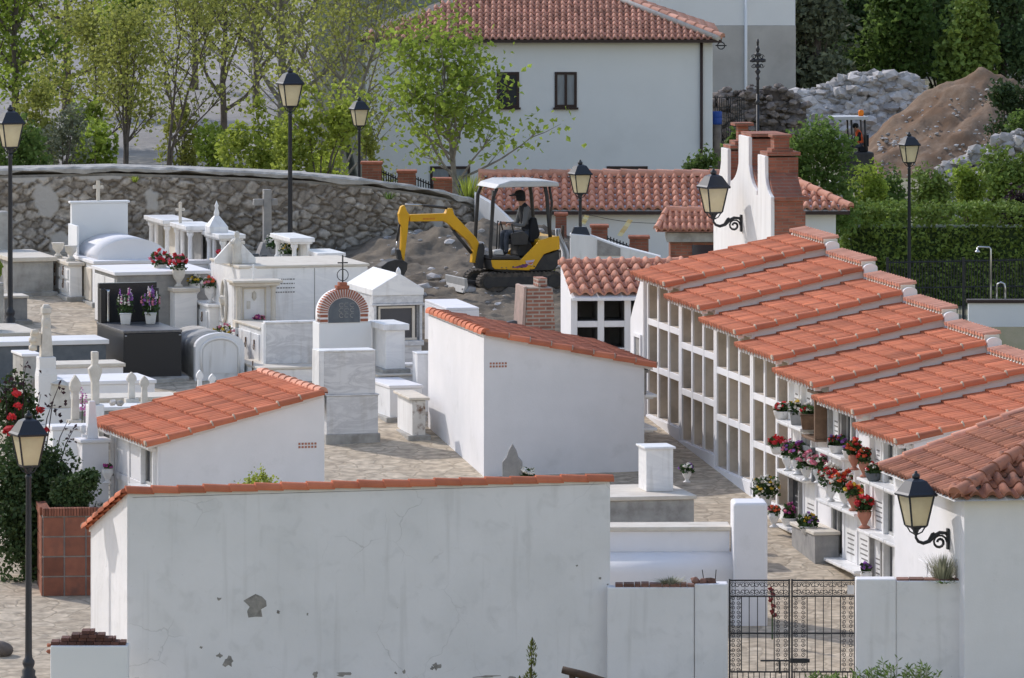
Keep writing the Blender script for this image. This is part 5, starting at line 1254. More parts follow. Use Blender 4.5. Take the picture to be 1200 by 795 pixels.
    for i in range(300):
        for k in range(4): b.f.append((i * 4 + k, i * 4 + (k + 1) % 4, i * 4 + 4 + (k + 1) % 4, i * 4 + 4 + k)); b.m.append(0); b.t.append(.5); b.sm.append(False)
        for k in range(5): cp.f.append((i * 5 + k, i * 5 + (k + 1) % 5, i * 5 + 5 + (k + 1) % 5, i * 5 + 5 + k)); cp.m.append(0); cp.t.append(.5); cp.sm.append(False)
    for (m_, k) in ((b, 4), (cp, 5)):
        e_ = len(m_.v) - k; m_.f.append(tuple(range(e_, e_ + k))); m_.m.append(0); m_.t.append(.5); m_.sm.append(False)
    b.build('core', CONC, t); cp.build('coping', CONCL, t)
    return t
masonry()
def sloping_wall():
    t = thing('retaining_wall', 'whitewashed sloping end of the old wall, running down behind the excavator', 'wall')
    pr = [(556, 168.6, 226), (580, 168.0, 240), (610, 167.2, 268), (640, 166.2, 292), (668, 165.0, 318)]
    b = MB()
    for px, D, py in pr:
        p = P(px, py, D); b.v += [(p.x, D, gz(D) - .5), (p.x, D + .5, gz(D) - .5), (p.x, D + .5, p.z), (p.x, D, p.z - .03)]
    for i in range(len(pr) - 1):
        for k in range(4): b.f.append((i * 4 + k, i * 4 + (k + 1) % 4, i * 4 + 4 + (k + 1) % 4, i * 4 + 4 + k)); b.m.append(0); b.t.append(.5); b.sm.append(False)
    b.f += [(0, 1, 2, 3)]; b.m += [0]; b.t += [.5]; b.sm += [False]
    b.build('wall', WHSTR, t)
    b = MB(); D = 163.5; p = P(658, 268, D)
    V = []; nx, nz_ = 7, 14; z0 = gz(D)
    for j in range(nz_ + 1):
        for i in range(nx + 1):
            f = j / nz_; w = .05 + .05 * (1 - f); V.append((p.x + (i / nx - .5) * w * 2 + .08 * sin(f * 5), D + .10 * sin(i * 1.9 + f * 3), z0 + (p.z - z0) * f))
    tt = thing('plastic_sheet', 'ragged white plastic sheet hanging behind the excavator', 'sheet')
    b.add(V, [(j * (nx + 1) + i, j * (nx + 1) + i + 1, (j + 1) * (nx + 1) + i + 1, (j + 1) * (nx + 1) + i) for j in range(nz_) for i in range(nx)], 0, .5, True)
    so = b.build('sheet', TARP, tt); so.modifiers.new('thickness', 'SOLIDIFY').thickness = .008
    b = MB(); b.tube([(p.x, D + .12, z0 - .2), (p.x + .03, D + .12, p.z + .06)], .035, 7); b.build('post', WOOD, tt)
    t = thing('wall', 'white rendered wall under the short lamp, dropping to the right behind the ossuary roof', 'wall')
    b = MB(); D = 157.5; a = [(668, 274), (692, 276), (725, 288), (775, 301), (775, 420), (668, 420)]
    b.prism([(P(x, y, D).x, P(x, y, D).z) for x, y in a], 'y', D, D + .4); b.build('wall', WHSTR, t, .02)
    b = MB(); q = [P(x, y, D) for x, y in ((700, 281), (727, 291), (727, 300), (700, 300))]; b.prism([(v.x, v.z) for v in q], 'y', D - .02, D - .002); b.build('bare_patch', CONC, t)
sloping_wall()

# ---------------------------------------------------------------- dug earth with stones
def dug():
    xs = np.arange(-3.6, 1.35, .055); ds = np.arange(151.8, 168.4, .09)
    heaps = [(-1.45, 165.2, .75, 1.3, .95), (-.5, 165.8, 1.25, 1.4, .8), (.3, 166.6, .8, 1.0, 1.2), (-2.4, 165.6, .55, .7, .9), (-.9, 163.9, .45, .6, .6), (.95, 158.0, .12, .8, 1.5), (-2.0, 160.5, .16, .8, .9), (.2, 156, .2, .9, .9)]
    V = []
    for D in ds:
        for x in xs:
            z = .30 * sum(a * math.exp(-((x - hx) / wx) ** 2 - ((D - hd) / wd) ** 2) for hx, hd, a, wx, wd in heaps)
            n = mnoise.noise(Vector((x * 2.2, D * 2.2, 1))) * .12 + mnoise.noise(Vector((x * 6, D * 6, 3))) * .05 + mnoise.noise(Vector((x * 15, D * 15, 5))) * .022
            e = min(1, max(0, (x + 3.6) / .5), max(0, (1.3 - x) / .3), max(0, (D - 151.8) / .7))
            V.append((x, D, gz(D) + .02 + e * (z + max(-.015, .05 + n * (1 + z))) - (1 - e) * .06))
    W = len(xs); b = MB(); b.add(V, [(j * W + i, j * W + i + 1, (j + 1) * W + i + 1, (j + 1) * W + i) for j in range(len(ds) - 1) for i in range(W - 1)], 0, .5, True)
    o = b.build('dug_earth', EARTH); tag(o, 'heaped grey brown earth the excavator is digging in front of the masonry wall', 'earth', kind='structure')
    b = MB(); rr = random.Random(8)
    for i in range(200):
        x, D = rr.uniform(-3.1, 1.2), rr.uniform(153, 166.5)
        z = .30 * sum(a * math.exp(-((x - hx) / wx) ** 2 - ((D - hd) / wd) ** 2) for hx, hd, a, wx, wd in heaps)
        r = rr.choice((.04, .05, .06, .07, .1, .16)) * rr.uniform(.7, 1.2); b.rock((x, D, gz(D) + z + .06 + r * .2), r, 0, None, .75, rr)
    o = b.build('loose_stones', ROCK); tag(o, 'loose stones scattered over the dug earth', 'stones', kind='stuff')
dug()
def brick_stub():
    D = 152.6; X = (617 - 600) * D / F; t = thing('brick_pier', 'broken tapering brick pier with rough plastered side in front of the excavator', 'brick pier', (X, D, gz(D)), PHI)
    z1 = zat(337, D) - gz(D)
    b = MB(); b.prism([(-.06, -.4), (.60, -.4), (.60, .0), (.58, z1 * .3), (.53, z1 - .02), (.02, z1)], 'y', 0, .8); b.box(.26, .44, .1, .6, z1 + .001, z1 + .17); b.build('brickwork', BRICKO, t)
    b = MB(); b.prism([(-.14, -.4), (-.062, -.4), (.0, z1 + .02), (-.05, z1 + .01)], 'y', -.02, .85); b.build('plaster_side', mat('pink_plaster', (.50, .36, .30), (.40, .30, .25), 6, .95, .4, 20), t)
    b = MB()
    for i in range(7): b.rock((rnd(-.3, .9), rnd(-.6, .1), rnd(.03, .1)), rnd(.05, .12), 0)
    b.build('debris', BRICKP, t)
brick_stub()

# ---------------------------------------------------------------- fence piers and railing above the wall
prs = [(424, 447, 190, 226, 174.0), (466, 487, 200, 236, 173.6), (508, 531, 209, 246, 173.2), (556, 578, 220, 262, 172.8), (651, 664, 250, 290, 168.0), (693, 712, 264, 300, 165.5), (738, 760, 277, 312, 163.5)]
where = ['first from the left, beside the second farthest lamp post', 'second from the left above the masonry wall', 'third from the left, under the spreading plane tree', 'behind the excavator canopy', 'behind the operator of the excavator', 'beside the short lamp', 'left of the tiled hut']
for i, (a, b_, y0, y1, D) in enumerate(prs):
    x0, x1 = (a - 600) * D / F, (b_ - 600) * D / F; z = zat(y0, D)
    t = thing('brick_fence_pier', 'red brick fence pier, ' + where[i], 'fence pier', (x0, D, 0), 0, 'brick piers of the street fence')
    b = MB(); b.box(0, x1 - x0, 0, .42, -1.5, z - .06); b.build('brickwork', BRICK, t)
    b = MB(); b.box(-.03, x1 - x0 + .03, -.03, .45, z - .058, z); b.build('cap', BRICKP, t, .01)
for i, (a, b_, y0, y1, D, lb) in enumerate([(447, 466, 199, 208, 174, 'black iron railing between the two leftmost brick piers'), (487, 508, 207, 216, 173.5, 'black iron railing between the second and third brick piers'), (531, 556, 214, 222, 173.2, 'black iron railing just left of the excavator canopy'), (712, 738, 277, 287, 165, 'black iron railing right of the short lamp')]):
    t = thing('iron_railing', lb, 'railing', (0, 0, 0)); b = MB(); n = 8
    for k in range(n):
        f = k / (n - 1); p = P(a + (b_ - a) * f, y0 + (y1 - y0) * f, D); b.tube([(p.x, D + .2, p.z - 1.2), (p.x, D + .2, p.z)], .014, 5)
    b.build('bars', IRON, t); b = MB(); p, q = P(a, y0 + 3, D), P(b_, y1 + 3, D); b.tube([(p.x, D + .2, p.z), (q.x, D + .2, q.z)], .016, 5); b.build('rail', IRON, t)

# ---------------------------------------------------------------- low pavilion and tiled hut
def pavilion():
    D = 169.0; t = thing('pavilion', 'long low white building with barrel tiled hip roof behind the excavator', 'building', (0, D, 0))
    x0, x1 = (560 - 600) * D / F, (996 - 600) * D / F; ze = zat(247, D); s = .30; rd = 2.1; ov = .25; sl = sqrt(1 + s * s)
    b = MB(); b.box(x0 + .3, x1 - .3, .25, 4.2, -2, ze - .02); b.build('wall', HOUSEW, t, .01)
    M = frame_matrix(Vector((x0, 0, ze)), (1, 0, 0), (0, 1, s)); L = x1 - x0
    b = MB(); tile_field(b, L, rd * sl, M, .205, .36, .085, .035, barrel=True, seed=5, inside=lambda u, v: (L - u) > v / sl * .7 - .05); b.build('roof_tiles', TERRAP, t)
    b = MB(); zr = ze + rd * s; b.add([(x0, 0, ze - .01), (x1, 0, ze - .01), (x1 - 1.5, rd, zr - .02), (x0, rd, zr - .02), (x1, 4.4, ze - .01), (x0, 4.4, ze - .01)], [(0, 1, 2, 3), (1, 4, 2), (3, 2, 4, 5), (0, 5, 4, 1), (0, 3, 5)]); b.build('roof_deck', WHOLD, t)
    b = MB(); cap_row(b, Vector((x0, rd, zr + .06)), Vector((x1 - 1.45, rd, zr + .06)), .09, .4, seed=2, skirt=.06); b.build('ridge_tiles', TERRAB, t)
    b = MB(); cap_row(b, Vector((x1 + .02, .02, ze + .08)), Vector((x1 - 1.5, rd, zr + .08)), .09, .4, seed=3, skirt=.05); b.build('hip_tiles', TERRAP, t)
    b = MB(); b.box(x0, x1, .0, .05, ze - .09, ze - .012); b.build('eave_board', FRAMEB, t)
pavilion()
def hut():
    D = 159.6; t = thing('tiled_hut', 'small brick hut with pinkish tiled roof tucked behind the belfry lamp', 'hut', (0, D, 0))
    x0, x1 = (769 - 600) * D / F, (858 - 600) * D / F; ze = zat(271, D); zr = zat(248, D + .9); s = (zr - ze) / .9
    b = MB(); b.box(x0 + .3, x1, .22, 2.0, -1, ze - .24); b.build('wall', BRICK, t)
    b = MB(); b.box(x0 + .22, x1, .12, 2.1, ze - .238, ze - .04); b.build('lintel', CONCL, t, .01)
    b = MB(); b.box(x0 + .75, x1 - .2, .20, .219, ze - .7, ze - .3); b.build('opening', GLASSD, t)
    M = frame_matrix(Vector((x0, 0, ze)), (1, 0, 0), (0, 1, s)); sl = sqrt(1 + s * s); L = x1 - x0
    b = MB(); tile_field(b, L, .9 * sl, M, .13, .3, .05, .02, barrel=True, seed=6, inside=lambda u, v: u > v * .25); b.build('roof_tiles', TERRAP, t)
    b = MB(); b.add([(x0, 0, ze - .02), (x1, 0, ze - .02), (x1, .9, zr - .02), (x0 + .25, .9, zr - .02), (x0, 2.1, ze - .02), (x1, 2.1, ze - .02)], [(0, 1, 2, 3), (0, 3, 4), (3, 2, 5, 4), (0, 4, 5, 1), (1, 5, 2)]); b.build('roof_deck', TERRAB, t)
    b = MB(); cap_row(b, Vector((x0 + .22, .9, zr + .03)), Vector((x1, .9, zr + .03)), .07, .4, seed=2, skirt=.04); cap_row(b, Vector((x0, 0, ze + .04)), Vector((x0 + .24, .9, zr + .04)), .06, .3, seed=2, skirt=.04); b.build('ridge_tiles', TERRAP, t)
hut()
t = thing('warning_tape', 'sagging line with torn yellow tape strips in front of the blue shaded wall', 'tape')
b = MB(); a, c = P(690, 252, 164), P(775, 262, 164); pts = [a.lerp(c, k / 10) - Vector((0, 0, .10 * sin(pi * k / 10) * .5)) for k in range(11)]; b.tube(pts, .008, 4); b.build('line', IRON, t)
for (x, y, x2, y2) in ((688, 253, 683, 263), (703, 257, 708, 258), (739, 258, 726, 277)):
    p, q = P(x, y, 163.97), P(x2, y2, 163.9); b = MB(); w = .05; n = 5; V = []
    for k in range(n + 1):
        r_ = p.lerp(q, k / n) + Vector((0, .03 * sin(k * 2), 0)); V += [r_ + Vector((-w, 0, w * .4)), r_ + Vector((w, .02, -w * .2))]
    b.add(V, [(2 * k, 2 * k + 1, 2 * k + 3, 2 * k + 2) for k in range(n)]); b.build('tape_strip', mat('cream_tape', (.74, .66, .36), None, rough=.5), t)

# ---------------------------------------------------------------- big house and the block behind it
def window(t, x0, x1, z0, z1, y, mullion=1, glass=GLASSW, deep=.10):
    b = MB(); f = .09
    for q in ((x0, x0 + f, z0, z1), (x1 - f, x1, z0, z1), (x0 + f, x1 - f, z0, z0 + f), (x0 + f, x1 - f, z1 - f, z1)): b.box(q[0], q[1], y - .03, y + .05, q[2], q[3])
    for k in range(mullion):
        xc = x0 + (x1 - x0) * (k + 1) / (mullion + 1); b.box(xc - .045, xc + .045, y - .025, y + .045, z0 + f, z1 - f)
    w = b.build('window', FRAMEB, t); b = MB(); b.box(x0 + f, x1 - f, y + .0, y + .02, z0 + f, z1 - f); b.build('pane', glass, w)
    b = MB(); b.box(x0 - .05, x1 + .05, y - .10, y + .02, z0 - .07, z0 - .003); b.build('sill', FRAMEB, w)
def house():
    D = 257.0; s = D / F; X = lambda px: (px - 600) * s; Z = lambda py: zat(py, D)
    t = thing('house', 'large white house with red barrel tile hip roof and brown windows', 'house', (0, D, 0))
    x0, x1 = X(428), X(835); ze = Z(49); sl_ = .37; ov = .30
    b = MB(); b.box(x0, x1, 0, 11.0, -4, ze); b.build('wall', HOUSEW, t, .02)
    M = frame_matrix(Vector((x0 - ov, -ov, ze + .06)), (1, 0, 0), (0, 1, sl_)); L = x1 - x0 + 2 * ov; sq = sqrt(1 + sl_ ** 2)
    b = MB(); tile_field(b, L, 5.8 * sq, M, .215, .36, .085, .035, barrel=True, seed=12, inside=lambda u, v: (L - u) > v / sq - .05 and u > v / sq - .05); b.build('roof_tiles', TERRAB, t)
    M = frame_matrix(Vector((x1 + ov, -ov, ze + .06)), (0, 1, 0), (-1, 0, sl_)); L2 = 11.6
    b = MB(); tile_field(b, L2, 5.8 * sq, M, .215, .36, .085, .035, barrel=True, seed=13, inside=lambda u, v: u > v / sq - .05 and (L2 - u) > v / sq - .05); b.build('side_roof_tiles', TERRAB, t)
    b = MB(); a, c = x0 - ov, x1 + ov; h = 5.8; zr = ze + h * sl_
    b.add([(a, -ov, ze + .02), (c, -ov, ze + .02), (c - h, h - ov, zr), (a + h, h - ov, zr), (c, 2 * h - ov, ze + .02), (a, 2 * h - ov, ze + .02)], [(0, 1, 2, 3), (1, 4, 2), (4, 5, 3, 2), (5, 0, 3), (0, 5, 4, 1)]); b.build('roof_deck', FRAMEB, t)
    b = MB(); mo = MB(); cap_row(b, Vector((c + .02, -ov - .02, ze + .16)), Vector((c - h, h - ov, zr + .14)), .13, .42, seed=3, skirt=.04); b.build('hip_tiles', TERRAB, t)
    V0, V1 = Vector((c - .10, -ov - .12, ze + .12)), Vector((c - h - .1, h - ov - .1, zr + .10)); mo.tube([V0, V1], .10, 6); mo.build('hip_mortar', mat('pale_mortar', (.56, .52, .48), (.46, .43, .40), 8, .95), t)
    b = MB(); b.box(a, c, -ov - .10, -ov - .002, ze - .02, ze + .08); b.tube([(X(822), -.07, ze), (X(822), -.07, -4)], .05, 8); b.build('gutter', FRAMEB, t)
    window(t, X(650), X(676), Z(126), Z(84.5), -.003, 1); window(t, X(582), X(608.5), Z(126), Z(84.5), -.003, 1, GLASSD)
    window(t, X(711), X(759), Z(236), Z(195), -.003, 1); window(t, X(504), X(551), Z(232), Z(195), -.003, 1)
    b = MB(); ring = [Vector((c - .02 + .12 * cos(q), -ov - .02, ze - .12 + .12 * sin(q))) for q in [2 * pi * k / 10 for k in range(11)]]; b.tube(ring, .02, 5); b.tube([Vector((c - .2, -.2, ze - .12)), Vector((c + .16, -ov, ze - .12))], .02, 5); b.build('iron_bracket', IRON, t)
house()
def block():
    D = 300.0; s = D / F; X = lambda px: (px - 600) * s; Z = lambda py: zat(py, D)
    t = thing('apartment_building', 'tall plain building behind the house, white above and bare render below', 'building', (0, D, 0))
    b = MB(); b.box(X(700), X(932), 0, 10, Z(30), Z(-12)); b.build('upper_wall', HOUSEW, t); b = MB(); b.box(X(700), X(932.5), -.02, 10, -5, Z(30.2)); b.build('lower_wall', HOUSEG, t)
    b = MB(); b.tube([(X(874), -.08, -4), (X(874), -.08, Z(-12))], .06, 8); b.build('rain_pipe', HOUSEW, t)
block()
# ---------------------------------------------------------------- heaps on the right
def heap(name, label, cat, cx, D0, pts, n, rmin, rmax, m, seed, kind='stuff', dd=1.6, flat=.8):
    """rocks piled on a mound; pts = outline (px, py) of the heap's top in the photograph at depth D0"""
    rr = random.Random(seed); b = MB()
    tops = [(px, zat(py, D0)) for px, py in pts]; x0, x1 = pts[0][0], pts[-1][0]
    for i in range(n):
        px = rr.uniform(x0, x1); zt = interp(tops, px); f = rr.random() ** .7
        zb = gh((px - 600) * D0 / F, D0); z = zb + (zt - zb) * f; r = rr.uniform(rmin, rmax) * (1.15 if f < .3 else 1)
        y = D0 - (1 - f) * dd + rr.uniform(-.15, .15); b.rock(((px - 600) * y / F, y, z - r * .4), r, 0, None, flat, rr)
    # core so that nothing shows through
    V = []; m_ = len(pts)
    for px, py in pts: V.append(((px - 600) * D0 / F, D0 + .1, zat(py, D0) - rmax * .8))
    for px, py in pts: V.append(((px - 600) * D0 / F, D0 - dd, gh((px - 600) * D0 / F, D0) - .3))
    for px, py in pts: V.append(((px - 600) * D0 / F, D0 + dd, gh((px - 600) * D0 / F, D0) - .3))
    b.add(V, [(i, i + 1, m_ + i + 1, m_ + i) for i in range(m_ - 1)] + [(i + 1, i, 2 * m_ + i, 2 * m_ + i + 1) for i in range(m_ - 1)], 0, .25)
    o = b.build(name, m); tag(o, label, cat, kind=kind); return o
heap('rubble_pile', 'high pile of pale broken rock beyond the worker in orange', 'rubble', 0, 291, [(880, 150), (905, 116), (930, 106), (955, 100), (975, 96), (1000, 84), (1025, 79), (1048, 84), (1070, 88), (1084, 104), (1100, 130), (1125, 150)], 1000, .08, .40, ROCK, 3)
heap('rubble_heap', 'paler rubble slope at the right edge behind the garden', 'rubble', 0, 262, [(1098, 196), (1120, 184), (1145, 170), (1170, 160), (1200, 146), (1260, 140)], 420, .07, .34, ROCK, 4)
heap('debris_heap', 'dark heap of broken tiles and stone beside the house corner', 'rubble', 0, 270, [(826, 112), (850, 104), (880, 98), (905, 96), (925, 100), (945, 120)], 420, .06, .28, ROCKD, 5)
def mound():
    D0 = 285; xs = np.linspace(12.0, 22.5, 90); ds = np.linspace(278.5, 290, 70); V = []; px0 = [(985, 190), (1010, 172), (1040, 140), (1070, 118), (1100, 100), (1130, 88), (1150, 83), (1175, 88), (1200, 105), (1230, 130), (1300, 165), (1330, 190)]
    tops = [((px - 600) * D0 / F, zat(py, D0)) for px, py in px0]
    for D in ds:
        for x in xs:
            zt = interp(tops, x); f = max(0, 1 - abs(D - D0) / 5.8); zb = gh(x, D) - .1; e = min(1, (x - 12.0) / .8)
            n = mnoise.noise(Vector((x * 1.1, D * 1.1, 0))) * .30 + mnoise.noise(Vector((x * 4, D * 4, 2))) * .11 + mnoise.noise(Vector((x * 10, D * 10, 2))) * .03
            V.append((x, D, zb + (zt - zb) * f ** .9 * max(0, e) + n * min(1, f * 3)))
    W = len(xs); b = MB(); b.add(V, [(j * W + i, j * W + i + 1, (j + 1) * W + i + 1, (j + 1) * W + i) for j in range(len(ds) - 1) for i in range(W - 1)], 0, .5, True)
    o = b.build('soil_mound', MOUND); tag(o, 'big brown mound of soil and gravel right of the rubble pile', 'soil mound', kind='structure')
    b = MB(); rr = random.Random(5)
    for i in range(300):
        x = rr.uniform(13.4, 20); D = rr.uniform(279.5, 284.5); zt = interp(tops, x); f = max(0, 1 - abs(D - D0) / 5.8); zb = gh(x, D) - .1; b.rock((x, D, zb + (zt - zb) * f ** .9 + .03), rr.choice((.04, .05, .06, .09)), 0, None, .8, rr)
    o = b.build('gravel', ROCK); tag(o, 'stones lying over the brown soil mound', 'stones', kind='stuff')
mound()
t = thing('plastic_drum', 'blue plastic drum by the corner of the house', 'drum', P(840.5, 146, 258) , 0); b = MB(); b.lathe([(.14, 0), (.16, .05), (.16, .2), (.15, .22), (.16, .24), (.16, .42), (.14, .44)], (0, 0, 0), 12); b.build('body', BLUE, t); b = MB(); b.lathe([(.14, -1.6), (.14, -.002)], (0, 0, 0), 8); b.build('stand', ROCKD, t)
t = thing('mesh_fence', 'dark wire mesh fence panels in front of the debris heap', 'fence'); b = MB()
for k in range(14):
    p = P(838 + k * 2.6, 112 + (k % 5), 259); b.tube([(p.x, 259, -2.5), (p.x, 259, p.z)], .02, 4)
b.build('posts', IRON, t); b = MB()
for y in (114, 126, 138): b.tube([P(836, y, 259), P(873, y + 1, 259)], .018, 4)
b.build('rails', IRON, t)
# ---------------------------------------------------------------- pool garden behind the niche row
def pool():
    D = 190; t = thing('pool_wall', 'white pool side wall with dark coping right of the stepped roofs', 'wall', (0, D, 0)); x0 = (1135 - 600) * D / F; z = zat(353, D)
    b = MB(); b.box(x0, 26, 0, .3, -6, z - .05); b.build('wall', HOUSEW, t); b = MB(); b.box(x0 - .04, 26.04, -.05, .36, z - .048, z + .03); b.build('coping', FRAMEB, t)
    b = MB(); 
    t2 = thing('iron_fence', 'black iron garden fence along the foot of the clipped hedge', 'fence'); D = 196
    b = MB(); n = 74
    for k in range(n):
        px = 1040 + k * 3.4; p = P(px, 305 - (k * .06), D); b.tube([(p.x, D, -6.2), (p.x, D, p.z)], .014, 4, cap=False)
    b.build('bars', IRON, t2); b = MB(); b.tube([P(1038, 308, D), P(1292, 303, D)], .02, 5); b.tube([P(1038, 338, D), P(1292, 334, D)], .018, 5)
    b.build('rails', IRON, t2)
    for px in (1040, 1129, 1215):
        b = MB(); p = P(px, 302, D - .02); b.box(p.x - .035, p.x + .035, D - .06, D - .02, -6.2, p.z); b.build('post', IRON, t2)
    t3 = thing('garden_shower', 'chrome outdoor shower with curved head beside the pool wall', 'shower'); D = 190.6
    b = MB(); a = P(1161, 352, D); b.tube([a, P(1161, 292, D), P(1159.5, 290, D), P(1147, 289.5, D), P(1145.5, 291, D)], .022, 7); b.build('pipe', STEEL, t3)
    b = MB(); p = P(1145.5, 296, D); b.lathe([(.07, 0), (.06, .03), (.02, .06), (.02, .12)], p, 10); b.build('shower_head', STEEL, t3)
    t4 = thing('pool_ladder', 'curved steel handrail of the pool ladder', 'handrail'); b = MB(); b.tube([P(1168, 352, D), P(1168, 338, D), P(1169, 333, D), P(1173, 331, D), P(1177, 333, D), P(1178, 338, D), P(1178, 352, D)], .022, 7); b.build('rail', STEEL, t4)
    b = MB()
    for px in (1168, 1178): b.lathe([(.06, -.05), (.06, .01), (.03, .03)], P(px, 352, D), 8)
    b.build('flange', STEEL, t4)
pool()
def iron_cross():
    D = 176; t = thing('wrought_iron_cross', 'tall black wrought iron cross with ornate head rising behind the belfry', 'cross', ((888 - 600) * D / F, D, 0)); Z = lambda py: zat(py, D)
    b = MB(); b.tube([(0, 0, .5), (0, 0, Z(110))], .035, 7); b.tube([(0, 0, Z(110)), (0, 0, Z(48))], [.035, .02], 6); b.build('pole', IRON, t)
    b = MB(); s = D / F; zc = Z(71)
    for (x, z, r) in ((0, zc, .10), (-.11, zc, .075), (.11, zc, .075), (0, zc + .13, .075), (0, zc - .13, .075)): b.lathe([(.001, -.05), (r, -.03), (r, .03), (.001, .05)], (x, 0, z), 9)
    for (z, r) in ((Z(58), .05), (Z(84), .07), (Z(92), .05), (Z(120), .07), (Z(50), .03)): b.lathe([(.02, -.08), (r, 0), (.02, .08)], (0, 0, z), 8)
    for f in (1, -1):
        for u in (1, -1): scroll(b, f * .09, zc + u * .10 - .02, .06, 0, f, u, 10, 1.2, .012)
    b.build('ornate_head', IRON, t)
iron_cross()
# ---------------------------------------------------------------- left foreground: planter, low wall
def planter():
    D = 126.7; X = (50 - 600) * D / F; t = thing('brick_planter', 'tall square planter faced with dark red clay tiles and a brick rim', 'planter', (X, D, gz(D)), .12)
    s = D / F; zt = zat(596, D) - gz(D); W = 66 * s; b = MB(); b.box(0, W, 0, 1.2, -.2, zt - .13); b.build('core', CONC, t)
    b = MB(); nx, nz = 3, 4; w = W / 2.6; h = (zt - .14) / nz; rr = random.Random(3)
    for j in range(nz):
        for i in range(nx):
            x0 = i * w + .012; x1 = min(W, (i + 1) * w - .012)
            if x1 > x0: b.box(x0, x1, -.02, -.002, j * h + .012, (j + 1) * h - .012, 0, rr.random())
        for i in range(3): b.box(-.02, -.002, i * .4 + .012, (i + 1) * .4 - .012, j * h + .012, (j + 1) * h - .012, 0, rr.random())
    b.build('clay_tiles', PLANTER, t, .004)
    b = MB(); n = 20
    for i in range(n): b.box(i * W / n + .004, (i + 1) * W / n - .004, -.04, .16, zt - .128, zt, 0, rr.random())
    for i in range(16): b.box(-.04, .12, .17 + i * .065, .17 + i * .065 + .057, zt - .128, zt, 0, rr.random())
    b.build('brick_rim', PLANTER, t)
planter()
def low_wall():
    D = 116.4; s = D / F; X = (59 - 600) * s; t = thing('low_wall', 'low white wall with a stepped pyramid of dark bricks on top, bottom left', 'wall', (X, D, 0)); W = 91 * s; zt = zat(757, D)
    b = MB(); b.box(0, W, 0, .42, -3, zt); b.build('wall', HOUSEW, t, .02)
    b = MB(); rr = random.Random(6); nstep = 4
    for k in range(nstep):
        a, c = .005 + k * .155, W - .03 - k * .16; x = a; z = zt + .003 + k * .055
        while x < c - .03:
            w = min(.13, c - x); b.box(x, x + w - .008, .04 + .02 * (k % 2), .40, z, z + .05, 0, rr.random()); x += w
    b.build('stepped_bricks', mat('dark_brick', (.13, .06, .045), (.085, .045, .04), 12, .9, .3, 30, tint=(.6, 1.4)), t)
    b = MB()
    for i in range(2): b.rock((-.02, .1, zt + .0 - i * .1), .06, 0, None, .8, rr)
    b.build('broken_corner', BRICKP, t)
    t = thing('boulder', 'rounded brown boulder on the paving at the left edge', 'boulder', G(2, 121.8), 0); b = MB(); b.rock((0, 0, .1), .26, 0, .4, .8); o = b.build('stone', OLDST if False else ROCKD, t); o.modifiers.new('round', 'SUBSURF').render_levels = 2
low_wall()
# ---------------------------------------------------------------- people
def skin_person(label, loc, rz, J, E, RAD, matof, cat='person', extra=None, scale=1.0):
    """J joints name->(x,y,z); E edges; RAD radii; matof name->material; one continuous skin mesh"""
    t = thing('person', label, cat, loc, rz); t.scale = (scale, scale, scale)
    names = list(J); idx = {n: i for i, n in enumerate(names)}
    me = bpy.data.meshes.new('body'); me.from_pydata([J[n] for n in names], [(idx[a], idx[b]) for a, b in E], [])
    o = bpy.data.objects.new('body_rig', me); COL.objects.link(o)
    m = o.modifiers.new('skin', 'SKIN'); m.use_smooth_shade = True
    for n in names:
        r = RAD[n]; me.skin_vertices[0].data[idx[n]].radius = (r, r) if not isinstance(r, tuple) else r
        me.skin_vertices[0].data[idx[n]].use_root = (n == 'pelvis')
    ss = o.modifiers.new('sub', 'SUBSURF'); ss.levels = 1; ss.render_levels = 1
    dg = bpy.context.evaluated_depsgraph_get(); ev = o.evaluated_get(dg); nm = bpy.data.meshes.new_from_object(ev)
    bpy.data.objects.remove(o)
    mats = []; nm.materials.clear()
    for e in E:
        mm = matof(e)
        if mm not in mats: mats.append(mm)
    for mm in mats: nm.materials.append(mm)
    seg = [(Vector(J[a]), Vector(J[b]), mats.index(matof((a, b)))) for a, b in E]
    for p in nm.polygons:
        c = p.center; best = 9; bi = 0
        for a, b_, mi in seg:
            d = b_ - a; tt = max(0, min(1, (c - a).dot(d) / max(1e-9, d.dot(d)))); q = (c - a - d * tt).length
            if q < best: best = q; bi = mi
        p.material_index = bi; p.use_smooth = True
    bo = bpy.data.objects.new('body', nm); COL.objects.link(bo); bo.parent = t
    return t
def face(t, hp, d, r=.10):
    """eyes, nose, ears on a head centred at hp looking along d"""
    hp = Vector(hp); d = Vector(d).normalized(); up = Vector((0, 0, 1)); sd = up.cross(d)
    b = MB(); b.rock(hp + d * (r * 1.02) - up * .015, .022, 0, .5, 1.3)
    for s in (1, -1): b.rock(hp + sd * s * r * .82 - up * .01, .028, 0, .5, 1.3)
    b.build('nose_and_ears', SKIN, t)
    b = MB()
    for s in (1, -1): b.rock(hp + d * r * .92 + sd * s * .032 + up * .02, .011, 0, .5)
    b.box(-.02, .02, -.004, .004, -.004, .004, M=Matrix.Translation(hp + d * r * .93 - up * .055)); b.build('eyes_and_mouth', DARKC, t)
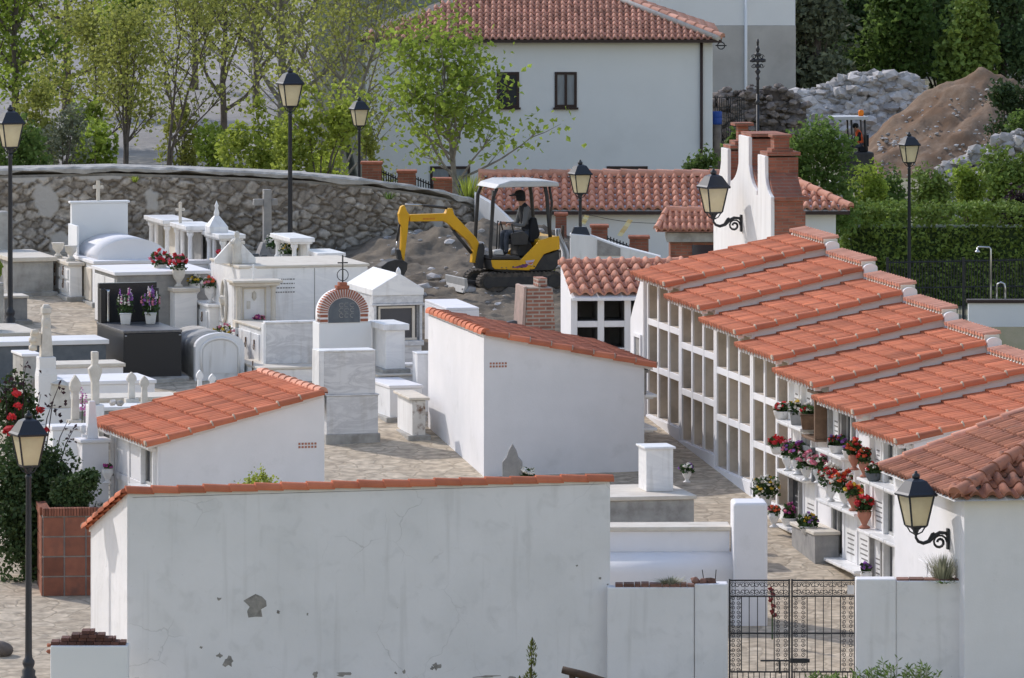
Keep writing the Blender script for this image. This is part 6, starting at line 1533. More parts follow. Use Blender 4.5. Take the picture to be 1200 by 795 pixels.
def hand(J, E, RAD, n, palm, d, curl):
    """five fingers from the palm joint n"""
    p = Vector(palm); d = Vector(d).normalized(); sd = Vector(curl).cross(d).normalized(); c = Vector(curl).normalized()
    for k, (off, ln) in enumerate(((-.03, .055), (-.01, .065), (.012, .06), (.032, .05))):
        a = p + d * .045 + sd * off; b_ = a + d * ln * .6 + c * .02; e = b_ + d * ln * .2 + c * ln * .6
        for nm, q, r in ((f'{n}k{k}', a, .012), (f'{n}m{k}', b_, .0095), (f'{n}t{k}', e, .008)): J[nm] = tuple(q); RAD[nm] = r
        E += [(n, f'{n}k{k}'), (f'{n}k{k}', f'{n}m{k}'), (f'{n}m{k}', f'{n}t{k}')]
    a = p - sd * .035 + c * .02; b_ = a + d * .03 + c * .035; J[n + 'th'] = tuple(a); J[n + 'tt'] = tuple(b_); RAD[n + 'th'] = .013; RAD[n + 'tt'] = .009
    E += [(n, n + 'th'), (n + 'th', n + 'tt')]

# ---------------------------------------------------------------- mini excavator (faces -x)
ED = 159.9; EX = (568.8 - 600) * ED / F; EZ = gz(ED) + .04; ER = radians(19)
def ex(zx, zy, y=0.0):   # side view measured in the photograph -> local metres
    return ((zx - 640) / 276.0 / .945, y, (715 - zy) / 276.0)
def excavator():
    t = thing('mini_excavator', 'yellow mini excavator with grey canopy digging its bucket into the earth', 'excavator', (EX - .0, ED, EZ), ER)
    def poly(pts, y0, y1, nm, m, bev=.015, par=t):
        b = MB(); b.prism([(ex(*q)[0], ex(*q)[2]) for q in pts], 'y', y0, y1); return b.build(nm, m, par, bev)
    # undercarriage
    for yy, nm in ((-.28, 0), (.58, 1)):
        x0, x1, r = -.02, 1.42, .185; n = 9
        out = [(x0 - r * sin(pi * k / n), .20 + r * cos(pi * k / n)) for k in range(n + 1)] + [(x1 + r * sin(pi * k / n), .20 - r * cos(pi * k / n)) for k in range(n + 1)]
        b = MB(); b.prism(out, 'y', yy, yy + .25, 0)
        m = len(out); per = []
        for i in range(m):
            a, c = Vector(out[i]), Vector(out[(i + 1) % m]); L = (c - a).length; k = max(1, int(L / .085))
            for j in range(k): per.append((a.lerp(c, (j + .5) / k), atan2(c.y - a.y, c.x - a.x)))
        for (q, an) in per:
            b.box(-.02, .02, yy - .006, yy + .256, -.02, .025, M=Matrix.Translation((q.x, 0, q.y)) @ Matrix.Rotation(-an, 4, 'Y'))
        tr = b.build('track', RUBBER, t)
        b = MB(); b.prism([(x0 + .02, .10), (x1 - .02, .10), (x1 - .02, .30), (x0 + .02, .30)], 'y', yy - .02, yy - .007); b.build('track_frame', DGREY, tr, .01)
        for x, r_ in ((x0, .13), (x1, .14)):
            b = MB(); ring = [(x + r_ * cos(2 * pi * k / 14), .2 + r_ * sin(2 * pi * k / 14)) for k in range(14)]; b.prism(ring, 'y', yy - .03, yy - .008); b.build('sprocket', DGREY, tr)
    b = MB(); b.box(.35, 1.1, -.03, .58, .2, .48); b.lathe([(.32, .48), (.32, .56)], (.72, .28, 0), 18); b.build('undercarriage', DGREY, t, .02)
    b = MB(); b.prism([(-.62, .0), (-.56, .0), (-.50, .14), (-.52, .30), (-.58, .30), (-.57, .14)], 'y', -.36, .92); b.build('dozer_blade', ALU, t, .01)
    b = MB(); b.box(-.52, .3, .02, .10, .14, .22); b.box(-.52, .3, .46, .54, .14, .22); b.build('blade_arm', DGREY, t, .01)
    # upper body
    deck = [(645, 530), (655, 505), (1030, 470), (1038, 590), (700, 592), (655, 570)]
    poly([(655, 532), (800, 536), (1000, 500), (1040, 480), (1046, 560), (1010, 600), (720, 604), (664, 590)], -.26, .82, 'lower_body', DGREY, .02)
    skirt = [(648, 532), (815, 536), (925, 425), (985, 408), (1038, 402), (1042, 478), (1000, 488), (950, 505), (922, 545), (895, 588), (860, 596), (668, 584), (655, 570)]
    poly(skirt, -.305, -.262, 'side_panel', YEL, .012)
    poly(skirt, .822, .865, 'side_panel', YEL, .012)
    poly([(925, 427), (985, 410), (1040, 404), (1044, 478), (1000, 490), (940, 505)], -.26, .82, 'rear_hood', YEL, .03)
    poly([(760, 580), (850, 556), (862, 562), (845, 578)], -.312, -.306, 'decal', PURP, 0); poly([(842, 540), (895, 535), (880, 566), (850, 560)], -.315, -.307, 'decal', LILAC, 0); poly([(850, 552), (890, 548), (874, 562)], -.318, -.316, 'decal', REDPL, 0)
    b = MB(); b.lathe([(.03, -.006), (.03, .006)], (0, 0, 0), 8)
    poly([(650, 528), (660, 510), (815, 516), (815, 532)], -.25, .80, 'floor_plate', DGREY, .01)
    poly([(690, 510), (690, 485), (740, 478), (748, 512)], .0, .25, 'pedal_box', ALU, .02)
    # seat and levers
    poly([(830, 520), (830, 455), (905, 440), (925, 500), (900, 525)], .02, .54, 'seat_base', DGREY, .03)
    poly([(800, 430), (880, 424), (905, 440), (890, 458), (806, 456)], .04, .52, 'seat', DARKC, .03)
    poly([(895, 440), (912, 300), (940, 300), (962, 400), (930, 446)], .05, .51, 'seat_back', DARKC, .03)
    for y in (-.10, .60):
        poly([(790, 455), (785, 385), (855, 375), (880, 400), (876, 455)], y, y + .13, 'control_console', DGREY, .02)
        b = MB(); b.tube([ex(800, 385, y + .06), ex(790, 345, y + .06), ex(788, 330, y + .06)], [.014, .016, .026], 6); b.build('joystick', DGREY, t)
    for y in (.2, .36):
        b = MB(); b.tube([ex(735, 500, y), ex(742, 330, y), ex(746, 320, y)], [.012, .012, .022], 6); b.build('travel_lever', DGREY, t)
    # canopy
    for (a, y) in (([(655, 520), (650, 460), (668, 170), (688, 120)], -.20), ([(655, 520), (650, 460), (668, 170), (688, 120)], .80)):
        b = MB(); b.tube([ex(*q, y) for q in a], .042, 8); b.build('canopy_post', DGREY, t)
    for y in (-.20, .80):
        b = MB(); b.tube([ex(q[0], q[1], y) for q in [(995, 415), (985, 300), (975, 170), (965, 120)]], .042, 8); b.build('canopy_post', DGREY, t)
    b = MB(); b.tube([ex(1040, 390, .3), ex(1040, 330, .3), ex(1050, 220, .3), ex(1035, 125, .3)], .028, 8); b.build('canopy_post', DGREY, t)
    b = MB(); b.tube([ex(660, 345, -.2), ex(655, 200, -.24), ex(660, 150, -.26)], .018, 6); b.box(ex(660, 0)[0] - .02, ex(660, 0)[0] + .02, -.33, -.22, ex(0, 150)[2] - .05, ex(0, 150)[2] + .06); b.build('mirror_arm', DGREY, t)
    b = MB(); pr = [(672, 128), (690, 108), (760, 98), (965, 104), (1020, 110), (1030, 122), (1000, 136), (970, 126), (690, 122)]
    b.prism([(ex(*q)[0], ex(*q)[2]) for q in [(668, 124), (692, 98), (760, 78), (960, 82), (1035, 92), (1040, 118), (975, 118), (692, 118)]], 'y', -.30, .92); b.build('canopy_roof', GREYPL, t, .04)
    # boom, dipper, bucket
    B0, B1, y0, y1 = None, None, .20, .36
    poly([(580, 555), (612, 556), (622, 440), (605, 410), (480, 275), (470, 240), (445, 238), (432, 268), (228, 270), (228, 310), (420, 312), (448, 330), (560, 430), (590, 480)], y0, y1, 'boom', YEL, .012)
    poly([(165, 265), (180, 222), (198, 215), (212, 250), (230, 275), (222, 300), (216, 370), (200, 500), (196, 545), (178, 540), (176, 500), (182, 340), (170, 310)], y0 + .02, y1 - .02, 'dipper', YEL, .012)
    poly([(620, 590), (640, 590), (650, 470), (640, 440), (618, 450), (608, 500), (600, 550)], y0 - .06, y1 + .06, 'boom_bracket', DGREY, .012)
    b = MB(); rr = random.Random(3)
    for i in range(9):
        q = ex(300 + i * 8, 296, y0 - .004); b.box(q[0], q[0] + .016, y0 - .004, y0 - .001, q[2] - .018, q[2] + .018)
    b.build('lettering', REDPL, t)
    b = MB()
    for i in range(16):
        q = ex(rr.uniform(680, 900), rr.uniform(560, 590), -.307); b.rock((q[0], -.306, q[2]), rr.uniform(.012, .03), 0, None, .8, rr)
    b.build('mud_splashes', EARTH, t)
    def cyl(a, m_, c, r, nm, y=.28):
        b = MB(); b.tube([ex(*a, y), ex(*m_, y)], r, 10); q = b.build(nm, DGREY, t); b = MB(); b.tube([ex(*m_, y), ex(*c, y)], r * .55, 8); b.build('rod', STEEL, q)
    cyl((445, 238), (310, 220), (205, 212), .030, 'dipper_cylinder'); cyl((585, 500), (480, 370), (430, 312), .036, 'boom_cylinder'); cyl((172, 325), (160, 420), (152, 470), .026, 'bucket_cylinder')
    b = MB(); b.tube([ex(545, 410, .36), ex(520, 400, .42), ex(560, 380, .40), ex(600, 420, .36), ex(625, 470, .33)], .016, 6); b.tube([ex(480, 290, .38), ex(520, 350, .39), ex(600, 420, .38)], .012, 6); b.build('hydraulic_hose', RUBBER, t)
    b = MB(); b.prism([(ex(*q)[0], ex(*q)[2]) for q in [(150, 470), (172, 468), (200, 545), (188, 560), (165, 545)]], 'y', .22, .34); b.build('bucket_link', DGREY, t, .01)
    out = [(200, 540), (206, 570), (180, 600), (150, 655), (135, 660), (140, 610), (120, 560), (165, 530)]
    bk = [(178, 528), (204, 545), (200, 585), (160, 650), (138, 660), (140, 628), (95, 645), (60, 640), (40, 600), (55, 560), (90, 535), (130, 524)]
    b = MB(); b.prism([(ex(*q)[0], ex(*q)[2]) for q in bk], 'y', .08, .48); q_ = b.build('bucket', DGREY, t, .015)
    b = MB()
    for k in range(4): b.prism([(ex(*q)[0], ex(*q)[2]) for q in [(152, 640), (138, 658), (130, 684), (146, 664)]], 'y', .09 + k * .11, .13 + k * .11)
    b.build('teeth', STEEL, q_)
    return t
excavator()
def operator():
    J = {}; RAD = {}
    def j(n, q, r): J[n] = q; RAD[n] = r
    yc = .28
    j('pelvis', ex(905, 410, yc), .14); j('waist', ex(905, 360, yc), .135); j('chest', ex(893, 275, yc), .155); j('neck', ex(880, 222, yc), .055); j('head', ex(862, 190, yc), .088); j('crown', ex(862, 170, yc), .085)
    E = [('pelvis', 'waist'), ('waist', 'chest'), ('chest', 'neck'), ('neck', 'head'), ('head', 'crown')]
    for s, sg in (('L', -1), ('R', 1)):
        j('sh' + s, ex(890, 245, yc + sg * .17), .072); j('el' + s, ex(865, 345, yc + sg * .24), .05); j('wr' + s, ex(800, 338, yc + sg * .23), .034); j('ha' + s, ex(783, 332, yc + sg * .23), .03)
        E += [('chest', 'sh' + s), ('sh' + s, 'el' + s), ('el' + s, 'wr' + s), ('wr' + s, 'ha' + s)]
        hand(J, E, RAD, 'ha' + s, J['ha' + s], (-1, 0, -.1), (0.3, 0, -1))
        j('hp' + s, ex(890, 405, yc + sg * .10), .10); j('kn' + s, ex(775, 385, yc + sg * .15), .07); j('cf' + s, ex(772, 440, yc + sg * .14), .062); j('an' + s, ex(775, 500, yc + sg * .13), .045); j('to' + s, ex(735, 508, yc + sg * .14), .04)
        E += [('pelvis', 'hp' + s), ('hp' + s, 'kn' + s), ('kn' + s, 'cf' + s), ('cf' + s, 'an' + s), ('an' + s, 'to' + s)]
    def mo(e):
        a, b = e
        if b[:2] in ('hp', 'kn', 'cf', 'an'): return JEANS
        if b[:2] == 'to': return DARKC
        if b[:2] in ('el', 'wr'): return GREYC
        if b[:2] == 'ha' or a[:2] == 'ha' or b in ('head', 'crown'): return SKIN
        return DARKC
    t = skin_person('person in dark vest, grey sleeves and black cap seated at the levers of the excavator', (EX, ED, EZ), ER, J, E, RAD, mo)
    hc = Vector(ex(860, 186, yc)); face(t, hc, (-1, 0, -.12), .10)
    b = MB(); c = Vector(ex(864, 172, yc)); b.lathe([(.112, -.02), (.115, .02), (.10, .07), (.06, .10), (.001, .11)], c, 14); b.prism([(c.x - .22, c.z - .02), (c.x - .08, c.z + .0), (c.x - .08, c.z + .03), (c.x - .21, c.z - .005)], 'y', yc - .08, yc + .08); b.build('cap', DARKC, t)
    b = MB(); b.lathe([(.115, -.12), (.118, -.02), (.10, .02)], c + Vector((.02, 0, 0)), 12, sx=.85); b.build('hair', DARKC, t)
operator()
# ---------------------------------------------------------------- roller with a second worker
def roller():
    D = 271.0; s = D / F; zb = gh((1003 - 600) * s, D); t = thing('road_roller', 'small machine with flat canopy and orange beacon, half hidden by the vines', 'roller', ((1003 - 600) * s, D, zb), radians(8)); Z = lambda py: zat(py, D) - zb
    X = lambda px: (px - 1003) * s
    b = MB(); b.box(X(973), X(1015), -.5, .5, Z(140), Z(136)); b.build('canopy', GREYPL, t, .02)
    for x, y in ((X(995), -.4), (X(1011), -.4), (X(995), .4), (X(1011), .4)):
        b = MB(); b.tube([(x + .05, y, Z(176)), (x, y, Z(140))], .035, 6); b.build('canopy_post', DGREY, t)
    b = MB(); b.lathe([(.09, Z(136)), (.10, Z(133.5)), (.10, Z(130)), (.06, Z(128.8))], (X(1008.5), -.1, 0), 10); b.build('beacon', BEACON, t)
    b = MB(); b.box(X(985), X(1022), -.45, .45, .45, Z(178)); b.build('engine_hood', DGREY, t, .06)
    b = MB(); b.box(X(1006), X(1016), -.25, .25, Z(177.8), Z(172)); b.box(X(1013), X(1017), -.25, .25, Z(171.8), Z(158)); b.build('seat', DARKC, t, .02)
    for x in (X(980), X(1025)):
        b = MB(); ring = [(x + .38 * cos(2 * pi * k / 20), .38 + .38 * sin(2 * pi * k / 20)) for k in range(20)]; b.prism(ring, 'y', -.5, .5, 0, True); b.build('drum', ALU, t)
    b = MB(); b.tube([(X(990), 0, Z(178)), (X(991), 0, Z(165))], .02, 6); ring = [Vector((X(991) + .06 * sin(a), .17 * cos(a), Z(165) + .15 * sin(a))) for a in [2 * pi * k / 12 for k in range(13)]]; b.tube(ring, .016, 5); b.build('steering_wheel', DARKC, t)
    J = {}; RAD = {}
    def j(n, q, r): J[n] = q; RAD[n] = r
    W = lambda px, py, y: (X(px), y, Z(py))
    j('pelvis', W(1009, 171, 0), .15); j('waist', W(1009, 166, 0), .14); j('chest', W(1007, 159, 0), .17); j('neck', W(1004, 152.5, 0), .06); j('head', W(1002, 149.5, 0), .09); j('crown', W(1002, 147.5, 0), .085)
    E = [('pelvis', 'waist'), ('waist', 'chest'), ('chest', 'neck'), ('neck', 'head'), ('head', 'crown')]
    for q, sg in (('L', -1), ('R', 1)):
        j('sh' + q, W(1007, 155.5, sg * .2), .075); j('el' + q, W(1003, 164, sg * .27), .052); j('wr' + q, W(994.5, 165.5, sg * .19), .036); j('ha' + q, W(992.5, 164.5, sg * .17), .032)
        E += [('chest', 'sh' + q), ('sh' + q, 'el' + q), ('el' + q, 'wr' + q), ('wr' + q, 'ha' + q)]; hand(J, E, RAD, 'ha' + q, J['ha' + q], (-1, 0, .1), (.2, 0, -1))
        j('hp' + q, W(1008, 171.5, sg * .1), .10); j('kn' + q, W(995.5, 171, sg * .14), .075); j('an' + q, W(994, 184, sg * .13), .05); j('to' + q, W(990, 185, sg * .13), .045)
        E += [('pelvis', 'hp' + q), ('hp' + q, 'kn' + q), ('kn' + q, 'an' + q), ('an' + q, 'to' + q)]
    def mo(e):
        a, b = e
        if b[:2] in ('hp', 'kn', 'an'): return JEANS
        if b[:2] in ('el', 'wr', 'to'): return DARKC
        if b[:2] == 'ha' or a[:2] == 'ha' or b in ('head', 'crown'): return SKIN
        return ORANGE
    p = skin_person('person in orange safety vest with dark hair, sitting on the small machine', t.location, t.rotation_euler.z, J, E, RAD, mo)
    hc = Vector(W(1002, 149, 0)); face(p, hc, (-1, 0, -.1), .10); b = MB(); b.lathe([(.10, -.06), (.115, 0), (.10, .07), (.05, .105), (.001, .11)], hc + Vector((.02, 0, .03)), 12); b.build('hair', DARKC, p)
roller()

# ---------------------------------------------------------------- lamps
def lantern(t, z, sc=1.0, rot=.35, off=(0, 0)):
    """glass cage whose bottom is at height z"""
    x, y = off; h = .46 * sc; a0, a1 = .125 * sc, .205 * sc
    b = MB(); b.frustum(x, y, z + .004, z + h, a0, a0, a1, a1, 0, rot); b.build('glass', LGLASS, t)
    b = MB(); c, s_ = cos(rot), sin(rot)
    for (i, j) in ((-1, -1), (1, -1), (1, 1), (-1, 1)):
        def w(a, zz): return (x + (i * a) * c - (j * a) * s_, y + (i * a) * s_ + (j * a) * c, zz)
        b.tube([w(a0 + .004, z), w(a1 + .004, z + h)], .016 * sc, 5)
    b.frustum(x, y, z - .03 * sc, z + .003, a0 * .95, a0 * .95, a0 * 1.12, a0 * 1.12, 0, rot); b.frustum(x, y, z + h, z + h + .03 * sc, a1 * 1.2, a1 * 1.2, a1 * 1.25, a1 * 1.25, 0, rot); b.build('cage', LAMPM, t)
    b = MB(); zz = z + h + .031 * sc
    b.frustum(x, y, zz, zz + .03 * sc, a1 * 1.25, a1 * 1.25, a1 * 1.1, a1 * 1.1, 0, rot); b.frustum(x, y, zz + .0301 * sc, zz + .20 * sc, a1 * 1.1, a1 * 1.1, a1 * .62, a1 * .62, 0, rot); b.frustum(x, y, zz + .2002 * sc, zz + .235 * sc, a1 * .62, a1 * .62, a1 * .3, a1 * .3, 0, rot)
    b.lathe([(.05 * sc, zz + .23 * sc), (.065 * sc, zz + .26 * sc), (.06 * sc, zz + .30 * sc), (.02 * sc, zz + .32 * sc), (.03 * sc, zz + .34 * sc), (.001, zz + .36 * sc)], (x, y, 0), 10); b.build('lantern_roof', LAMPM, t)
    b = MB(); b.lathe([(.03 * sc, z - .15 * sc), (.035 * sc, z - .12 * sc), (.025 * sc, z - .10 * sc), (.10 * sc, z - .03 * sc)], (x, y, 0), 10)
    for k in range(4):
        a = rot + pi / 4 + k * pi / 2; b.tube([(x + .02 * cos(a), y + .02 * sin(a), z - .14 * sc), (x + .10 * sc * cos(a), y + .10 * sc * sin(a), z - .10 * sc), (x + .16 * sc * cos(a), y + .16 * sc * sin(a), z - .005)], .012 * sc, 5)
    b.build('lantern_neck', LAMPM, t)
def post(label, px, py, D, zbase=None, sc=1.0, base_py=None, thick=.048):
    zl = zat(py, D); X = (px - 600) * D / F; zb = zbase if zbase is not None else gz(D)
    t = thing('street_lamp', label, 'street lamp', (X, D, zb), 0, 'lantern posts'); z = zl - zb; lantern(t, z, sc)
    b = MB(); T = thick * sc
    prof = [(T * 2.6, 0), (T * 2.6, .06), (T * 2.1, .09), (T * 2.3, .16), (T * 1.5, .20), (T * 2.0, .26), (T * 2.0, .31), (T * 1.3, .36), (T * 1.15, .42)] if z > 1.6 else [(T * 1.9, 0), (T * 1.2, .05)]
    prof += [(T * (1.15 if z > 1.6 else .9), prof[-1][1] + .05), (T * .85, z - .22 * sc), (T * 1.2, z - .19 * sc), (T * .7, z - .14 * sc)]
    b.lathe(prof, (0, 0, 0), 14); b.build('post', LAMPM, t); return t
post('black lantern post standing in the left foreground before the clay tiled planter', 33.5, 545, 119.8)
post('black lantern post at the left edge before the broad grey tomb', 12, 172, 155.4)
post('tall black lantern post in front of the masonry wall, between tombs', 340, 124, 164.2, sc=.98)
post('black lantern post far behind the masonry wall, left of the plane tree', 421, 147, 176.5, zbase=1.2, sc=.78)
post('black lantern post in front of the clipped hedge on the right', 1065.5, 190, 205, zbase=-.6, sc=.95)
t = post('short black lantern on the white wall end beside the excavator', 680, 226, 157.7, zbase=zat(272, 157.7), sc=.80)
b = MB(); b.frustum(0, 0, -.10, .11, .22, .20, .13, .13); b.build('pedestal', LAMPM, t, .008)
def bracket(label, px, py, D, wall_px, wall_py, rot):
    p = P(px, py, D); w = P(wall_px, wall_py, D); t = thing('wall_lamp', label, 'wall lamp', w, rot)
    d = (p - w).length if False else (w.x - p.x) / cos(rot); z = p.z - w.z
    lantern(t, z, 1.0, .2, (-d, 0))
    b = MB(); pts = [Vector((-d, 0, z - .14)), Vector((-d, 0, z - .19)), Vector((-d * .93, 0, z - .25)), Vector((-d * .78, 0, z - .28)), Vector((-d * .60, 0, z - .25)), Vector((-d * .45, 0, z - .17)), Vector((-d * .28, 0, z - .12)), Vector((-d * .1, 0, z - .13)), Vector((-.02, 0, z - .18))]
    b.tube(pts, [.020, .022, .026, .03, .034, .034, .03, .026, .022], 7); scroll(b, -.15, z - .27, .12, 0, 1, 1, 16, 1.5, .022)
    b.tube([Vector((-d * .62, 0, z - .26)), Vector((-d * .50, 0, z - .14)), Vector((-d * .44, 0, z - .12))], [.03, .026, .012], 6)
    b.build('bracket_arm', IRON, t); b = MB(); b.box(-.035, .0, -.05, .05, -.16, .17); b.build('wall_plate', IRON, t, .008)
    return t
bracket('black lantern on a curled iron bracket on the gatehouse wall', 1073, 615, 119.4, 1112, 632, PHI)
bracket('black lantern on a curled iron bracket on the white belfry', 836, 248, 148.7, 869.4, 262, PHI)
# ---------------------------------------------------------------- vegetation
def tree(label, base, h, cr, leafm_, nleaf, lsize, seed, bark=BARK, tr=.09, nl=14, sig=.28, lean=(0, 0), first=.25, rise=.55, name='tree', cat='tree', group=None, stems=1, sub=4, top=True, flat=1.0):
    rr = random.Random(seed); t = thing(name, label, cat, base, 0, group); b = MB(); anchors = []
    for s_ in range(stems):
        a0 = rr.uniform(0, 6.28); sp = 0 if stems == 1 else rr.uniform(.1, .35) * cr
        tip = Vector((lean[0] + sp * cos(a0) * 1.3, lean[1] + sp * sin(a0), h * rr.uniform(.82, 1.0))); tp = []
        for k in range(8):
            f = k / 7; tp.append(Vector((tip.x * f ** 1.3 + rr.uniform(-1, 1) * .05 * f * h * .3, tip.y * f ** 1.3 + rr.uniform(-1, 1) * .04 * f * h * .3, tip.z * f - (.4 if k == 0 else 0))))
        q = tr if stems == 1 else tr * .65
        b.tube(tp, [q * (1.25 if k == 0 else 1 - .85 * k / 7) for k in range(8)], 8)
        def onT(f):
            i = min(6, int(f * 7)); return tp[i].lerp(tp[i + 1], f * 7 - i)
        if top: anchors += [onT(f) for f in (.8, .87, .93, 1.0, 1.0)]
        for i in range(nl):
            f = first + (.96 - first) * (i + rr.random()) / nl; st = onT(f); a = i * 2.4 + rr.uniform(-.5, .5); L = cr * (1.15 - .75 * ((f - first) / (1 - first)) ** 1.2) * rr.uniform(.65, 1.15)
            d = Vector((cos(a), sin(a) * flat, rise * rr.uniform(.5, 1.6))).normalized(); p = st; pts = [p]; dd = d
            for k in range(4):
                dd = (dd + Vector((rr.uniform(-.25, .25), rr.uniform(-.25, .25), rr.uniform(-.05, .28)))).normalized(); p = p + dd * L / 4; pts.append(p)
            r0 = q * (1 - .8 * f) * .6 + .006; b.tube(pts, [r0, r0 * .8, r0 * .6, r0 * .4, r0 * .15 + .002], 5, cap=False)
            anchors += pts[2:] + [pts[-1]]
            for j in range(sub):
                g = rr.uniform(.3, .95); i2 = min(3, int(g * 4)); s2 = pts[i2].lerp(pts[i2 + 1], g * 4 - i2); d2 = (dd + Vector((rr.uniform(-1, 1), rr.uniform(-1, 1), rr.uniform(-.3, .8)))).normalized(); l2 = L * rr.uniform(.25, .5)
                e = s2 + d2 * l2; m = s2.lerp(e, .5) + Vector((0, 0, rr.uniform(-.03, .05))); b.tube([s2, m, e], [r0 * .45, r0 * .3, .003], 4, cap=False); anchors += [m, e, e]
    b.build('trunk', bark, t)
    lf = MB(); cl = [rr.random() for _ in anchors]
    for i in range(int(nleaf * 1.6)):
        k = rr.randrange(len(anchors)); a = anchors[k]
        lf.leaf((a.x + rr.gauss(0, sig), a.y + rr.gauss(0, sig), a.z + rr.gauss(0, sig * .8)), lsize * rr.uniform(.65, 1.25), 0, min(1, max(0, cl[k] * .6 + rr.random() * .4)), rr)
    lf.build('crown', leafm_, t); return t
def bush(label, c, rx, ry, h, leafm_, nleaf, lsize, seed, nlob=9, name='shrub', cat='shrub', group=None, stem=BARK, dense=.72, up=0.0, zlo=.14, vk=1.25):
    rr = random.Random(seed); t = thing(name, label, cat, c, 0, group); lobes = []
    for i in range(nlob):
        a = rr.uniform(0, 6.28); q = sqrt(rr.random()) * .7; z = rr.uniform(zlo, .88) * h; w = 1 - .5 * (z / h) ** 2
        lobes.append((Vector((cos(a) * q * rx * w, sin(a) * q * ry * w, z)), rr.uniform(.28, .5)))
    b = MB()
    for c_, r in lobes: b.tube([(c_.x * .1, c_.y * .1, -.2), (c_.x * .5, c_.y * .5, c_.z * .5), c_], [.03, .02, .006], 5, cap=False)
    b.build('stems', stem, t); lf = MB(); tn = [rr.random() for _ in lobes]
    for i in range(nleaf):
        k = rr.randrange(nlob); c_, r = lobes[k]; d = Vector((rr.gauss(0, 1), rr.gauss(0, 1), rr.gauss(0, 1))).normalized() * (rr.uniform(dense, 1.08) if rr.random() < .8 else rr.random())
        p = Vector((c_.x + d.x * r * rx, c_.y + d.y * r * ry, max(.02, c_.z + d.z * r * min(h * .62, rx * vk) + up * rr.random() ** 3)))
        lf.leaf(p, lsize * rr.uniform(.6, 1.3), 0, min(1, max(0, .55 * tn[k] + .45 * rr.random())), rr)
    lf.build('foliage', leafm_, t); return t
def blooms(t, m, n, r, pts, seed, nm='blossoms'):
    rr = random.Random(seed); b = MB()
    for p in pts:
        b.rock(p, r * rr.uniform(.7, 1.1), 0, rr.random(), .85, rr)
        for j in range(10): b.leaf((p[0] + rr.uniform(-.7, .7) * r, p[1] + rr.uniform(-.7, .7) * r, p[2] + rr.uniform(-.5, .7) * r), r * 1.1, 0, rr.random(), rr)
    b.build(nm, m, t)
def gp(px, D, dz=-.1): x = (px - 600) * D / F; return Vector((x, D, gh(x, D) + dz))
GT = 'spring trees behind the masonry wall'
tree('dense bright green tree at the top left corner', gp(18, 205), 7.2, 2.03, LBRIGHT, 5250, 0.136, 1, nl=20, sig=0.35, first=.1, sub=6, group=GT, tr=.12)
tree('tall dark trunked tree with lime leaves, second from the left edge', gp(78, 214), 8.0, 1.89, LOLIVE, 3750, 0.128, 2, nl=18, sig=0.35, first=.12, sub=6, group=GT, tr=.13)
tree('thin many stemmed sapling with a bright green tuft at its top, above the blank headboard', gp(148, 192), 4.6, 1.35, LOLIVE, 1562, 0.112, 3, nl=9, sig=0.27, first=.2, rise=1.2, sub=6, group=GT, tr=.06, stems=3)
tree('slender sapling with a vivid green crown at the top of the picture', gp(147, 199), 5.2, 0.74, LBRIGHT, 1125, 0.128, 33, nl=8, sig=0.27, first=.62, rise=1.0, sub=6, group=GT, tr=.055)
tree('leaning sparse tree with olive leaves between the thin sapling and the tall lamp', gp(196, 196), 5.6, 2.29, LOLIVE, 1875, 0.112, 4, nl=11, sig=0.32, first=.15, rise=.9, lean=(1.6, 0), sub=6, group=GT, tr=.07, stems=2)
tree('open tree with reddish olive leaves left of the tall lamp', gp(262, 204), 7.0, 2.29, LOLIVE, 2875, 0.120, 5, nl=16, sig=0.38, first=.15, rise=.8, sub=6, group=GT, tr=.10)
tree('large grey trunked tree standing just behind the tall lamp', gp(331, 200), 7.5, 2.56, LOLIVE, 3250, 0.112, 6, bark=BARKP, nl=18, sig=0.41, first=.18, rise=.8, sub=6, group=GT, tr=.15)
tree('wide open tree with upswept bare branches in front of the house corner', gp(386, 188), 6.4, 3.10, LOLIVE, 3125, 0.100, 7, bark=BARKP, nl=16, sig=0.35, first=.12, rise=.9, lean=(.9, 0), group=GT, tr=.10, stems=2, sub=6)
tree('small bare twigged tree by the first brick pier', gp(452, 178, .3), 3.6, 0.94, LOLIVE, 525, 0.080, 8, nl=9, sig=0.19, first=.4, rise=1.2, sub=6, group=GT, tr=.05, stems=2)
tree('spreading young plane tree with bright leaves in front of the house wall', P(534, 232, 171.8), 3.5, 1.95, LBRIGHT, 1850, .14, 9, bark=BARKP, nl=15, sig=.25, first=.08, rise=.50, lean=(.1, 0), tr=.085, stems=2, flat=.6, name='plane_tree')
tree('airy tree with small olive leaves between the leaning one and the open one', gp(228, 222), 7.6, 2.43, LOLIVE, 2750, 0.120, 54, nl=16, sig=0.41, first=.15, rise=.8, sub=6, group=GT, tr=.10)
tree('airy tree behind the tall lamp with reddish young leaves', gp(300, 216), 7.6, 2.56, LOLIVE, 3250, 0.120, 55, nl=16, sig=0.41, first=.12, rise=.8, sub=6, group=GT, tr=.10)
tree('low sapling with yellow green leaves left of the leaning tree', gp(112, 200), 4.2, 1.49, LOLIVE, 1875, 0.112, 56, nl=12, sig=0.32, first=.15, rise=.8, sub=6, group=GT, tr=.05)
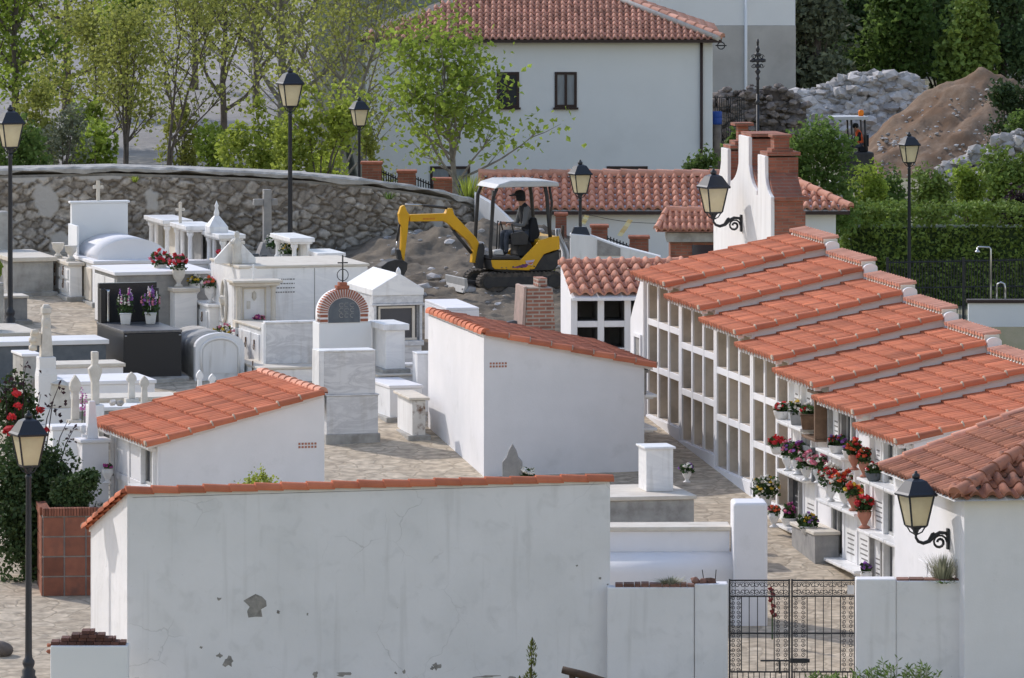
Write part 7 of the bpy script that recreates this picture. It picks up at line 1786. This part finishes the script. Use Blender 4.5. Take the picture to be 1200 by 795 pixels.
for (lb, px, D, rx, top, m, n, sd) in [('tall loose shrub with yellow green leaves near the left lamp posts', 52, 193, .95, 92, LOLIVE, 1500, 81), ('loose yellow green shrub under the first dark trunked tree', 100, 196, .7, 118, LBRIGHT, 1000, 82), ('airy lime shrub with bare stems left of the tall lamp', 312, 186, .85, 108, LLIME, 1300, 83),
                                  ('tall lime shrub between the tall lamp and the far lamp', 390, 183, .75, 118, LLIME, 1400, 84), ('olive shrub at the house corner behind the far lamp', 436, 186, .6, 112, LOLIVE, 900, 85), ('loose olive shrub under the leaning tree', 215, 197, .8, 122, LOLIVE, 900, 86)]:
    p = gp(px, D); bush(lb, p, rx, rx * .8, zat(top, D) - p.z, m, n, .13, sd, 12, group='bushes along the masonry wall', dense=.35, up=.2)
bush('lime green leafy bush beside the tall lamp', gp(375, 180, .6), 1.25, .8, 2.5, LLIME, 2400, .13, 11, 10, group='bushes along the masonry wall')
bush('lime green bush with gaps, left of the tall lamp', gp(288, 184, .0), 1.0, .8, 2.1, LLIME, 1500, .13, 12, 9, group='bushes along the masonry wall')
bush('bright green bush under the open tree, over the wall coping', gp(245, 190, .0), .8, .7, 1.6, LBRIGHT, 900, .13, 13, 7, group='bushes along the masonry wall')
bush('dark grey green feathery bush behind the left lamp posts', gp(74, 188, .0), .9, .8, 2.0, LGREY, 1700, .10, 14, 9, group='bushes along the masonry wall')
bush('mid green bush low at the far left above the wall', gp(22, 186, .0), 1.0, .8, 1.9, LMID, 1700, .13, 15, 9, group='bushes along the masonry wall')
bush('leafy green bush right of the feathery grey one', gp(112, 190, .0), .8, .7, 1.7, LBRIGHT, 1100, .13, 16, 8, group='bushes along the masonry wall')
def tuft(label, c, r, h, n, m, seed, name='grass_tuft', w=.012):
    rr = random.Random(seed); t = thing(name, label, 'grass', c); b = MB()
    for i in range(n):
        a = rr.uniform(0, 6.28); q = rr.random() * r; l = h * rr.uniform(.5, 1.1); o = Vector((cos(a) * q * .5, sin(a) * q * .4, -.03)); e = o + Vector((cos(a) * q * rr.uniform(.6, 1.5), sin(a) * q, l)); m_ = o.lerp(e, .55) + Vector((0, 0, l * .12)); s_ = Vector((-sin(a), cos(a), 0)) * w
        b.add([o - s_, o + s_, m_ + s_ * .8, m_ - s_ * .8, e], [(0, 1, 2, 3), (3, 2, 4)], 0, rr.random())
    b.build('blades', m, t); return t
tuft('yellow green grass clump at the foot of the plane tree', P(549, 232, 169.2), .34, .55, 120, LLIME, 3)
tuft('small grass tuft growing out of the masonry wall coping', P(456, 232, 166.4), .16, .16, 50, LMID, 4)
tuft('yellow flowering weed on the masonry wall near the headboard', P(158, 212, 165.75), .12, .14, 40, LLIME, 5)
tuft('dry grass tuft on the low wall left of the gate', P(786, 684, 119.55), .24, .13, 260, LDRY, 6, w=.007)
tuft('dry seeded weed on the wall right of the gate', P(1105, 681, 119.0), .24, .44, 620, LDRY, 7, w=.005)
tuft('green mossy tuft under the gatehouse lamp', P(1108, 682, 118.96), .30, .09, 150, LMID, 8)
tuft('yellow weed growing by the far end of the excavator', P(646, 326, 160.5), .16, .3, 50, LLIME, 9)
bush('yellow green weed behind the foreground wall coping', gp(303, 121.8, .62), .28, .25, 2.42 - .45, LLIME, 10, .05, 17, 3, name='weed', cat='weed')
w_ = [o for o in COL.objects if o.get('label', '').startswith('yellow green weed behind')][0]
def weedtop():
    rr = random.Random(2); b = MB(); zc = zat(566, 121.8) - w_.location.z
    for i in range(420):
        a = rr.gauss(0, .13); b.leaf((a, rr.gauss(0, .1), zc - .04 + abs(rr.gauss(0, 1)) * .10 * (1 - abs(a) * 1.5) + (.12 * rr.random() if abs(a - .05) < .04 else 0)), rr.uniform(.03, .06), 0, rr.random(), rr)
    b.build('foliage', LLIME, w_); b = MB()
    for i in range(9): b.tube([(0, 0, 0), (rr.uniform(-.2, .2), rr.uniform(-.1, .1), zc + rr.uniform(0, .1))], .008, 4)
    b.build('stems', LDRY, w_)
weedtop()
# rose bush and dark shrub at the left
t = bush('rose bush with deep red roses rising above the dark shrub', G(18, 131.2, .1), .80, .5, 2.85, LDARK, 2700, .085, 21, 14, name='rose_bush', cat='rose bush', dense=.4)
rr_ = random.Random(9)
def rp(px, py, D=130.6): p = P(px, py, D) - t.location; return (p.x, p.y, p.z)
blooms(t, PRED, 0, .085, [rp(20, 461), rp(21, 476), rp(11, 503), rp(53, 505), rp(8, 506), rp(24, 520), rp(32, 503), rp(47, 480), rp(-4, 470), rp(14, 489)], 5)
b = MB()
for (x, y) in ((18, 436), (30, 428), (6, 450), (62, 470), (70, 450), (48, 462), (80, 492), (88, 500)):
    q = Vector(rp(x, y)); b.tube([(q.x * .5, q.y * .5, .5), (q.x * .85, q.y, q.z - .3), q], [.014, .009, .004], 5, cap=False)
    for k in range(9): b.leaf(q + Vector((rr_.gauss(0, .09), rr_.gauss(0, .06), rr_.uniform(-.35, .05))), .08, 0, rr_.random(), rr_)
b.build('shoots', LPLUM, t)
bush('dark green rounded shrub behind the clay tiled planter', gp(40, 128.4, .0), 1.05, .6, 2.15, LDARK, 15000, .08, 22, 40, dense=.7)
bush('lighter green foliage growing out of the planter top', P(90, 600, 127.4), .55, .35, .75, LDARK, 2600, .07, 23, 14, dense=.5)
bush('pointed green leaves reaching in at the left edge', gp(-14, 152, .2), .35, .3, 2.3, LBRIGHT, 500, .16, 24, 6)
t = thing('foxglove', 'pink foxglove spike between the grey stele and the carved cross', 'flower', P(96, 488, 136.0)); b = MB(); b.tube([(0, 0, -.3), (.01, 0, .38)], .01, 5); b.build('stem', LPOT, t)
b = MB(); rr = random.Random(4)
for (x0, z0, z1) in ((0, .12, .5), (.06, .02, .40)):
    for k in range(12): b.rock((x0 + rr.uniform(-.02, .02), rr.uniform(-.02, .02), z0 + (z1 - z0) * k / 11), .03 - .0012 * k, 0, rr.random(), 1, rr)
b.build('blossoms', petal('foxglove_petal', (.60, .20, .45)), t)
bush('scrubby green plant at the foot of the carved stone cross', gp(80, 134.6, .35), .16, .15, .5, LMID, 260, .06, 25, 4, name='plant', cat='plant')
# foreground plants below the walls
t = thing('cypress_sapling', 'small golden green cypress sapling in front of the foreground wall', 'sapling', P(622, 800, 115.9) - Vector((0, 0, .5))); rr = random.Random(6); b = MB(); zt = zat(750, 115.9) - t.location.z; b.tube([(0, 0, -.5), (.01, 0, zt * .6), (0.02, 0, zt)], [.02, .012, .004], 6); b.build('stem', BARK, t)
b = MB()
for (x, z0, z1, r) in ((.02, zt - .42, zt, .085), (-.01, zt - .72, zt - .45, .12), (-.17, zt - .85, zt - .58, .06), (.12, zt - .9, zt - .62, .06)):
    for k in range(230):
        f = rr.random(); a = rr.uniform(0, 6.28); q = r * sin(pi * min(1, f * .85 + .15)) * sqrt(rr.random()); p = Vector((x + q * cos(a), q * sin(a), z0 + (z1 - z0) * f)); s_ = .05
        b.add([p, p + Vector((rr.uniform(-.012, .012), .0, s_ * .5)), p + Vector((q * cos(a) * .3, q * sin(a) * .3, s_)), p + Vector((.012, .008, s_ * .5))], [(0, 1, 2, 3)], 0, rr.random())
b.build('foliage', leafm('cypress_leaf', (.115, .135, .022)), t)
t = thing('log', 'brown weathered log end lying below the foreground wall', 'log', P(659, 785, 115.5)); b = MB(); pts = [Vector((0, 0, 0)), Vector((.3, -.05, -.07)), Vector((.62, -.1, -.17)), Vector((1.2, -.2, -.36))]; b.tube(pts, [.055, .062, .066, .08], 12); b.build('log_body', WOOD, t); b = MB(); b.tube([(.15, 0, -.02), (.16, -.02, -1.4)], .05, 8); b.build('support', WOOD, t)
t = thing('oleander', 'grey green oleander twigs below the gate and right wall', 'shrub', P(1050, 802, 116.4)); rr = random.Random(12); b = MB(); lf = MB()
for i in range(95):
    x = rr.uniform(-1.35, .62); hh = (.36 * max(.2, 1 - abs(x - .02) * .75) if x > -.62 else .13) * rr.uniform(.55, 1.15); e = Vector((x + rr.uniform(-.1, .1), rr.uniform(-.25, .25), hh)); o = Vector((x * .8, 0, -.5)); b.tube([o, o.lerp(e, .6), e], [.008, .006, .003], 4, cap=False, tint=.4)
    for k in range(15):
        f = rr.uniform(.35, 1.0); p = o.lerp(e, f); d = Vector((rr.uniform(-1, 1), rr.uniform(-1, 1), rr.uniform(.1, 1.1))).normalized(); s_ = d.orthogonal().normalized() * .013; l = rr.uniform(.07, .13); lf.add([p, p + d * l * .5 + s_, p + d * l, p + d * l * .5 - s_], [(0, 1, 2, 3)], 0, rr.random())
b.build('twigs', LDRY, t); lf.build('leaves', LMID, t)
t = thing('red_flower_stem', 'dark red flower spray behind the gate, against the square end pillar', 'flower', P(905, 735, 122.6)); b = MB(); b.tube([(0, 0, -.2), (.0, 0, .3), (-.02, 0, .62)], .012, 5); b.build('stem', LPOT, t); blooms(t, petal('dark_red_petal', (.22, .03, .03)), 0, .05, [(-.01, 0, .25), (.02, 0, .34), (-.02, 0, .44), (.01, 0, .52), (-.02, 0, .6), (.03, 0, .18)], 3)
# hedge
def hedge():
    D = 208.5; t = thing('hedge', 'long clipped green hedge behind the iron garden fence', 'hedge', (0, D, 0)); x0, x1 = (988 - 600) * D / F, 27.5; zt = lambda x: zat(246, D) + .12 * mnoise.noise(Vector((x * .7, 0, 0))) - .02 * (x - x0) * 0; zb = -7.0; rr = random.Random(5)
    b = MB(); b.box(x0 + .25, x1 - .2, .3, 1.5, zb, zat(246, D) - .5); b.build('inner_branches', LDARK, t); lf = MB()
    def lump(x, z): return .16 * mnoise.noise(Vector((x * 1.3, z * 1.6, 2.0))) + .08 * mnoise.noise(Vector((x * 3.5, z * 3.5, 5.0)))
    for i in range(16500):
        x = rr.uniform(x0, min(x1, 17.5)) if rr.random() < .82 else rr.uniform(x0, x1); top = zt(x)
        if rr.random() < .72:
            z = rr.uniform(-2.6, top); y = .05 + lump(x, z) + rr.gauss(0, .06) + .10 * max(0, 1 - (top - z) / .4) ** 2
        else: y = rr.uniform(.1, 1.6); z = top + lump(x, y) + rr.gauss(0, .05)
        n = mnoise.noise(Vector((x * 1.1, z * 1.3, 9))) * .5 + .5
        lf.leaf((x, y, z), rr.uniform(.08, .15), 0, min(1, max(0, .6 * n + .4 * rr.random())), rr)
    for i in range(2200):
        z = rr.uniform(-2.0, zt(x0)); lf.leaf((x0 + .1 + lump(3, z) + rr.gauss(0, .06), rr.uniform(.1, 1.6), z), rr.uniform(.08, .15), 0, rr.random(), rr)
    lf.build('foliage', LHEDGE, t)
hedge()
# garden growth between hedge, heaps and house
GB = 'garden shrubs beyond the hedge'
for (lb, px, D, rx, top, m, n, ls, sd) in [
    ('dark leaved shrub against the right end of the house wall', 813, 196, .62, 150, LMID, 3200, .13, 41), ('tall green shrub behind the belfry piers', 862, 214, 1.0, 132, LMID, 2000, .14, 42),
    ('large bushy green shrub right of the belfry', 957, 206, 1.25, 134, LMID, 4200, .12, 43), ('broad green shrub between the belfry and the large bushy one', 910, 212, .8, 158, LHEDGE, 1900, .13, 44),
    ('leafy climbing plant in front of the small machine', 1012, 214, .8, 178, LBRIGHT, 1900, .12, 45), ('leafy shrub left of the hedge lamp post', 1040, 216, .75, 184, LMID, 1300, .13, 46),
    ('low green shrub right of the hedge lamp post', 1098, 218, .9, 196, LHEDGE, 1700, .13, 47), ('upright green shrub in front of the pale rubble slope', 1138, 222, .8, 186, LBRIGHT, 1500, .13, 48),
    ('bright green shrub at the right edge above the hedge', 1180, 224, 1.0, 168, LHEDGE, 2100, .14, 49), ('dark purple leaved shrub at the right edge', 1192, 215, .5, 205, LPLUM, 1100, .11, 50),
    ('dark green shrub on the right flank of the soil mound', 1186, 277, 1.0, 96, LDARK, 1800, .15, 51), ('small dark shrub at the foot of the soil mound by the right edge', 1206, 271, .9, 122, LMID, 1300, .15, 52)]:
    p = gp(px, D); h = zat(top, D) - p.z
    bush(lb, p, rx * 1.15, rx * .9, h, m, int(n * 1.5), ls, sd, 20, group=GB, dense=.5, up=.25, zlo=.45, vk=1.0)
# wood on the hillside
GW = 'trees of the wood at the top right'
for i, (px, D, h, rx, m, lb) in enumerate([(955, 306, 6.5, 1.9, LGREY, 'grey green tree beside the tall plain building'), (1005, 312, 6.6, 2.2, LWOOD, 'dark round tree above the rubble pile'), (1052, 308, 6.2, 2.0, LMID, 'mid green tree behind the top of the rubble pile'), (1105, 311, 6.6, 2.2, LWOOD, 'dark tree above the dip between the two heaps'),
                                           (1132, 306, 5.2, 1.4, LHEDGE, 'sunny yellowish green tree behind the soil mound'), (1172, 312, 7.0, 2.2, LWOOD, 'dark tall tree above the soil mound peak'), (1222, 309, 7.0, 2.2, LWOOD, 'dark dense tree at the upper right edge'),
                                           (978, 322, 8.0, 2.6, LWOOD, 'deep shaded tree behind the grey green one'), (1040, 326, 8.4, 2.8, LMID, 'broad tree further back over the rubble pile'), (1092, 324, 8.6, 2.7, LWOOD, 'large dark tree further back in the wood'), (1150, 327, 8.6, 2.8, LWOOD, 'tallest dark tree further back over the mound'), (1212, 326, 9, 2.9, LWOOD, 'large dark tree further back at the right edge')]):
    p = gp(px, D, -.2)
    b_ = bush(lb, p, rx, rx, h, m, 5200, .25, 60 + i, 40, name='broadleaf_tree', cat='tree', group=GW, dense=.6)
    for c in b_.children:
        if c.name.startswith('stems'): c.name = 'trunk'
        else: c.name = 'crown'
    b = MB(); b.tube([(0, 0, -.6), (.1, 0, h * .3), (0, .1, h * .6)], [.22, .17, .08], 8); b.build('trunk', BARK, b_)
